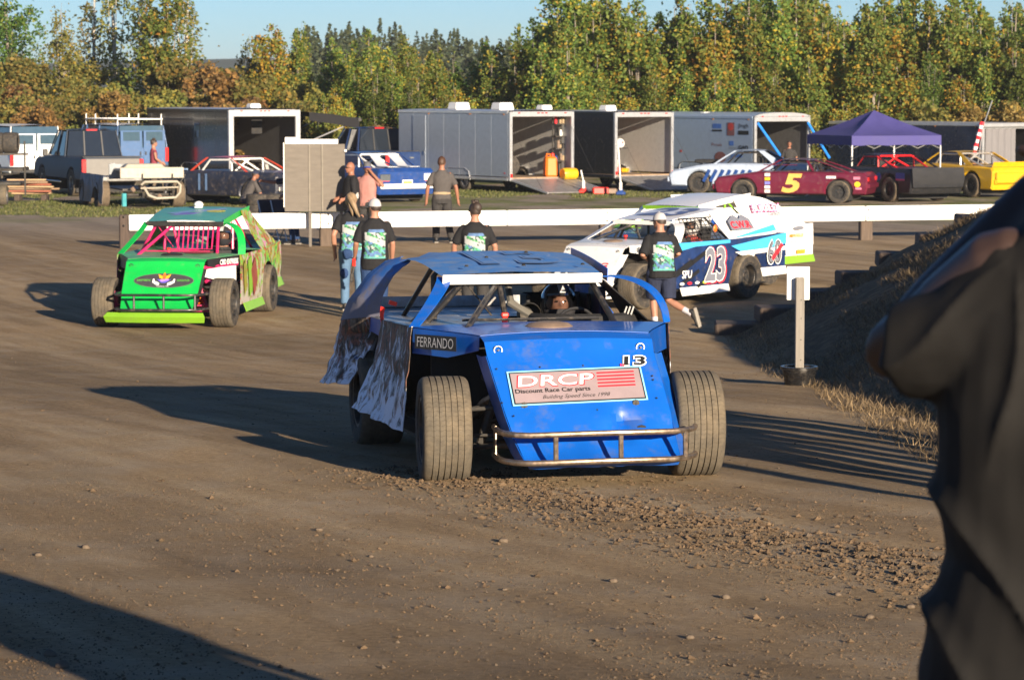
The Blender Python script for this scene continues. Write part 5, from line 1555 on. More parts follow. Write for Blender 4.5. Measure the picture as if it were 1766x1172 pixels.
# running man by the number 23 car
D = 37.0
person('man in a white cap and navy shorts running past the number 23 car', (gp(1141, D), D, 0), R(14), 1.60, 1.10, lean=.13, head_yaw=R(38), belly=.02,
    arms={'L': ((-.30, -.07, 1.14), (-.17, .18, 1.12)), 'R': ((.25, -.06, 1.15), (.20, .18, 1.14))},
    legs={'L': ((-.08, .14, .50), (-.07, .05, .10)), 'R': ((.10, -.04, .49), (.38, -.27, .30), (.28, -.05, -1), (-.7, .6, -.1))},
    shirt=dict(mat=M_BLACKCLOTH, print=True, hem=.82, c=1.03, sleeve=.95), pants=dict(mat=M_NAVYCLOTH, len=.55, name='shorts', w=1.02), hair=dict(type='undercap', mat=M_HAIRBR, cap=M_CAPW, peak=M_CAPG), group='people in matching black printed shirts')
# gray shirt man beyond the rail
D = 59.6
person('man in a grey shirt walking away beyond the white rail', (gp(762, D), D, 0), R(6), 1.83, 1.05, head_yaw=R(-20),
    arms={'L': ((-.29, -.02, 1.14), (-.31, .03, .89)), 'R': ((.29, -.02, 1.14), (.33, .02, .89))}, legs={'L': ((-.11, .03, .50), (-.12, .0, .085)), 'R': ((.12, .02, .50), (.19, -.06, .085))},
    shirt=dict(mat=M_GREYCLOTH, hem=.88, sleeve=.85), pants=dict(mat=M_DARKCLOTH, w=1.12), hair=dict(type='short', mat=M_HAIRGINGER), skin=M_SKINTAN,
    extra=lambda root, T, Hd, Hr, A: fuse((lambda m: (rings(m, [((0, 0, .985), .190, .140), ((0, 0, 1.02), .188, .140), ((0, 0, 1.045), .180, .135)]), m)[1])(MB()), M_CREAM, 'waist_cloth', root, .012, 1))
D = 57.6
person('bald man in sunglasses and a black and cream jacket behind the rail', (gp(606, D), D, 0), R(110), 1.77, 1.12, head_yaw=R(10), belly=.02,
    arms={'L': ((-.27, .02, 1.14), (-.22, .20, 1.02)), 'R': ((.27, .02, 1.14), (.22, .20, 1.02))}, shirt=dict(mat=M_BLACKCLOTH, hem=.82, sleeve=1.6, c=1.05), pants=dict(mat=M_DARKCLOTH), skin=M_SKINTAN, extra=lambda root, T, Hd, Hr, A: (sunglasses(root, T, Hd, Hr, A), fuse((lambda m: (rings(m, [(T((0, 0, 1.0)), .205, .158), (T((0, 0, 1.1)), .205, .158), (T((0, 0, 1.2)), .208, .158)]), m)[1])(MB()), pbr('grey_stripe_cloth', (.42, .40, .37), .9), 'jacket_stripe', root, .014, 1)))
D = 58.3
person('man in a salmon shirt and grey cap with a hand to his ear', (gp(634, D), D, 0), R(165), 1.75, 1.08, head_yaw=R(15),
    arms={'L': ((-.36, .06, 1.26), (-.14, .10, 1.52)), 'R': ((.27, .0, 1.14), (.24, .1, .90))}, shirt=dict(mat=M_PINKCLOTH, hem=.84, sleeve=.7), pants=dict(mat=M_DARKCLOTH), hair=dict(type='undercap', mat=M_HAIRBR, cap=M_CAPG, peak=pbr('blue_peak', (.02, .09, .6), .6)), skin=M_SKINTAN)
# person behind the plywood board, leaning on the dark car
D = 59.0
person('person in jeans mostly hidden behind the plywood board, one arm stretched out', (gp(507, D), D, 0), R(70), 1.72, 1.0, lean=.18,
    arms={'L': ((-.25, .28, 1.40), (-.20, .50, 1.46)), 'R': ((.25, .1, 1.16), (.22, .3, 1.1))}, shirt=dict(mat=M_NAVYCLOTH, hem=.86, sleeve=.8), pants=dict(mat=M_DENIMD), hair=dict(type='short', mat=M_HAIRBR), skin=M_SKINTAN)
# crouching man
D = 74.0
person('man in a dark cap and grey shirt crouching in front of the dark race car', (gp(424, D), D, 0), R(-60), 1.72, 1.02, lean=.45, pelvis_z=.42, head_yaw=R(-8), head_pitch=-.25,
    arms={'L': ((-.24, .26, 1.18), (-.08, .42, 1.20)), 'R': ((.24, .26, 1.18), (.08, .42, 1.22))}, legs={'L': ((-.14, .40, .52), (-.12, .22, .085)), 'R': ((.14, .40, .52), (.12, .22, .085))},
    shirt=dict(mat=M_GREYCLOTH, hem=.86, sleeve=.85), pants=dict(mat=M_NAVYCLOTH), hair=dict(type='undercap', mat=M_HAIRBR, cap=M_NAVYCLOTH), skin=M_SKINTAN)
# woman by the black trailer
D = 87.0
person('dark haired person in a sleeveless top by the black trailer on the left', (gp(266, D), D, 0), R(-70), 1.74, .9, arms={'L': ((-.25, .05, 1.16), (-.20, .22, 1.05)), 'R': ((.25, .02, 1.16), (.2, .2, 1.05))},
    shirt=dict(mat=M_REDSTICK if False else pbr('maroon_top', (.20, .03, .05), .9), hem=.84, sleeve=.2), pants=dict(mat=M_NAVYCLOTH), hair=dict(type='bun', mat=M_HAIRBR))
# someone working behind the maroon car
D = 92.0
person('dark haired man standing behind the maroon number 5 car', (gp(1360, D), D, 0), R(180), 1.62, 1.0, shirt=dict(mat=M_DARKCLOTH, hem=.84, sleeve=.8), pants=dict(mat=M_DARKCLOTH), hair=dict(type='short', mat=M_HAIRBR), skin=M_SKINTAN)

# helmeted drivers
def driver(car, label, shell, suit, lean=-.10, x=.38, y=1.92, zoff=.0):
    M = car.matrix_basis
    p = M @ Vector((x, y, .46 - zoff))
    def helm(root, T, Hd, Hr, A):
        mb = MB(); n, hg = 28, 18; vs, fs = [], []
        for i in range(hg + 1):
            th = PI * .90 * i / hg
            for q in range(n):
                a = 2 * PI * q / n
                vs.append(Hd((.134 * sin(th) * cos(a), .157 * sin(th) * sin(a), .075 + .155 * cos(th))))
        for i in range(hg):
            for q in range(n):
                a = 2 * PI * (q + .5) / n; th = PI * .90 * (i + .5) / hg
                if sin(a) > .45 and 1.28 < th < 1.86: continue
                fs.append((i * n + q, i * n + (q + 1) % n, (i + 1) * n + (q + 1) % n, (i + 1) * n + q))
        mb.add(vs, fs, 0, True)
        mb.build('helmet_shell', shell, root, sharp=60)
        mb = MB(); mb.sheet([[Hd((.137 * sin(t) * cos(a), .160 * sin(t) * sin(a), .075 + .158 * cos(t))) for a in [R(28 + 124 * q / 12) for q in range(13)]] for t in (1.14, 1.26)], .003); mb.build('visor_strip', M_CHROME, root)
        mb = MB(); mb.sheet([[Hd((.136 * sin(t) * cos(a), .159 * sin(t) * sin(a), .075 + .157 * cos(t))) for a in [R(26 + 128 * q / 12) for q in range(13)]] for t in (1.24, 1.4, 1.6, 1.75, 1.9)], .002); mb.build('visor', M_VISOR, root)
        mb = MB(); mb.sheet([[Hd((.05 * u, -.005 + .162 * sin(t), .075 + .160 * cos(t))) for u in (-.5, .5)] for t in (.3, .6, .9, 1.14)], .003); mb.build('helmet_stripe', pbr('silver_stripe', (.5, .5, .52), .3), root)
    o = person(label, tuple(p), car.rotation_euler.z + PI, 1.72, 1.05, lean=-.12 + .0, pelvis_z=.0, shoes=False,
        arms={'L': ((-.26, .20, 1.14), (-.10, .42, 1.28)), 'R': ((.26, .20, 1.14), (.10, .42, 1.28))}, legs={'L': ((-.12, .44, .14), (-.12, .86, -.02)), 'R': ((.12, .44, .14), (.12, .86, -.02))},
        shirt=dict(mat=suit, hem=.86, sleeve=1.9), pants=dict(mat=suit), extra=helm, group='helmeted drivers in their cars', head_pitch=-.02)
    return o
M_VISOR = pbr('tinted_visor', (.01, .01, .012), .08, var=.05, spec=.6)
M_VISOR.node_tree.nodes['Principled BSDF'].inputs['Alpha'].default_value = .22
M_SUIT = pbr('black_race_suit', (.02, .02, .022), .8, var=.2)
driver(blue, 'driver in a black helmet with silver visor strip inside the blue car', pbr('black_helmet', (.045, .045, .05), .16, var=.1, coat=.6), M_SUIT, zoff=.10)
driver(green, 'driver in a dark helmet sitting inside the green car', pbr('dark_helmet', (.03, .03, .035), .3), M_SUIT)
driver(car23, 'driver with a pale helmet behind the window net of the number 23 car', pbr('pale_helmet', (.5, .5, .5), .3), pbr('red_suit', (.35, .04, .03), .8))

# ---- the man standing close by at the right edge, seen from behind
def near_man():
    X, Y, Z0 = 1.06, 5.0, 1.45
    root = thing('person', 'man in a loose black shirt standing close at the right edge with his arm raised', 'person', (X, Y, Z0), 0, 'people in the paddock'); root.scale = (1.04,) * 3
    mb = MB()
    rings(mb, [((0, 0, .84), .21, .15), ((0, 0, .95), .22, .16), ((0, 0, 1.1), .21, .155), ((0, 0, 1.25), .22, .15), ((0, 0, 1.36), .21, .14), ((0, 0, 1.45), .12, .10), ((0, 0.01, 1.53), .065, .07), ((0, .02, 1.6), .06, .066)])
    mb.ball((0, .03, 1.69), (.078, .098, .115), 16); mb.ball((0, .065, 1.63), (.056, .06, .06), 12); mb.ball((0, .135, 1.665), (.015, .02, .024), 8)
    for s in (-1, 1): mb.ball((s * .08, .02, 1.68), (.012, .022, .033), 8)
    for sg in (-1, 1):
        sh, e, w = Vector((sg * .17, 0, 1.38)), Vector((sg * .338, .14, 1.225)), Vector((sg * .05, .34, 1.505))
        limb(mb, [sh, sh.lerp(e, .5), e, e.lerp(w, .3), w], [.075, .066, .056, .054, .038], 14)
        d = (w - e).normalized(); sd_ = Vector((0, 1, 0)).cross(d).normalized()
        limb(mb, [w, w + d * .05, w + d * .09], [.033, .038, .036], 10)
        for f in range(4):
            q0 = w + d * .09 + Vector((0, 1, 0)) * (f - 1.5) * .020; ln = (.07, .08, .075, .06)[f]
            limb(mb, [q0, q0 + d * ln * .5 - sd_ * sg * .012, q0 + d * ln * .85 - sd_ * sg * .035], [.0105, .0095, .008], 6)
        t0 = w + d * .03 - Vector((0, 1, 0)) * .03; limb(mb, [t0, t0 + d * .04 - Vector((0, .025, 0)), t0 + d * .075 - Vector((0, .02, 0))], [.013, .0115, .0095], 6)
        limb(mb, [(sg * .11, 0, .92), (sg * .12, .0, .7), (sg * .12, .02, .5), (sg * .12, 0, .3), (sg * .12, -.02, .085)], [.11, .095, .065, .062, .042])
    fuse(mb, pbr('dark_skin', (.045, .026, .02), .5, var=.12), 'body', root, .009, 2)
    # shirt with big loose sleeves
    mb = MB()
    rings(mb, [((0, 0, .52), .315, .22), ((0, 0, .67), .308, .22), ((0, 0, .79), .285, .205), ((0, 0, .88), .262, .195), ((0, 0, .97), .278, .19), ((0, 0, 1.14), .278, .185), ((0, 0, 1.28), .262, .17), ((-.0, 0, 1.38), .225, .145), ((0, 0, 1.46), .13, .105), ((0, 0, 1.50), .085, .085)], 28)
    for sg in (-1, 1):
        a, b, c = Vector((sg * .12, 0, 1.325)), Vector((sg * .23, .02, 1.250)), Vector((sg * .338, .07, 1.232))
        limb(mb, [a, b, b.lerp(c, .5), c], [.132, .108, .095, .082], 20, False, True)
    so = fuse(mb, M_NEARSHIRT, 'shirt', root, .008, 5)
    me = so.data
    ns = [v.normal.copy() for v in me.vertices]
    for v, n_ in zip(me.vertices, ns):
        p = v.co
        # long folds fanning out of the armpit and the shoulder
        a = math.atan2(p.z - 1.42, abs(p.x) - .16)
        r = math.hypot(p.z - 1.42, abs(p.x) - .16)
        s1 = abs(sin(a * 4.2 + 1.5 * noise.noise(p * 3))); s2 = abs(sin((p.z * .9 - abs(p.x) * 1.5) * 11 + 2.2 * noise.noise(p * 2.2)))
        w_ = min(1, max(0, (p.z - 1.02) / .12))
        k = w_ * .020 * (1 - s1) ** 3 * min(1, r * 5) + (1 - w_) * .022 * (1 - s2) ** 2.6
        k += .006 * noise.noise(p * 5) + .0025 * noise.noise(p * 17)
        v.co = p + n_ * k
    mb = MB()
    rings(mb, [((0, 0, .78), .22, .18), ((0, 0, .9), .23, .18), ((0, 0, 1.0), .22, .17)])
    for sg in (-1, 1): limb(mb, [(sg * .11, 0, .9), (sg * .125, .0, .5), (sg * .125, -.02, .06)], [.13, .10, .085], 14, False, True)
    fuse(mb, M_DARKCLOTH, 'trousers', root, .014, 2, .008, 8)
    for sg in (-1, 1):
        mb = MB(); mb.ball((sg * .125, .02, .06), (.05, .09, .06), 12); mb.ball((sg * .125, .12, .045), (.05, .09, .04), 12); fuse(mb, M_SHOE, 'shoe', root, .012, 2)
    mb = MB(); mb.ball((0, .01, 1.725), (.084, .10, .10), 16); mb.ball((0, -.02, 1.69), (.082, .08, .10), 16); mb.build('hair', M_HAIRBR, root)
M_NEARSHIRT = pbr('faded_black_shirt', (.0085, .0078, .0074), .85, var=.15, scale=25, bump=.12, bscale=260, spec=.25)
near_man()
# unseen spectators added beyond the right edge to cast long shadows across the road
for k, (x, y, lb) in enumerate(((1.75, 4.0, 'unseen spectator in dark clothes standing close behind the man at the right edge'), (4.55, 13.4, 'unseen spectator in dark clothes at the front of the group on the bank'), (4.9, 13.7, 'unseen spectator in dark clothes at the middle of the group on the bank'), (5.25, 14.0, 'unseen spectator in dark clothes at the right of the group on the bank'), (5.3, 15.8, 'unseen spectator in dark clothes on the bank beyond the sign post side'), (5.6, 14.4, 'unseen spectator in dark clothes highest up on the bank'))):
    person(lb, (x, y, ground_z(x, y)), R(10 * k), 1.86, 1.15, shirt=dict(mat=M_DARKCLOTH, hem=.84), pants=dict(mat=M_NAVYCLOTH), hair=dict(type='short', mat=M_HAIRBR), voxel=.018, group='unseen spectators casting the road shadows')

fp = thing('fence_post', 'thin grey wooden post on the bank just outside the right edge', 'post', (4.5, 12.2, ground_z(4.5, 12.2)))
mb = MB(); mb.box((0, 0, .65), (.10, .10, 1.4), 0, .01, rot=(.03, .02, 0)); mb.build('shaft', M_DARKCLOTH if False else pbr('old_post_wood', (.2, .17, .14), .9), fp); mb = MB(); mb.box((0, 0, 1.37), (.13, .13, .04), 0, .01); mb.build('post_cap', M_BLACK, fp)
# ------------------------------------------------------------------ saloons, trucks
M_GLASS = glass_mat('dark_window_glass', (.015, .02, .028))
M_LIGHTGLASS = glass_mat('sky_tinted_glass', (.05, .09, .13))
M_RED_LIGHT = pbr('red_lamp_lens', (.55, .02, .02), .25, var=.1, coat=.3)
M_AMBER = pbr('amber_lens', (.7, .25, .02), .3)
M_BLACKPLASTIC = pbr('black_plastic', (.025, .025, .026), .5, var=.2, dirt=.25)
M_ALU = pbr('brushed_aluminium', (.62, .62, .62), .35, metal=.7, var=.1, dirt=.1)
M_MUDTREAD = pbr('mud_caked_tread', (.12, .09, .06), .95, var=.3, scale=14, bump=.5)

def inset_poly(P, d):
    n = len(P); out = []
    area = sum(P[i][0] * P[(i + 1) % n][1] - P[(i + 1) % n][0] * P[i][1] for i in range(n))
    sg = 1 if area > 0 else -1
    for i in range(n):
        a, b, c = Vector(P[i - 1]), Vector(P[i]), Vector(P[(i + 1) % n])
        e1 = (b - a); e2 = (c - b)
        n1 = Vector((-e1.y, e1.x)).normalized() * sg; n2 = Vector((-e2.y, e2.x)).normalized() * sg
        m_ = (n1 + n2)
        if m_.length < .2: m_ = n1
        m_.normalize(); out.append(tuple(b + m_ * d))
    return out

def arch(yc, zc, r, sill, n=10):
    a0 = math.asin(max(-1, min(1, (sill - zc) / r)))
    return [(yc + r * cos(a), zc + r * sin(a)) for a in [lerp(a0, PI - a0, k / n) for k in range(n + 1)]]

def body_shell(top, sill, wheels, hw, r, mat, parent, rnd_=.05, tumble=.05, crown=.02, name='body', zc=.33):
    # outline: along the top from front to back, then back along the sill with the arches cut out
    P = list(top)
    P += [(top[-1][0] - .06, sill)]
    for yc in sorted(wheels, reverse=True): P += arch(yc, zc, r, sill)
    P += [(top[0][0] + .06, sill)]
    Q = inset_poly(P, rnd_)
    def xof(h, z): return h - tumble * max(0, (z - .55) / .45) ** 2
    mb = MB(); n = len(P); vs = []
    layers = [(-1, 1), (-1, 0), (0, 0), (1, 0), (1, 1)]
    for sx, ins in layers:
        for (y, z) in (Q if ins else P):
            h = hw if ins else hw - rnd_
            vs.append((sx * xof(h, z), y, z + (crown if sx == 0 and z > .6 else 0)))
    fs = []
    for l in range(4):
        for i in range(n): j = (i + 1) % n; fs.append((l * n + i, l * n + j, (l + 1) * n + j, (l + 1) * n + i))
    tr = tessellate_polygon([[Vector((a, b, 0)) for a, b in Q]])
    for t in tr: fs.append(tuple(t)); fs.append(tuple(4 * n + q for q in reversed(t)))
    mb.add(vs, fs, 0, True)
    o = mb.build(name, mat, parent, sharp=32)
    mb = MB()
    for yc in wheels: mb.box((0, yc, zc + .05), (2 * hw - .12, 2 * r * .94, r * 1.5), 0)
    mb.box((0, (top[0][0] + top[-1][0]) / 2, sill + .03), (1.5 * hw, top[-1][0] - top[0][0] - .5, .05), 0)
    mb.build('underbody', M_BLACK, parent)
    return o

def greenhouse(parent, mat, yb0, yr0, yr1, yb1, zb, zr, hwb, hwr, wc=.28, glass=None, posts=(), wa=.07, roofmat=None, crown=.03):
    mb = MB(); rows = []
    for i in range(7):
        t = i / 6; y = lerp(yr0, yr1, t)
        rows.append([(u * hwr, y, zr + crown * (1 - u * u) + .02 * sin(PI * t)) for u in [-1 + k / 4 for k in range(9)]])
    mb.sheet(rows, -.055)
    mb.build('roof', roofmat or mat, parent)
    for s in (-1, 1):
        def strip(y0, y1, a0, a1):
            mb = MB()
            mb.sheet([[(s * hwb, y0, zb - .02), (s * hwb, y1, zb - .02)], [(s * lerp(hwb, hwr, .5) , lerp(y0, a0, .5), lerp(zb, zr, .5)), (s * lerp(hwb, hwr, .5), lerp(y1, a1, .5), lerp(zb, zr, .5))], [(s * hwr, a0, zr), (s * hwr, a1, zr)]], .03)
            mb.build('pillar', mat, parent)
        strip(yb0, yb0 + wa, yr0, yr0 + wa)
        strip(yb1 - wc, yb1, yr1 - wc * .55, yr1)
        for (a, b) in posts: strip(a, a + .06, b, b + .06)
    if glass:
        edges = [(yb0 + wa, yr0 + wa)] + [(a, b) for a, b in posts] + [(yb1 - wc, yr1 - wc * .55)]
        for s in (-1, 1):
            for (a0, a1), (b0, b1) in zip(edges, edges[1:]):
                m2 = MB(); k = .06 if (a0, a1) in posts else 0
                m2.sheet([[(s * (hwb - .01), a0 + k, zb), (s * (hwb - .01), b0, zb)], [(s * (hwr - .01), a1 + k, zr - .04), (s * (hwr - .01), b1, zr - .04)]], .006); m2.build('side_window', glass, parent)
        m2 = MB(); m2.sheet([[(-hwb + .05, yb0 + .02, zb), (hwb - .05, yb0 + .02, zb)], [(-hwr + .04, yr0 + .02, zr - .01), (hwr - .04, yr0 + .02, zr - .01)]], .006); m2.build('windscreen', glass, parent)
        m2 = MB(); m2.sheet([[(-hwb + .05, yb1 - .02, zb), (hwb - .05, yb1 - .02, zb)], [(-hwr + .04, yr1 - .02, zr - .01), (hwr - .04, yr1 - .02, zr - .01)]], .006); m2.build('rear_window', glass, parent)

def cage(parent, mat, y0, y1, zb, zr, hw):
    mb = MB(); r = .028
    mb.tube([(-hw, y1, zb - .5), (-hw, y1, zr - .1), (-hw + .08, y1, zr - .03), (hw - .08, y1, zr - .03), (hw, y1, zr - .1), (hw, y1, zb - .5)], r, 6)
    for s in (-1, 1): mb.tube([(s * hw, y1, zr - .08), (s * hw * .8, y1 + 1.0, zb - .1)], r, 6); mb.tube([(s * hw, y1, zr - .05), (s * hw, y0, zr - .06), (s * hw, y0 - .5, zb - .2)], r, 6)
    mb.tube([(-hw, y1, zb - .1), (hw * .3, y1, zr - .04)], r, 6); mb.tube([(hw, y1, zb - .1), (-hw * .1, y1, zr - .04)], r, 6)
    mb.build('roll_cage', mat, parent)
    mb = MB(); mb.box((.32, y1 - .15, zb - .1), (.42, .1, .6), 0, .03); mb.box((.32, y1 - .4, zb - .35), (.42, .5, .1), 0, .03); mb.build('seat', M_BLACK, parent)

def wheels4(parent, y0, y1, tr, r=.33, w=.25, rim=M_RIM, tread=M_TREAD, side_mat=None, grooves=0, steer=0):
    for s in (-1, 1):
        wheel(parent, s * tr, y0, r, r, w, s, steer, grooves, 24, rim=rim, tread=tread, side_mat=side_mat, holes=5)
        wheel(parent, s * tr, y1, r, r, w, s, 0, grooves, 24, rim=rim, tread=tread, side_mat=side_mat, holes=5)

def stock_car(name, label, loc, rz, body, roof=None, cagem=None, hw=.92, L=4.6, zt=.90, zr=1.26, deckz=.93, yr=(-.25, .80), yb=(-.85, 1.50), bump=None, wy=(-1.40, 1.36), r=.34, rake=0, tread=M_TREAD, fast=False, open_=True, glass=None, wc=.30, spoiler=None, tailm=None, pill=None):
    root = thing(name, label, 'race car', loc, rz, 'stock cars parked in the paddock')
    h = L / 2
    top = [(-h, .42), (-h - .02, .60), (-h + .10, .74), (-h + .9, zt - .06), (yb[0], zt), (0, zt + .01), (yb[1], deckz), (h - .12, deckz - .01), (h, deckz - .12), (h + .01, .46)]
    body_shell(top, .26, wy, hw, r + .06, body, root, zc=r)
    greenhouse(root, pill or body, yb[0], yr[0], yr[1], yb[1], zt, zr, hw - .10, hw - .27, wc, glass, roofmat=roof)
    cage(root, cagem or M_BLACKTUBE, yr[0] + .1, yr[1] - .05, zt + .02, zr, hw - .30)
    mb = MB(); mb.box((0, .3, zt - .02), (1.3 * hw, 1.7, .03), 0); mb.build('cockpit_floor', M_BLACK, root)
    wheels4(root, wy[0], wy[1], hw - .12, r, .26, tread=tread)
    bm_ = bump or M_ALU
    mb = MB(); mb.box((0, h + .03, .50), (2 * hw - .12, .08, .14), 0, .03); mb.build('rear_bumper', bm_, root)
    mb = MB(); mb.box((0, -h - .04, .46), (2 * hw - .12, .08, .16), 0, .03); mb.build('front_bumper', bm_, root)
    for s in (-1, 1):
        mb = MB(); mb.box((s * (hw - .22), h + .008, .70), (.30, .03, .12), 0, .01); mb.build('tail_light', tailm or M_RED_LIGHT, root)
    if spoiler:
        mb = MB(); mb.box((0, h - .04, deckz + .07), (2 * hw - .1, .02, .16), 0, .004, rot=(R(-25), 0, 0)); mb.build('spoiler', spoiler, root)
    return root
def side_frame(hw, y, z, s=-1):
    # lettering frame on the flank; s=+1 is the car's left side (local +x)
    return Frame((s * (hw + .004), y, z), (0, s, 0), (0, 0, 1))

def place(px, D): return (gp(px, D), D, ground_z(gp(px, D), D))
M_MAROON = pbr('maroon_paint', (.115, .009, .027), .3, var=.12, dirt=.2, coat=.3)
M_NAVYROOF = pbr('navy_roof', (.05, .08, .17), .35, var=.1, dirt=.3)
M_GOLD = pbr('gold_vinyl', (.62, .40, .10), .35, var=.1)
M_DARKCAR = pbr('dark_blue_black_paint', (.018, .022, .038), .35, var=.3, dirt=.3, coat=.2)
M_BLACKCAR = pbr('scuffed_black_paint', (.012, .012, .014), .4, var=.3, dirt=.12)
M_YELLOWCAR = pbr('yellow_paint', (.62, .36, .008), .35, var=.08, dirt=.2, coat=.2)
M_REDROOF = pbr('orange_red_paint', (.52, .06, .03), .35, var=.1, dirt=.2)
M_REDCAGE = pbr('red_cage_paint', (.62, .015, .02), .4)
M_PALEBLUE = pbr('pale_blue_white_paint', (.36, .43, .55), .35, var=.12, dirt=.15, coat=.2)
M_STOCKBLUE = pbr('deep_blue_paint', (.012, .05, .21), .3, var=.15, dirt=.2, coat=.2)

# maroon number 5
c = stock_car('stock_car', 'maroon race car with a gold number 5 on its door', place(1372, 82.0), R(-106), M_MAROON, roof=M_MAROON, hw=.93, L=4.5, zt=.90, zr=1.24, deckz=.90, yr=(-.35, .70), yb=(-1.0, 1.75), wc=.10, wy=(-1.40, 1.42), r=.33, bump=M_MAROON)
f = side_frame(.93, .05, .56, 1); mb = MB(); put_text(mb, '5', f, .0, .02, .62, .56, .02, 0, .22, .04); mb.build('door_number', [M_GOLD], c)
mb = MB()
for k, m_ in enumerate((0, 1, 2, 0, 0)): put_poly(mb, f, rect(-.72, .26 - k * .12, .16, .085), .02, m_)
put_poly(mb, f, rect(1.15, .20, .28, .07), .02, 0); put_poly(mb, f, ellipse(1.92, .0, .09, .08, 14), .02, 1); put_poly(mb, f, rect(1.9, .18, .2, .08), .02, 3); put_poly(mb, f, rect(1.95, -.12, .18, .06), .02, 3)
mb.build('small_stickers', [M_WHITESTICK, pbr('sun_vinyl', (.8, .5, .03), .4), pbr('periwinkle_vinyl', (.2, .2, .6), .4), pbr('pink_vinyl', (.6, .2, .3), .4)], c)
mb = MB(); mb.box((.62, -.35, 1.10), (.02, 1.0, .02), 0); mb.sheet([[(.83, .62, .93), (.83, .70, .93)], [(.66, .42, 1.22), (.66, .50, 1.22)]], .02); mb.build('door_post', M_MAROON, c)
# pale blue and white car
c = stock_car('stock_car', 'pale blue race car parked nose left beside the trailer with logos', place(1288, 89.0), R(-104), M_PALEBLUE, roof=M_PALEBLUE, hw=.92, L=4.7, zt=.96, zr=1.36, deckz=.96, yr=(-.30, .65), yb=(-.95, 1.3), wc=.34, bump=M_PALEBLUE)
f = side_frame(.92, -.9, .56, 1); mb = MB()
for k in range(7): put_poly(mb, f, rect(-.25 + k * .22, .02, .10, .42, R(-28)), .02, 0)
put_poly(mb, f, [(.2, -.2), (2.6, .25), (2.6, -.25)], .0215, 0); mb.build('flank_flames', [M_STOCKBLUE], c)
mb = MB(); mb.box((0, -1.3, 1.02), (.62, .7, .12), 0, .03); mb.build('hood_scoop', M_BLACK, c)
# black car with the red cage
c = stock_car('stock_car', 'black race car with a bright red roll cage under the blue canopy', place(1528, 83.5), R(-150), M_BLACKCAR, roof=M_BLACKCAR, cagem=M_REDCAGE, hw=.96, L=4.8, zt=1.0, zr=1.36, deckz=1.0, yr=(-.35, .50), yb=(-.95, 1.45), wc=.12, r=.37, tread=M_MUDTREAD, bump=M_BLACKCAR, tailm=M_BLACKCAR)
mb = MB(); mb.sheet([[(-.95, 2.42, 1.02), (.95, 2.42, 1.02)], [(-.96, 2.47, .72), (.96, 2.47, .72)], [(-.92, 2.44, .45), (.92, 2.44, .45)]], .02); mb.build('tail_panel', pbr('dark_grey_tail', (.012, .012, .014), .5, var=.2), c)
f = side_frame(.96, 1.5, .74, 1); mb = MB(); put_poly(mb, f, rect(.42, .02, .42, .22), .02, 0); put_poly(mb, f, rect(.42, -.07, .42, .05), .0215, 1); put_poly(mb, f, ellipse(-.6, .0, .12, .12, 12), .02, 0); mb.build('small_stickers', [M_STOCKBLUE, pbr('plum_vinyl', (.3, .06, .12), .4)], c)
# yellow car
c = stock_car('stock_car', 'yellow race car with a tall tail spoiler and muddy tyres at the far right', place(1662, 87.0), R(-148), M_YELLOWCAR, roof=M_YELLOWCAR, cagem=M_ALU, hw=.94, L=4.7, zt=1.0, zr=1.36, deckz=.96, yr=(-.40, .60), yb=(-1.0, 1.35), wc=.30, r=.37, tread=M_MUDTREAD, bump=M_YELLOWCAR, tailm=M_YELLOWCAR, spoiler=M_YELLOWCAR)
mb = MB(); mb.box((0, 2.40, .62), (1.7, .14, .34), 0, .05); mb.build('tail_cover', M_YELLOWCAR, c)
# dark number 11
c = stock_car('stock_car', 'dark race car with a red roof and number 11 on its flank', place(408, 80.5), R(-128), M_DARKCAR, roof=M_REDROOF, pill=M_REDROOF, cagem=M_WHITE, hw=.95, L=4.9, zt=.97, zr=1.34, deckz=.97, yr=(-.50, .50), yb=(-1.0, 1.30), wc=.10, r=.35, bump=M_RIMSILVER, tread=M_TREAD, wy=(-1.50, 1.45))
f = side_frame(.95, .35, .60, 1); mb = MB(); put_text(mb, '11', f, -.75, .05, .36, .48, .02, 0, .0, .03); mb.build('door_number', [pbr('dull_blue_vinyl', (.12, .20, .36), .45)], c)
mb = MB(); mb.box((0, 2.47, .68), (.9, .03, .22), 0, .02); mb.box((-.3, 2.485, .68), (.3, .02, .14), 1, .02); mb.build('tail_grille', [M_DARKMETAL, M_RIMSILVER], c)
mb = MB(); mb.tube([(.75, -2.2, .82), (.8, -1.9, .97), (.78, -1.2, 1.0)], .03, 6); mb.build('fender_rail', pbr('light_blue_tube', (.25, .38, .6), .4), c)
# blue and white car behind the two men
c = stock_car('stock_car', 'blue race car with white stripes behind the two men at the rail', place(636, 83.0), R(-150), M_STOCKBLUE, roof=M_STOCKBLUE, cagem=M_WHITE, hw=.95, L=4.9, zt=1.02, zr=1.42, deckz=1.02, yr=(-.45, .70), yb=(-1.0, 1.5), wc=.10, r=.34, bump=M_WHITE)
mb = MB(); mb.sheet([[(-.45, .95, 1.36), (-.15, .95, 1.36)], [(-.5, 1.55, 1.06), (-.18, 1.55, 1.06)], [(-.52, 2.25, 1.05), (-.2, 2.25, 1.05)]], .012); mb.sheet([[(.15, .95, 1.36), (.45, .95, 1.36)], [(.18, 1.55, 1.06), (.5, 1.55, 1.06)], [(.2, 2.25, 1.05), (.52, 2.25, 1.05)]], .012); mb.build('rear_stripes', M_WHITECAR, c)
mb = MB(); mb.box((0, 2.475, .60), (.34, .02, .16), 0, .005); mb.box((0, 2.49, .60), (.28, .01, .09), 1); mb.build('number_plate', [M_WHITESTICK, M_GOLD], c)
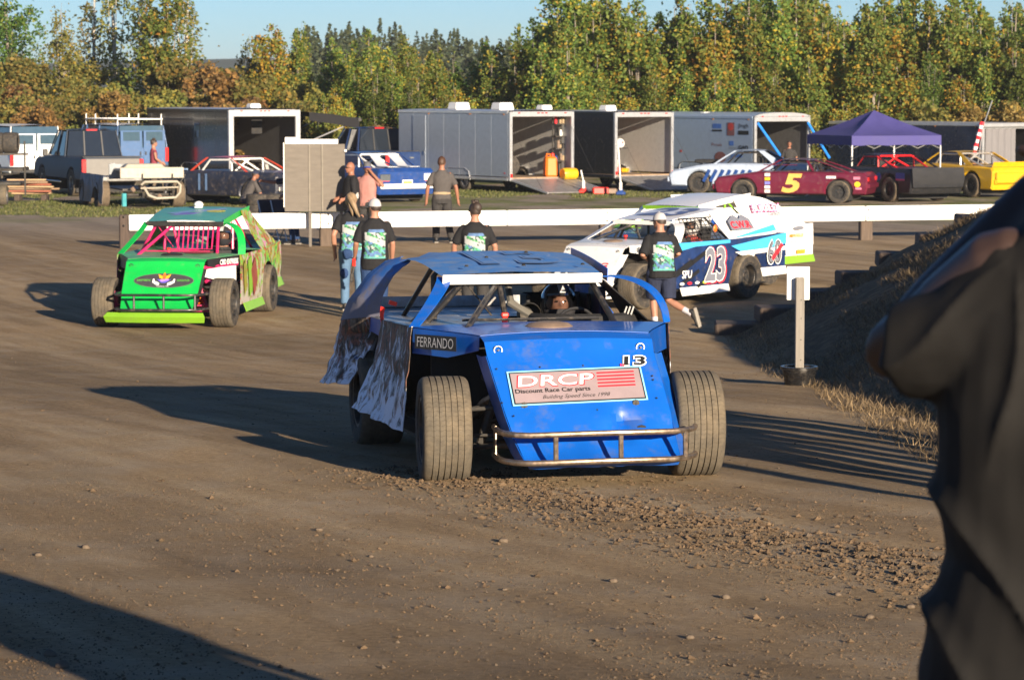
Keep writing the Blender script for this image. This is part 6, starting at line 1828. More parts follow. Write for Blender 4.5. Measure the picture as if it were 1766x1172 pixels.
for s in (-1, 1):
    mb = MB(); mb.box((s * .72, 2.46, .76), (.34, .06, .20), 0, .03); mb.build('lamp_panel', M_CHROME if s > 0 else M_WHITECAR, c)

# ---- road vehicles
def pickup(label, loc, rz, mat, L=5.8, hw=1.0, tailmat=None, zr=1.93, glass=M_GLASS):
    root = thing('pickup_truck', label, 'pickup truck', loc, rz, 'trucks and vans parked behind the race cars')
    h = L / 2
    top = [(-h, .55), (-h - .02, .95), (-h + .15, 1.12), (-1.25, 1.22), (.72, 1.24), (.86, 1.22), (h - .02, 1.22), (h, 1.18), (h, .62)]
    body_shell(top, .52, (-h + 1.0, h - 1.25), hw, .46, mat, root, .05, .04, .0, zc=.42)
    greenhouse(root, mat, -1.25, -.55, .62, .80, 1.23, zr, hw - .08, hw - .22, .12, glass, posts=((-.25, -.12),), wa=.08)
    mb = MB(); mb.box((0, h + .012, .92), (2 * hw - .30, .05, .52), 0, .02); mb.box((0, h + .04, 1.02), (.16, .02, .06), 1, .01); mb.box((0, h - .1, 1.235), (2 * hw - .1, .2, .03), 2, .01); mb.build('tailgate', [tailmat or mat, M_CHROME, M_BLACKPLASTIC], root)
    for s in (-1, 1):
        mb = MB(); mb.box((s * (hw - .09), h + .005, .95), (.14, .06, .42), 0, .015); mb.build('tail_light', M_RED_LIGHT, root)
        mb = MB(); mb.box((s * (hw + .10), -1.0, 1.30), (.16, .10, .22), 0, .03); mb.build('mirror', M_BLACKPLASTIC, root)
    mb = MB(); mb.box((0, h + .08, .56), (2 * hw - .1, .14, .18), 0, .03); mb.build('rear_bumper', M_CHROME, root)
    for x in (-.30, .30): mb = MB(); mb.sheet([[(x - .02, .80, 1.24), (x + .02, .80, 1.24)], [(x * .92 - .02, .625, zr - .02), (x * .92 + .02, .625, zr - .02)]], .02); mb.build('window_divider', M_BLACKPLASTIC, root)
    mb = MB(); mb.box((0, .55, zr + .015), (.36, .04, .05), 0); mb.build('brake_light', M_RED_LIGHT, root)
    mb = MB(); [mb.box((s * (hw + .02), -.3, .42), (.12, 2.0, .05), 0, .015) for s in (-1, 1)]; mb.build('running_board', M_CHROME, root)
    wheels4(root, -h + 1.0, h - 1.25, hw - .14, .41, .27, rim=M_RIMSILVER)
    return root
M_TRUCKNAVY = pbr('dark_blue_truck_paint', (.035, .047, .07), .5, var=.1, spec=.18)
M_TRUCKGREY = pbr('grey_metallic_paint', (.115, .11, .105), .4, metal=.2, var=.08, dirt=.12)
M_TRUCKBLUE = pbr('blue_truck_paint', (.008, .030, .11), .5, spec=.25)
M_VANBLUE = pbr('blue_grey_van_paint', (.06, .125, .27), .3, var=.08, coat=.3, dirt=.15)
pickup('dark blue pickup truck with a grey tailgate parked behind the stripped car', place(152, 88.5), R(-156), M_TRUCKNAVY, tailmat=M_TRUCKGREY, zr=2.02)
pickup('dark blue pickup truck half hidden behind the plywood board', place(642, 96.5), R(-150), M_TRUCKBLUE, zr=1.98)
def van(label, loc, rz, mat, L=5.2, zr=2.0, rack=True, hw=.98):
    root = thing('van', label, 'van', loc, rz, 'trucks and vans parked behind the race cars')
    h = L / 2
    top = [(-h, .5), (-h - .02, .9), (-h + .7, 1.15), (-h + .8, 1.2), (h - .02, 1.2), (h, 1.16), (h, .55)]
    body_shell(top, .45, (-h + .85, h - 1.2), hw, .42, mat, root, .05, .03, 0, zc=.36)
    greenhouse(root, mat, -h + .75, -h + 1.35, h - .14, h - .02, 1.18, zr, hw - .04, hw - .14, .14, M_LIGHTGLASS, posts=((-.9, -.85), (.5, .5)), wa=.08, crown=.05)
    for s in (-1, 1):
        mb = MB(); mb.box((s * (hw - .08), h + .01, .95), (.12, .05, .5), 0, .01); mb.build('tail_light', M_RED_LIGHT, root)
        mb = MB(); mb.box((s * .43, h + .012, 1.2), (.80, .03, 1.2), 0, .02); mb.box((s * .10, h + .04, 1.0), (.05, .04, .12), 1, .01); mb.build('rear_door', [mat, M_BLACKPLASTIC], root)
        m2 = MB(); m2.box((s * .43, h + .032, 1.60), (.62, .01, .32), 0, .004); m2.build('rear_window', M_LIGHTGLASS, root)
    mb = MB(); mb.box((0, h + .07, .5), (2 * hw - .1, .12, .16), 0, .03); mb.build('rear_bumper', M_BLACKPLASTIC, root)
    if rack:
        mb = MB()
        for s in (-1, 1): mb.tube([(s * .82, -h + 1.6, zr + .22), (s * .82, h - .2, zr + .22)], .025, 6)
        for y in (-h + 1.6, 0, h - .3):
            mb.tube([(-.82, y, zr + .22), (.82, y, zr + .22)], .025, 6)
            for s in (-1, 1): mb.tube([(s * .82, y, zr), (s * .82, y, zr + .40)], .022, 6)
        mb.build('ladder_rack', M_WHITE, root)
    wheels4(root, -h + .85, h - 1.2, hw - .12, .36, .24, rim=M_RIMSILVER)
    return root
van('blue van with a white ladder rack beside the black trailer', place(204, 101.0), R(-152), M_VANBLUE, zr=1.98)
van('white van at the far left behind the stacked tyres', place(20, 98.0), R(-150), M_WHITECAR, rack=False, zr=2.05)

# ------------------------------------------------------------------ enclosed trailers
M_TGREY = pbr('grey_blue_trailer_skin', (.34, .385, .45), .35, metal=.25, var=.06, dirt=.12)
M_TBLACK = pbr('black_trailer_skin', (.018, .020, .024), .22, var=.15, dirt=.12, coat=.3)
M_TBLUE = pbr('pale_blue_trailer_skin', (.34, .44, .60), .35, metal=.2, var=.06, dirt=.1)
M_TNAVY = pbr('navy_trailer_skin', (.014, .022, .045), .25, var=.15, dirt=.1, coat=.3)
M_LINER = pbr('grey_liner', (.52, .51, .49), .7, var=.08, dirt=.2)
M_WOOD = pbr('worn_plywood', (.28, .19, .12), .85, var=.25, scale=4, stretch=(1, 8, 1))
M_RAMP = pbr('diamond_plate', (.30, .30, .31), .45, metal=.6, var=.2, dirt=.4)
def trailer(label, corner_px, D, rz, L, zt, skin, W=2.5, npan=7, frame=M_ALU, ramp=2.1, curved=False, liner=M_LINER, vents=(), fl=.48, rampdrop=None, name='enclosed_trailer', post=.11, head=.17):
    x0, y0 = gp(corner_px, D), D
    cx, cy = x0 + W / 2 * cos(rz), y0 + W / 2 * sin(rz)
    root = thing(name, label, 'trailer', (cx, cy, ground_z(cx, cy)), rz, 'enclosed race trailers along the back of the paddock')
    hw = W / 2
    # side skins, panel by panel
    for s in (-1, 1):
        me = None
        for k in range(npan):
            a = .10 + (L - .12) * k / npan; b = .10 + (L - .12) * (k + 1) / npan
            if me is None:
                mb = MB(); mb.box((0, 0, 0), (.03, (b - a) - .025, zt - fl - .10), 0, .006)
                o = mb.build('side_panel', skin, root); me = o.data
            else:
                o = bpy.data.objects.new('side_panel', me); C.objects.link(o); o.parent = root
            o.location = (s * (hw - .015), (a + b) / 2, (zt + fl - .06) / 2)
        mb = MB()
        for k in range(1, npan): a = .10 + (L - .12) * k / npan; mb.box((s * (hw - .012), a, (zt + fl - .06) / 2), (.018, .03, zt - fl - .1), 0)
        mb.build('seam', skin if skin in (M_TBLACK, M_TNAVY) else frame, root)
        mb = MB(); mb.box((s * (hw - .01), L / 2 + .05, zt - .03), (.05, L - .12, .10), 0, .015); mb.box((s * (hw - .01), L / 2 + .05, fl - .06), (.05, L - .12, .10), 0, .015); mb.build('side_rail', frame if not curved and skin is not M_TBLACK else skin, root)
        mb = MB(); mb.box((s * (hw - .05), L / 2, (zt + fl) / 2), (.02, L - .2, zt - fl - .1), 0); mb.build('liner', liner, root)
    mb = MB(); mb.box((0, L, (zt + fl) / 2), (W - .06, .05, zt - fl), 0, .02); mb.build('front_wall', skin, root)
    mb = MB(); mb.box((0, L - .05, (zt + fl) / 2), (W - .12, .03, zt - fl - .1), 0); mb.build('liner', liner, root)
    rows = [[(u * (hw - .005), y, zt + .02 + (.13 if curved else .03) * (1 - u * u) ** (1 if not curved else .6)) for u in [-1 + k / 5 for k in range(11)]] for y in (.02, L * .5, L)]
    mb = MB(); mb.sheet(rows, -.03); mb.build('roof', M_ALU if not curved else skin, root)
    mb = MB(); mb.box((0, L / 2 + .05, fl - .03), (W - .10, L - .1, .06), 0); mb.build('floor', M_WOOD, root)
    # rear frame
    for s in (-1, 1):
        mb = MB(); mb.box((s * (hw - post / 2), .04, (zt + fl - .12) / 2), (post, .10, zt - fl + .10), 0, .012)
        for z in (fl + .25, (zt + fl) / 2, zt - .4): mb.box((s * (hw - post / 2), -.025, z), (.05, .03, .14), 0, .008)
        mb.build('rear_post', frame, root)
        mb = MB(); mb.box((s * (hw - post / 2), -.02, fl + .06), (.07, .03, .12), 0, .008); mb.build('tail_light', M_RED_LIGHT, root)
    mb = MB()
    mb.box((0, .04, zt - head / 2), (W - 2 * post - .004, .10, head), 0, .012)
    if curved: mb.prism([(-hw, zt + .005)] + [(u * hw, zt + .02 + .13 * (1 - u * u) ** .6) for u in [-1 + k / 6 for k in range(13)]] + [(hw, zt + .005)], lambda a, b, d: (a, d, b), -.01, .06)
    mb.build('rear_header', frame, root)
    mb = MB()
    for x in (-.9, -.15, 0, .15, .9): mb.box((x, -.02, zt - .05 + (.06 if curved else 0)), (.09, .02, .035), 0, .006)
    mb.build('marker_light', M_RED_LIGHT, root)
    mb = MB(); mb.box((0, .04, fl - .09), (W - 2 * post - .004, .10, .10), 0, .01); mb.build('rear_sill', frame, root)
    # wheels and fenders
    for s in (-1, 1):
        for y in (L * .40, L * .40 + .82):
            wheel(root, s * (hw - .14), y, .34, .34, .20, s, 0, 0, 24, rim=M_RIMSILVER, holes=5)
        pts = [(s * (hw + .02), L * .40 - .43, .36), (s * (hw + .02), L * .40 - .33, .64), (s * (hw + .02), L * .40 - .1, .74), (s * (hw + .02), L * .40 + .92, .74), (s * (hw + .02), L * .40 + 1.15, .64), (s * (hw + .02), L * .40 + 1.25, .36)]
        mb = MB(); mb.sheet([pts, [(p[0] - s * .20, p[1], p[2]) for p in pts]], .012, smooth=False); mb.build('fender', M_ALU, root)
    mb = MB(); mb.tube([(-.5, L, .42), (0, L + 1.3, .42), (.5, L, .42)], .05, 6); mb.tube([(0, L + 1.1, .7), (0, L + 1.1, .06)], .04, 6); mb.build('tow_tongue', M_BLACKPLASTIC, root)
    if ramp:
        z0 = fl - .08; drop = rampdrop if rampdrop is not None else z0 - .05
        n = 12; a = math.atan2(drop, ramp)
        for k in range(n):
            t0, t1 = k / n, (k + 1) / n - .012
            mb = MB()
            mb.box((0, -(t0 + t1) / 2 * ramp - .03, z0 - drop * (t0 + t1) / 2), (W - .16, ramp / n * .93, .05), 0, .008, rot=(a, 0, 0))
            mb.build('ramp_board', M_RAMP if ramp > 1.9 else M_WOOD, root)
        mb = MB(); [mb.box((s * (hw - .06), -ramp / 2 - .03, z0 - drop / 2), (.05, ramp / cos(a), .07), 0, .01, rot=(a, 0, 0)) for s in (-1, 1)]; mb.build('ramp_edge', frame, root)
        mb = MB(); [mb.tube([(s * (hw - .1), .0, zt - .5), (s * (hw - .12), -ramp * .8, z0 - drop * .75 + .04)], .006, 4) for s in (-1, 1)]; mb.build('ramp_cable', M_BLACKTUBE, root)
    for (vx, vy, vs) in vents:
        mb = MB(); mb.box((vx, vy, zt + .05 + .09 * vs), (.40 * vs + .1, .40 * vs + .1, .20 * vs), 0, .03, taper=.86); mb.build('roof_vent', M_WHITE, root)
    return root
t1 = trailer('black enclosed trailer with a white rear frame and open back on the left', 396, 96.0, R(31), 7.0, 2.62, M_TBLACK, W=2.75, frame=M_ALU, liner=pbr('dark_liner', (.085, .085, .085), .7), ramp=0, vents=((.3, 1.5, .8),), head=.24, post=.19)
t2 = trailer('grey enclosed trailer with a lowered ramp in the middle of the row', 879, 89.5, R(33), 7.0, 2.60, M_TGREY, vents=((-.3, 4.6, 1.2), (-.3, 1.9, 1.2), (.75, 1.0, .8)), W=2.5)
t3 = trailer('black sided trailer with a pale open back right of the grey trailer', 1060, 92.5, R(34), 7.0, 2.56, M_TBLACK, vents=((-.5, 1.4, .9),), W=2.45, ramp=2.0, rampdrop=.38)
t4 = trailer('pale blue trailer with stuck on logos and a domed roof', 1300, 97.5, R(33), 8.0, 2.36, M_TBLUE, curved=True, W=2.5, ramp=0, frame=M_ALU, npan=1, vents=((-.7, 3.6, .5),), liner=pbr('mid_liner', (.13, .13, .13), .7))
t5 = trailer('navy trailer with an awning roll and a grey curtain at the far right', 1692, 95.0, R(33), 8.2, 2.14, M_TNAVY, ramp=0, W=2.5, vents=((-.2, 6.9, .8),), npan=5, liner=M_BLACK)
t6 = trailer('tall navy trailer behind the others at the far right edge', 1890, 108.0, R(33), 9.0, 2.60, M_TNAVY, ramp=0, W=2.5, npan=5, vents=((0, 4, .6),))
# logos on the pale blue trailer's side: lies on local -x; reads from rear (right) to front (left)
f = Frame((-1.252, 0, 0), (0, -1, 0), (0, 0, 1)); mb = MB()
LM = [pbr('logo_blue', (.06, .16, .5), .5), pbr('logo_red', (.5, .05, .04), .5), pbr('logo_brown', (.20, .08, .08), .5), M_BLACKSTICK, M_GREYV]
def lg(y, z, w, h, m_):
    q = MB(); put_poly(q, f, rect(-y, z, w, h), .006, 0); q.build('side_logo', LM[m_], t4)
def lt(s, a, b, w, h, m_, off=0):
    q = MB(); put_text(q, s, f, a, b, w, h, .006, 0, 0, off); tag(q.build('side_lettering', LM[m_], t4), kind='stuff')
lg(2.15, 2.02, .50, .16, 0); lg(2.15, 1.86, .58, .06, 3); lg(1.35, 1.92, .42, .46, 2); put_poly(mb, f, ellipse(-1.35, 2.0, .16, .14, 12), .0085, 0); mb.build('side_logo', LM[1], t4)
lt('Jingk', -.62, 2.03, .62, .18, 3); lg(.62, 1.80, .60, .14, 3)
lt('Pirtek', -2.15, 1.36, .62, .11, 2); lg(1.3, 1.42, .24, .16, 0); lt('GAD', -.62, 1.28, .56, .14, 3, .04)
lt('RACE PARTS', -1.2, 1.25, .5, .07, 4); mb = MB(); put_poly(mb, f, ellipse(-1.95, .92, .34, .2, 10), .006, 0); mb.build('side_logo', LM[2], t4); lg(1.0, .98, .62, .1, 0); lg(4.3, 1.1, .12, .08, 1)
# blue struts of the open ramp door and the fold-down of the logo trailer
for s in (-1, 1):
    mb = MB(); mb.tube([(s * 1.12, -.02, 2.14), (s * 1.05 + .35, -.9, .9)], .05, 8); mb.build('strut', pbr('bright_blue_tube', (.02, .22, .75), .4), t4)
# side doors and marker lamps
for t_, hw_, y_, h_, m_ in ((t2, 1.25, 5.6, 2.60, M_TGREY), (t4, 1.25, 6.2, 2.36, M_TBLUE), (t5, 1.25, 6.0, 2.14, M_TNAVY)):
    mb = MB(); mb.box((-hw_ - .006, y_, (h_ + .40) / 2), (.02, .82, h_ - .72), 0, .01); mb.build('side_door', m_, t_)
    mb = MB(); mb.box((-hw_ - .02, y_ - .33, 1.2), (.03, .05, .16), 0, .008); mb.build('door_handle', M_CHROME, t_)
    for q in (.35, 2.4, 5.0):
        mb = MB(); mb.box((-hw_ - .004, q, h_ - .10), (.02, .07, .03), 0, .006); mb.build('marker_light', M_AMBER, t_)
    mb = MB(); mb.box((-hw_ - .004, .3, .62), (.02, .07, .03), 0, .006); mb.build('marker_light', M_RED_LIGHT, t_)
# side door and window on the black trailer
mb = MB(); mb.box((-1.385, 2.6, 1.9), (.02, .45, .5), 0, .008); mb.build('side_window', M_GLASS, t1)
mb = MB(); mb.box((.60, 1.9, 2.0), (.42, .04, .5), 0, .02); mb.build('wall_cabinet', M_BLACK, t1)
mb = MB(); mb.sheet([[(-.6, 3.5, 2.3), (-.1, 3.5, 2.3)], [(-.62, 3.48, .8), (-.08, 3.48, .8)]], .01); mb.build('hanging_suit', M_BLACK, t1)
# awning on the far side of the black trailer
aw = thing('awning', 'dark fabric awning stretched out from the side of the black trailer', 'awning', (gp(524, 99.0), 99.0, 0), R(28))
mb = MB(); mb.sheet([[(0, -.5 + k * .9, 2.52 + .03 * sin(k)) for k in range(5)], [(.95, -.5 + k * .9, 2.44) for k in range(5)], [(1.95, -.5 + k * .9, 2.28) for k in range(5)]], .015); mb.build('canopy_fabric', M_BLACKCLOTH, aw)
mb = MB(); mb.sheet([[(0, -.52, 2.50), (.95, -.52, 2.42), (1.95, -.52, 2.26)], [(0, -.54, 2.22), (.95, -.54, 2.10), (1.95, -.54, 1.93)]], .012); mb.build('valance', M_BLACKCLOTH, aw)
mb = MB(); mb.tube([(1.96, -.55, 2.25), (1.96, 3.1, 2.25)], .07, 8); mb.build('roller', M_BLACKPLASTIC, aw)
for y in (-.4, 3.0):
    mb = MB(); mb.tube([(1.95, y, 2.22), (.1, y, 1.5)], .025, 6); mb.tube([(1.9, y, 2.2), (1.9, y, .0)], .02, 6); mb.build('awning_arm', M_ALU, aw)
# curtain, awning roll and flag on the far right trailer
mb = MB(); mb.sheet([[(-1.08 + k * .08, .02 + .03 * sin(k * 1.7), 2.0) for k in range(18)], [(-1.08 + k * .08, .02 + .03 * sin(k * 1.7 + .4), .5) for k in range(18)]], .008); mb.build('curtain', pbr('grey_curtain', (.16, .155, .165), .8, var=.15, stretch=(8, 8, .5)), t5)
mb = MB(); mb.box((-.25, -.06, 2.10), (2.2, .14, .16), 0, .03); mb.build('awning_roll', M_ALU, t5)
fl = thing('flag', 'furled red and white flag on a leaning pole beside the yellow car', 'flag', place(1690, 91.5), R(0))
mb = MB(); mb.tube([(-.20, 0, 0), (.06, 0, 2.1), (.35, 0, 2.95)], .018, 6); mb.build('flag_pole', M_ALU, fl)
for k in range(10):
    mb = MB(); t0 = k / 10; p0 = Vector((.02, -.03, 2.25)).lerp(Vector((-.26, -.03, 1.10)), t0); p1 = Vector((.02, -.03, 2.25)).lerp(Vector((-.26, -.03, 1.10)), t0 + .1)
    mb.tube([p0, p1], [.07 + .015 * sin(k * 2), .07 + .015 * sin(k * 2 + 2)], 8); mb.build('flag_stripe', M_REDSTICK if k % 2 == 0 else M_WHITESTICK, fl)

# ---- things in and around the open trailers
def in_trailer(t, p): return t.matrix_basis @ Vector(p)
def loose_tyre(p, rz, label, group=None, r=.36, w=.28, lie=False, rim=True):
    root = thing('tyre', label, 'tyre', tuple(p), rz, group, rot=(0, R(90), rz) if lie else None)
    mb = MB(); pr, mi = tyre_prof(r, w, 0); mb.lathe(pr, axis='X', n=28, mis=mi); mb.build('tread', [M_SIDEWALL, M_SIDEWALL], root)
    if rim:
        mb = MB(); mb.lathe([(.21, -w * .4), (.19, -w * .3), (.19, .02), (.08, -.02), (0, -.02)], axis='X', n=20); mb.build('rim', M_RIMSILVER, root)
    return root
for (x, y, l) in ((-.85, .9, 'race tyre standing inside the grey trailer, nearest its left post'), (-.45, 1.3, 'race tyre with a bright rim standing inside the grey trailer')):
    loose_tyre(in_trailer(t2, (x, y, .83)), R(33 + 62), l)
p = in_trailer(t2, (.55, .35, .46)); j = thing('fuel_jug', 'orange fuel jug at the right side of the grey trailer opening', 'jug', tuple(p), R(20))
mb = MB(); mb.box((0, 0, .34), (.42, .36, .66), 0, .06, taper=.9); mb.build('jug_body', M_ORANGE, j); mb = MB(); mb.lathe([(.06, 0), (.06, .1), (.03, .12), (0, .12)], c=(.08, 0, .67), n=12); mb.build('cap', M_REDPLASTIC, j); mb = MB(); mb.tube([(-.15, 0, .62), (-.12, 0, .76), (0, 0, .74), (.02, 0, .64)], .025, 6); mb.build('handle', M_ORANGE, j)
p = in_trailer(t2, (.95, -.15, .40)); j = thing('barrel', 'yellow barrel lying on the ramp of the grey trailer', 'barrel', tuple(p), R(30))
mb = MB(); mb.lathe([(0, -.26), (.17, -.26), (.19, -.2), (.19, .2), (.17, .26), (0, .26)], c=(0, 0, .18), axis='X', n=20); mb.build('drum', M_YELLOWCAR, j); mb = MB(); [mb.lathe([(.192, x - .015), (.2, x), (.192, x + .015)], c=(0, 0, .18), axis='X', n=20) for x in (-.1, .1)]; mb.build('hoop', M_YELLOWCAR, j)
p = in_trailer(t2, (.98, .5, .48)); j = thing('tool_rack', 'tall cluttered tool rack just inside the grey trailer opening', 'rack', tuple(p), R(33))
mb = MB()
for z in (.5, .9, 1.3, 1.7): mb.box((0, 0, z), (.36, .22, .03), 0)
for s in (-1, 1): mb.box((s * .17, .1, .95), (.03, .03, 1.9), 0)
mb.build('shelving', M_DARKMETAL, j)
rr = random.Random(4); cols = [M_WHITE, M_REDSTICK, M_STOCKBLUE, M_CREAM, M_BLACK, M_TAN, M_LIME, M_ALU]
for z in (.52, .92, 1.32, 1.72):
    for q in range(4):
        mb = MB(); hh = rr.uniform(.10, .26)
        if rr.random() < .5: mb.lathe([(0, 0), (.045, 0), (.045, hh), (.02, hh + .03), (0, hh + .03)], c=(-.12 + q * .085, rr.uniform(-.06, .02), z), n=10)
        else: mb.box((-.12 + q * .085, rr.uniform(-.06, .02), z + hh / 2), (.07, .09, hh), 0, .01)
        tag(mb.build('bottle', rr.choice(cols)), 'small can or bottle on the tool rack of the grey trailer', 'bottle', 'bottles on the tool rack'); bpy.data.objects[-1] if False else None
for o in [o for o in bpy.data.objects if o.name.startswith('bottle') and o.parent is None]:
    o.location = p; o.rotation_euler = (0, 0, R(33))
def jack(loc, label, handle_m, base_m, h=1.15):
    j = thing('floor_jack', label, 'jack', loc, 0)
    mb = MB(); mb.box((0, 0, .08), (.30, .40, .10), 0, .03); mb.box((0, .12, .16), (.16, .18, .10), 0, .02); mb.build('jack_base', base_m, j)
    mb = MB(); mb.tube([(0, 0, .18), (.0, -.02, .42)], .05, 8); mb.build('handle_socket', M_WHITE, j); mb = MB(); mb.tube([(0, -.02, .40), (-.08, -.02, h)], .025, 6); mb.build('handle', handle_m, j)
    return j
jack(place(1070, 87.0), 'white handled floor jack on a blue base in front of the pale trailer', M_WHITE, M_STOCKBLUE, 1.55)
jack(tuple(in_trailer(t3, (.45, 2.2, .5))), 'floor jack with a long pale handle inside the pale trailer', M_WHITE, M_REDPLASTIC, 1.3)
jack(place(1006, 88.6), 'small red and white jack stand beside the ramp', M_WHITE, M_REDPLASTIC, .75)
p = in_trailer(t3, (-.85, .25, 1.38)); j = thing('helmet', 'white helmet with a red mark resting on a stand in the pale trailer', 'helmet', tuple(p), R(34))
mb = MB(); mb.ball((0, 0, .14), (.16, .19, .17), 16); mb.build('shell', M_WHITE, j); mb = MB(); mb.ball((.0, -.15, .17), (.06, .05, .05), 8); mb.build('red_mark', M_REDSTICK, j)
p = in_trailer(t3, (-.85, .25, .49)); j = thing('stand', 'black stand under the white helmet in the pale trailer', 'stand', tuple(p), R(34)); mb = MB(); mb.tube([(0, 0, 0), (0, 0, .85)], .03, 8); mb.build('stand_pole', M_BLACKTUBE, j); mb = MB(); mb.box((0, 0, .87), (.42, .3, .03), 0, .01); mb.build('stand_top', M_BLACKPLASTIC, j)
rr = random.Random(8)
for k, (x, y, m_) in enumerate(((-.25, 2.3, M_YELLOWCAR), (.05, 2.5, M_REDPLASTIC), (.75, 2.1, M_YELLOWCAR), (.25, 1.9, M_REDPLASTIC), (-.6, 2.4, M_BLACKPLASTIC))):
    p = in_trailer(t3, (x, y, .485)); j = thing('tool_box', ('yellow', 'red', 'small yellow', 'small red', 'black')[k] + ' tool box on the floor of the pale trailer', 'tool box', tuple(p), R(34 + 20 * k))
    mb = MB(); mb.box((0, 0, .08), (.36, .2, .14), 0, .02); mb.build('box', m_, j); mb = MB(); mb.tube([(-.1, 0, .15), (-.08, 0, .21), (.08, 0, .21), (.1, 0, .15)], .012, 5); mb.build('handle', M_BLACKTUBE, j)
j = thing('tool_box', 'red tool box on the ground between the two ramps', 'tool box', place(1035, 88.0), R(10)); mb = MB(); mb.box((0, 0, .12), (.5, .28, .22), 0, .03); mb.build('box', M_REDPLASTIC, j); mb = MB(); mb.box((.35, .02, .1), (.35, .22, .18), 0, .03); mb.build('pouch', M_TAN, j)

# ---- blue canopy
M_CANOPY = pbr('indigo_canopy_cloth', (.05, .045, .19), .75, var=.08, scale=3)
cn = thing('canopy', 'indigo blue pop up canopy with a pointed roof over the black car', 'canopy', (gp(1505, 85.8), 85.8, 0), R(-17 + 45 - 8))
hw = 1.52; ez, ev, pk = 1.90, 1.62, 2.66
cor = [(-hw, -hw), (hw, -hw), (hw, hw), (-hw, hw)]
for i in range(4):
    a, b = Vector((*cor[i], ez)), Vector((*cor[(i + 1) % 4], ez)); top = Vector((0, 0, pk)); n = 10
    rows = []
    for j in range(n + 1):
        t = j / n; l, r_ = a.lerp(top, t), b.lerp(top, t)
        rows.append([l.lerp(r_, k / n) - Vector((0, 0, .12 * sin(PI * t) * (.3 + .7 * sin(PI * k / n)))) for k in range(n + 1)])
    mb = MB(); mb.sheet(rows, .008); mb.build('roof_panel', M_CANOPY, cn)
    mb = MB(); mb.sheet([[a.lerp(b, k / n) for k in range(n + 1)], [a.lerp(b, k / n) - Vector((0, 0, ez - ev + .015 * sin(k * 2))) for k in range(n + 1)]], .008); mb.build('valance', M_CANOPY, cn)
    mb = MB(); mb.box((a.x * .985, a.y * .985, ez / 2 - .02), (.045, .045, ez), 0, .006); mb.box((a.x * .985, a.y * .985, .01), (.12, .12, .02), 0); mb.build('leg', M_ALU, cn)
    mb = MB()
    for q in range(4):
        p0, p1 = a.lerp(b, q / 4), a.lerp(b, (q + 1) / 4); z0, z1 = (ez - .08, ez - .38) if q % 2 == 0 else (ez - .38, ez - .08)
        mb.tube([(p0.x * .97, p0.y * .97, z0), (p1.x * .97, p1.y * .97, z1)], .012, 5); mb.tube([(p0.x * .97, p0.y * .97, z1), (p1.x * .97, p1.y * .97, z0)], .012, 5)
    mb.build('truss', M_ALU, cn)

# ------------------------------------------------------------------ white rail, plywood board, sign post
M_RAILWHITE = pbr('rail_white_paint', (.82, .80, .76), .5, var=.04, scale=3, dirt=.1)
M_POST = pbr('weathered_timber', (.11, .08, .06), .9, var=.3, scale=5, stretch=(6, 6, .6), bump=.4)
M_DARKPOST = pbr('dark_timber', (.07, .05, .04), .9, var=.3, scale=5, stretch=(6, 6, .6), bump=.4)
A = Vector((gp(222, 57.4), 57.4, 0)); B = Vector((gp(1790, 61.4), 61.4, 0)); dv = (B - A); rl = dv.length; ang = math.atan2(dv.y, dv.x)
rail = thing('guard_rail', 'long white board guard rail across the pit road', 'rail', tuple(A), ang)
nb = 5
for k in range(nb):
    mb = MB(); x0, x1 = rl * k / nb, rl * (k + 1) / nb - .018
    mb.box(((x0 + x1) / 2, 0, .53 + .07 * (x0 + x1) / 2 / rl), (x1 - x0, .07, .325), 0, .012, rot=(0, -math.atan(.07 / rl), 0)); mb.build('rail_board', M_RAILWHITE, rail)
for px, m_, w in ((215, M_DARKPOST, .20), (548, M_POST, .32), (1020, M_POST, .25), (1480, M_POST, .27), (1682, M_DARKPOST, .27)):
    t = (px - 222) / (1790 - 222) * rl
    mb = MB(); mb.box((t, .14, .30), (w, .20, .70 if px != 215 else .78), 0, .02); mb.build('rail_post', m_, rail)
    for q in (-.09, .09):
        mb = MB(); mb.ball((t, -.04, .57 + q), (.022, .014, .022), 8); mb.build('bolt', M_DARKMETAL, rail)
D = 57.9
bd = thing('plywood_board', 'weathered grey plywood board with a white top edge standing behind the rail', 'board', (gp(543, D), D, 0), R(2))
M_PLY = pbr('weathered_plywood', (.150, .132, .112), .85, var=.12, scale=3, stretch=(1, 1, 5), bump=.15, dirt=.2, dirt_col=(.2, .17, .14))
for (x, w) in ((-.375, .50), (0.02, .24), (.40, .46)):
    mb = MB(); mb.box((x, 0, 1.44), (w, .02, 1.40), 0, .004); mb.build('plywood_sheet', M_PLY, bd)
for x in (-.108, .158): mb = MB(); mb.box((x, -.012, 1.44), (.035, .03, 1.40), 0, .005); mb.build('batten', pbr('pale_batten', (.20, .18, .15), .85), bd)
mb = MB(); mb.box((-.06, 0, 2.19), (1.10, .05, .10), 0, .008); mb.box((-.48, 0, 2.215), (.26, .052, .13), 0, .006); mb.build('top_edge', M_WHITE, bd)
mb = MB(); mb.box((-.635, 0, 1.5), (.02, .04, 1.34), 0); mb.build('side_edge', M_WHITE, bd)
for x in (-.10, .55): mb = MB(); mb.box((x, .08, 1.0), (.06, .08, 2.0), 0, .008); mb.build('board_post', M_PLY, bd)
mb = MB(); mb.ball((.64, -.03, 2.0), .035, 8); mb.build('board_light', M_WHITE, bd)
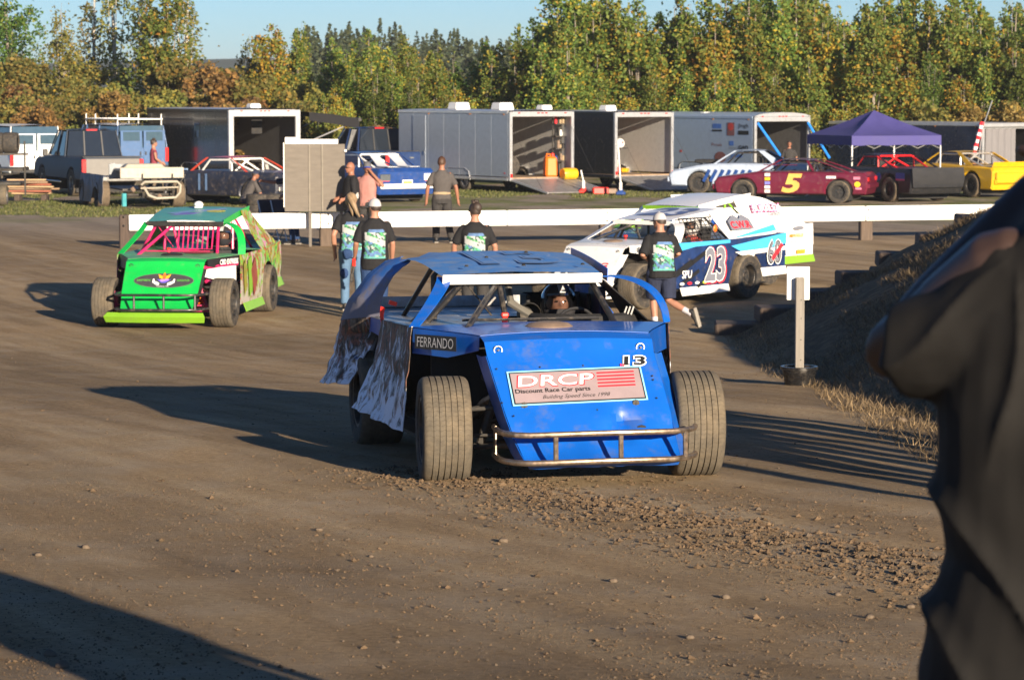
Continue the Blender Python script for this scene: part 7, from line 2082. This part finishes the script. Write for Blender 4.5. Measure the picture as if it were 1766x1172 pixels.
# folding chairs behind the rail
for px in (492, 470):
    ch = thing('folding_chair', 'dark folding chair behind the rail, ' + ('nearer the plywood board' if px == 492 else 'further left behind the green car'), 'chair', place(px, 59.6), R(30))
    mb = MB(); mb.box((0, 0, .42), (.46, .42, .03), 0, .01); mb.build('seat', M_NAVYCLOTH, ch); mb = MB(); mb.box((0, .22, .72), (.46, .03, .40), 0, .01); mb.build('backrest', M_NAVYCLOTH, ch)
    for s in (-1, 1):
        mb = MB(); mb.tube([(s * .24, -.22, 0), (s * .24, .22, .90)], .014, 6); mb.build('leg', M_ALU, ch); mb = MB(); mb.tube([(s * .24, .22, 0), (s * .24, -.2, .45)], .014, 6); mb.build('leg', M_ALU, ch)
for px in (448, 474):
    for k in range(2):
        loose_tyre((gp(px, 73.0), 73.0, .14 + k * .27), 0, 'black tyre lying in the ' + ('left' if px == 448 else 'right') + ' stack beside the crouching man, ' + ('bottom' if k == 0 else 'top'), 'tyres stacked beside the crouching man', lie=True)

# near sign post in its black tub
q = at_ground(1378, 664); sp = thing('sign_post', 'wooden post with a white sign plate standing in a black tub by the bank', 'sign post', (q.x, q.y, gz(q.x, q.y)), R(0))
M_POSTGREY = pbr('grey_weathered_post', (.22, .20, .175), .85, var=.2, scale=4, stretch=(9, 9, .5), bump=.25)
mb = MB(); mb.box((0, 0, .55), (.085, .085, 1.02), 0, .006); mb.build('post', M_POSTGREY, sp)
mb = MB(); mb.box((-.012, .054, 1.0), (.225, .02, .33), 0, .008); mb.build('sign_plate', M_WHITE, sp)
mb = MB(); mb.lathe([(.10, 0), (.145, 0), (.150, .08), (.165, .10), (.168, .15), (.185, .155), (.185, .185), (.155, .185), (.15, .12), (0, .12)], n=28); mb.build('tub', pbr('glossy_black_plastic', (.012, .012, .013), .25, dirt=.3, dirt_col=(.1, .08, .06)), sp)
for z in (.25, .45, .66, .84): mb = MB(); mb.ball((.01, -.044, z), (.006, .004, .006), 6); mb.build('nail', M_DARKMETAL, sp)

# timber steps edging the bank
rw = thing('timber_steps', 'stepped retaining timbers along the far edge of the bank', 'retaining timbers', (0, 36.9, 0), 0)
steps = [(2.75, .0), (3.30, .22), (3.85, .44), (4.38, .68), (4.90, .93), (5.42, 1.18), (5.95, 1.42), (6.5, 1.60), (7.1, 1.7)]
rr = random.Random(6)
for k, (x, z) in enumerate(steps):
    for q in range(1 + k // 3):
        mb = MB(); mb.box((0, 0, 0), (.66, .60, .20), 0, .02)
        o = mb.build('timber', M_DARKPOST, rw); o.location = (x + .28 - q * .08, rr.uniform(-.05, .05), z + .06 - q * .21); o.rotation_euler = (rr.uniform(-.03, .03), rr.uniform(-.05, .05), rr.uniform(-.1, .1))

# ------------------------------------------------------------------ stripped car and tyre rack at the left
jk = thing('stripped_race_car', 'stripped white and grey race car seen from behind, parked on the grass at the left', 'race car', place(232, 78.0), R(-148) + PI, 'stock cars parked in the paddock')
M_OLDWHITE = pbr('grubby_white_paint', (.36, .33, .27), .5, var=.1, dirt=.35, dirt_col=(.3, .24, .17))
M_CRUMPLE = mud_wrap('crumpled_blue_grey_sheet', [(.3, (.05, .06, .09)), (.5, (.16, .20, .28)), (.65, (.28, .33, .42)), (.75, (.40, .42, .46))], (1.5, 1.5, .8), (.2, .17, .15), .3)
jk.rotation_euler = (0, 0, R(20))
mb = MB(); mb.box((.38, -.1, 1.06), (1.75, .9, .07), 0, .02); mb.box((.38, -.58, .98), (1.80, .05, .30), 0, .02); mb.box((.30, .2, 1.16), (1.2, .5, .12), 0, .05, taper=.8); mb.build('rear_deck', M_OLDWHITE, jk)
mb = MB(); mb.box((-.25, .45, 1.0), (.75, .04, .42), 0, .02, rot=(0, 0, R(6))); mb.build('centre_panel', pbr('dull_grey_panel', (.25, .27, .29), .5, var=.2, dirt=.3), jk)
rows = []
for j in range(9):
    t = j / 8; row = []
    for i in range(15):
        u = i / 14; y = -.35 + u * 3.2; zb = .12 + .5 * max(0, 1 - abs(u - .30) / .16) ** .5 * (1 if abs(u - .30) < .16 else 0)
        row.append((-.92 - .05 * noise.noise(Vector((u * 7, t * 2, 3))) - .06 * t, y, lerp(.92, zb, t)))
    rows.append(row)
mb = MB(); mb.sheet(rows, .008); mb.build('crumpled_side', M_CRUMPLE, jk)
mb = MB(); mb.tube([(.02, -.85, .66), (.10, -.90, .74), (1.02, -.90, .74), (1.12, -.88, .64), (1.10, -.88, .44), (.98, -.88, .30), (.45, -.88, .28), (.22, -.88, .36), (.10, -.88, .56)], .036, 8); mb.tube([(.0, -.82, .56), (1.1, -.82, .58)], .025, 6); mb.build('bumper_hoop', M_OLDWHITE, jk)
mb = MB()
for x in (.1, .95): mb.tube([(x, -.6, .95), (x - .02, -.8, .28)], .025, 6)
mb.tube([(1.1, -.6, .60), (1.35, -.5, .92)], .018, 6); mb.tube([(-.3, -.4, .36), (1.2, -.4, .36)], .05, 8); mb.ball((.35, -.4, .36), (.16, .16, .16)); mb.tube([(-.1, -.7, .48), (1.0, -.7, .5)], .02, 6)
for k in range(8): mb.box((rr.uniform(-.2, 1.2), rr.uniform(-.6, -.2), rr.uniform(.22, .62)), (.14, .1, .10), 1, .02, rot=(rr.random(), rr.random(), 0))
mb.build('rear_axle', [M_DARKMETAL, M_TAN], jk)
mb = MB(); mb.tube([(-.42, -.62, .42), (-.42, -.62, .06)], .07, 8); mb.build('shock_absorber', pbr('teal_plastic', (.05, .30, .34), .5), jk)
mb = MB(); mb.box((.4, 1.4, .50), (1.5, 3.0, .04), 0); mb.build('floor_pan', M_DARKMETAL, jk)
mb = MB(); mb.sheet([[(1.32, -.5, 1.0), (1.34, 1.6, .98)], [(1.36, -.45, .5), (1.40, 1.5, .45)], [(1.38, -.4, .08), (1.42, 1.4, .10)]], .01); mb.build('torn_side', pbr('dark_grey_sheet', (.07, .07, .075), .6, var=.3, dirt=.4), jk)
for x, y in ((-.80, .55), (-.82, 2.6), (1.18, -.15), (1.18, 2.5)): wheel(jk, x, y, .37, .37, .32, -1 if x < 0 else 1, 0, 0, 28, tread=M_MUDTREAD)

tr_ = thing('tyre_trailer', 'open rack trailer carrying spare tyres at the left edge', 'trailer', place(-20, 80.0), R(3))
mb = MB(); mb.box((0, 0, 1.02), (2.2, 1.5, .08), 0, .01); mb.build('rack_deck', M_DARKMETAL, tr_)
for x in (.35, 1.15):
    mb = MB(); mb.box((x, -.72, 1.05), (.05, .05, 1.55), 0, .006); mb.build('rack_post', M_DARKMETAL, tr_)
mb = MB(); mb.box((0, -.72, 1.46), (2.5, .05, .06), 0, .006); mb.tube([(.3, -.75, 1.0), (1.25, -.75, 1.1)], .02, 6); mb.tube([(-.6, -.75, .78), (1.0, -.75, .92)], .03, 6); mb.build('rack_rail', M_DARKMETAL, tr_)
wheel(tr_, .55, -.8, .30, .30, .20, -1, 0, 0, 24, rim=M_RIMSILVER); wheel(tr_, -.7, .7, .30, .30, .20, 1, 0, 0, 24)
mb = MB(); mb.box((.1, 0, .62), (1.8, 1.2, .10), 0, .02); mb.box((-.1, -.55, .75), (.9, .5, .26), 1, .02); mb.build('trailer_frame', [M_DARKMETAL, pbr('pale_crate', (.40, .45, .47), .6)], tr_)
bt = tr_.location
for k, x in enumerate((-.55, -.10, .36, .78)):
    loose_tyre((bt.x + x, bt.y - .55, 1.78), 0, ('leftmost', 'second', 'third', 'rightmost')[k] + ' spare tyre in the row on top of the rack trailer', 'spare tyres on the rack trailer', r=.30, w=.40, rim=False)
lp = place(55, 83.0); rr = random.Random(12)
for k in range(7):
    b_ = thing('scrap_board', 'weathered board in the scrap timber pile at the left, ' + ('lowest', 'second', 'third', 'fourth', 'fifth', 'sixth', 'topmost')[k] + ' in the heap', 'board', (lp[0] + rr.uniform(-.2, .2), lp[1] + rr.uniform(-.25, .25), .22 + k * .065), R(rr.uniform(-12, 12)), 'boards in the scrap timber pile')
    mb = MB(); mb.box((0, 0, 0), (rr.uniform(1.1, 1.7), .16, .05), 0, .008); mb.build('plank', pbr('scrap_wood_%s' % ('pale', 'red', 'brown')[k % 3], ((.42, .28, .16), (.30, .10, .06), (.24, .16, .10))[k % 3], .85, var=.25, scale=5, stretch=(.6, 6, 6)), b_)
for s in (-1, 1):
    b_ = thing('timber_block', 'dark timber block under the ' + ('left' if s < 0 else 'right') + ' end of the scrap boards', 'block', (lp[0] + s * .4, lp[1], .09), 0); mb = MB(); mb.box((0, 0, 0), (.16, .6, .18), 0, .02); mb.build('block', M_DARKPOST, b_)

bpy.data.scenes.remove(tmp_scene)
scene.camera = cam
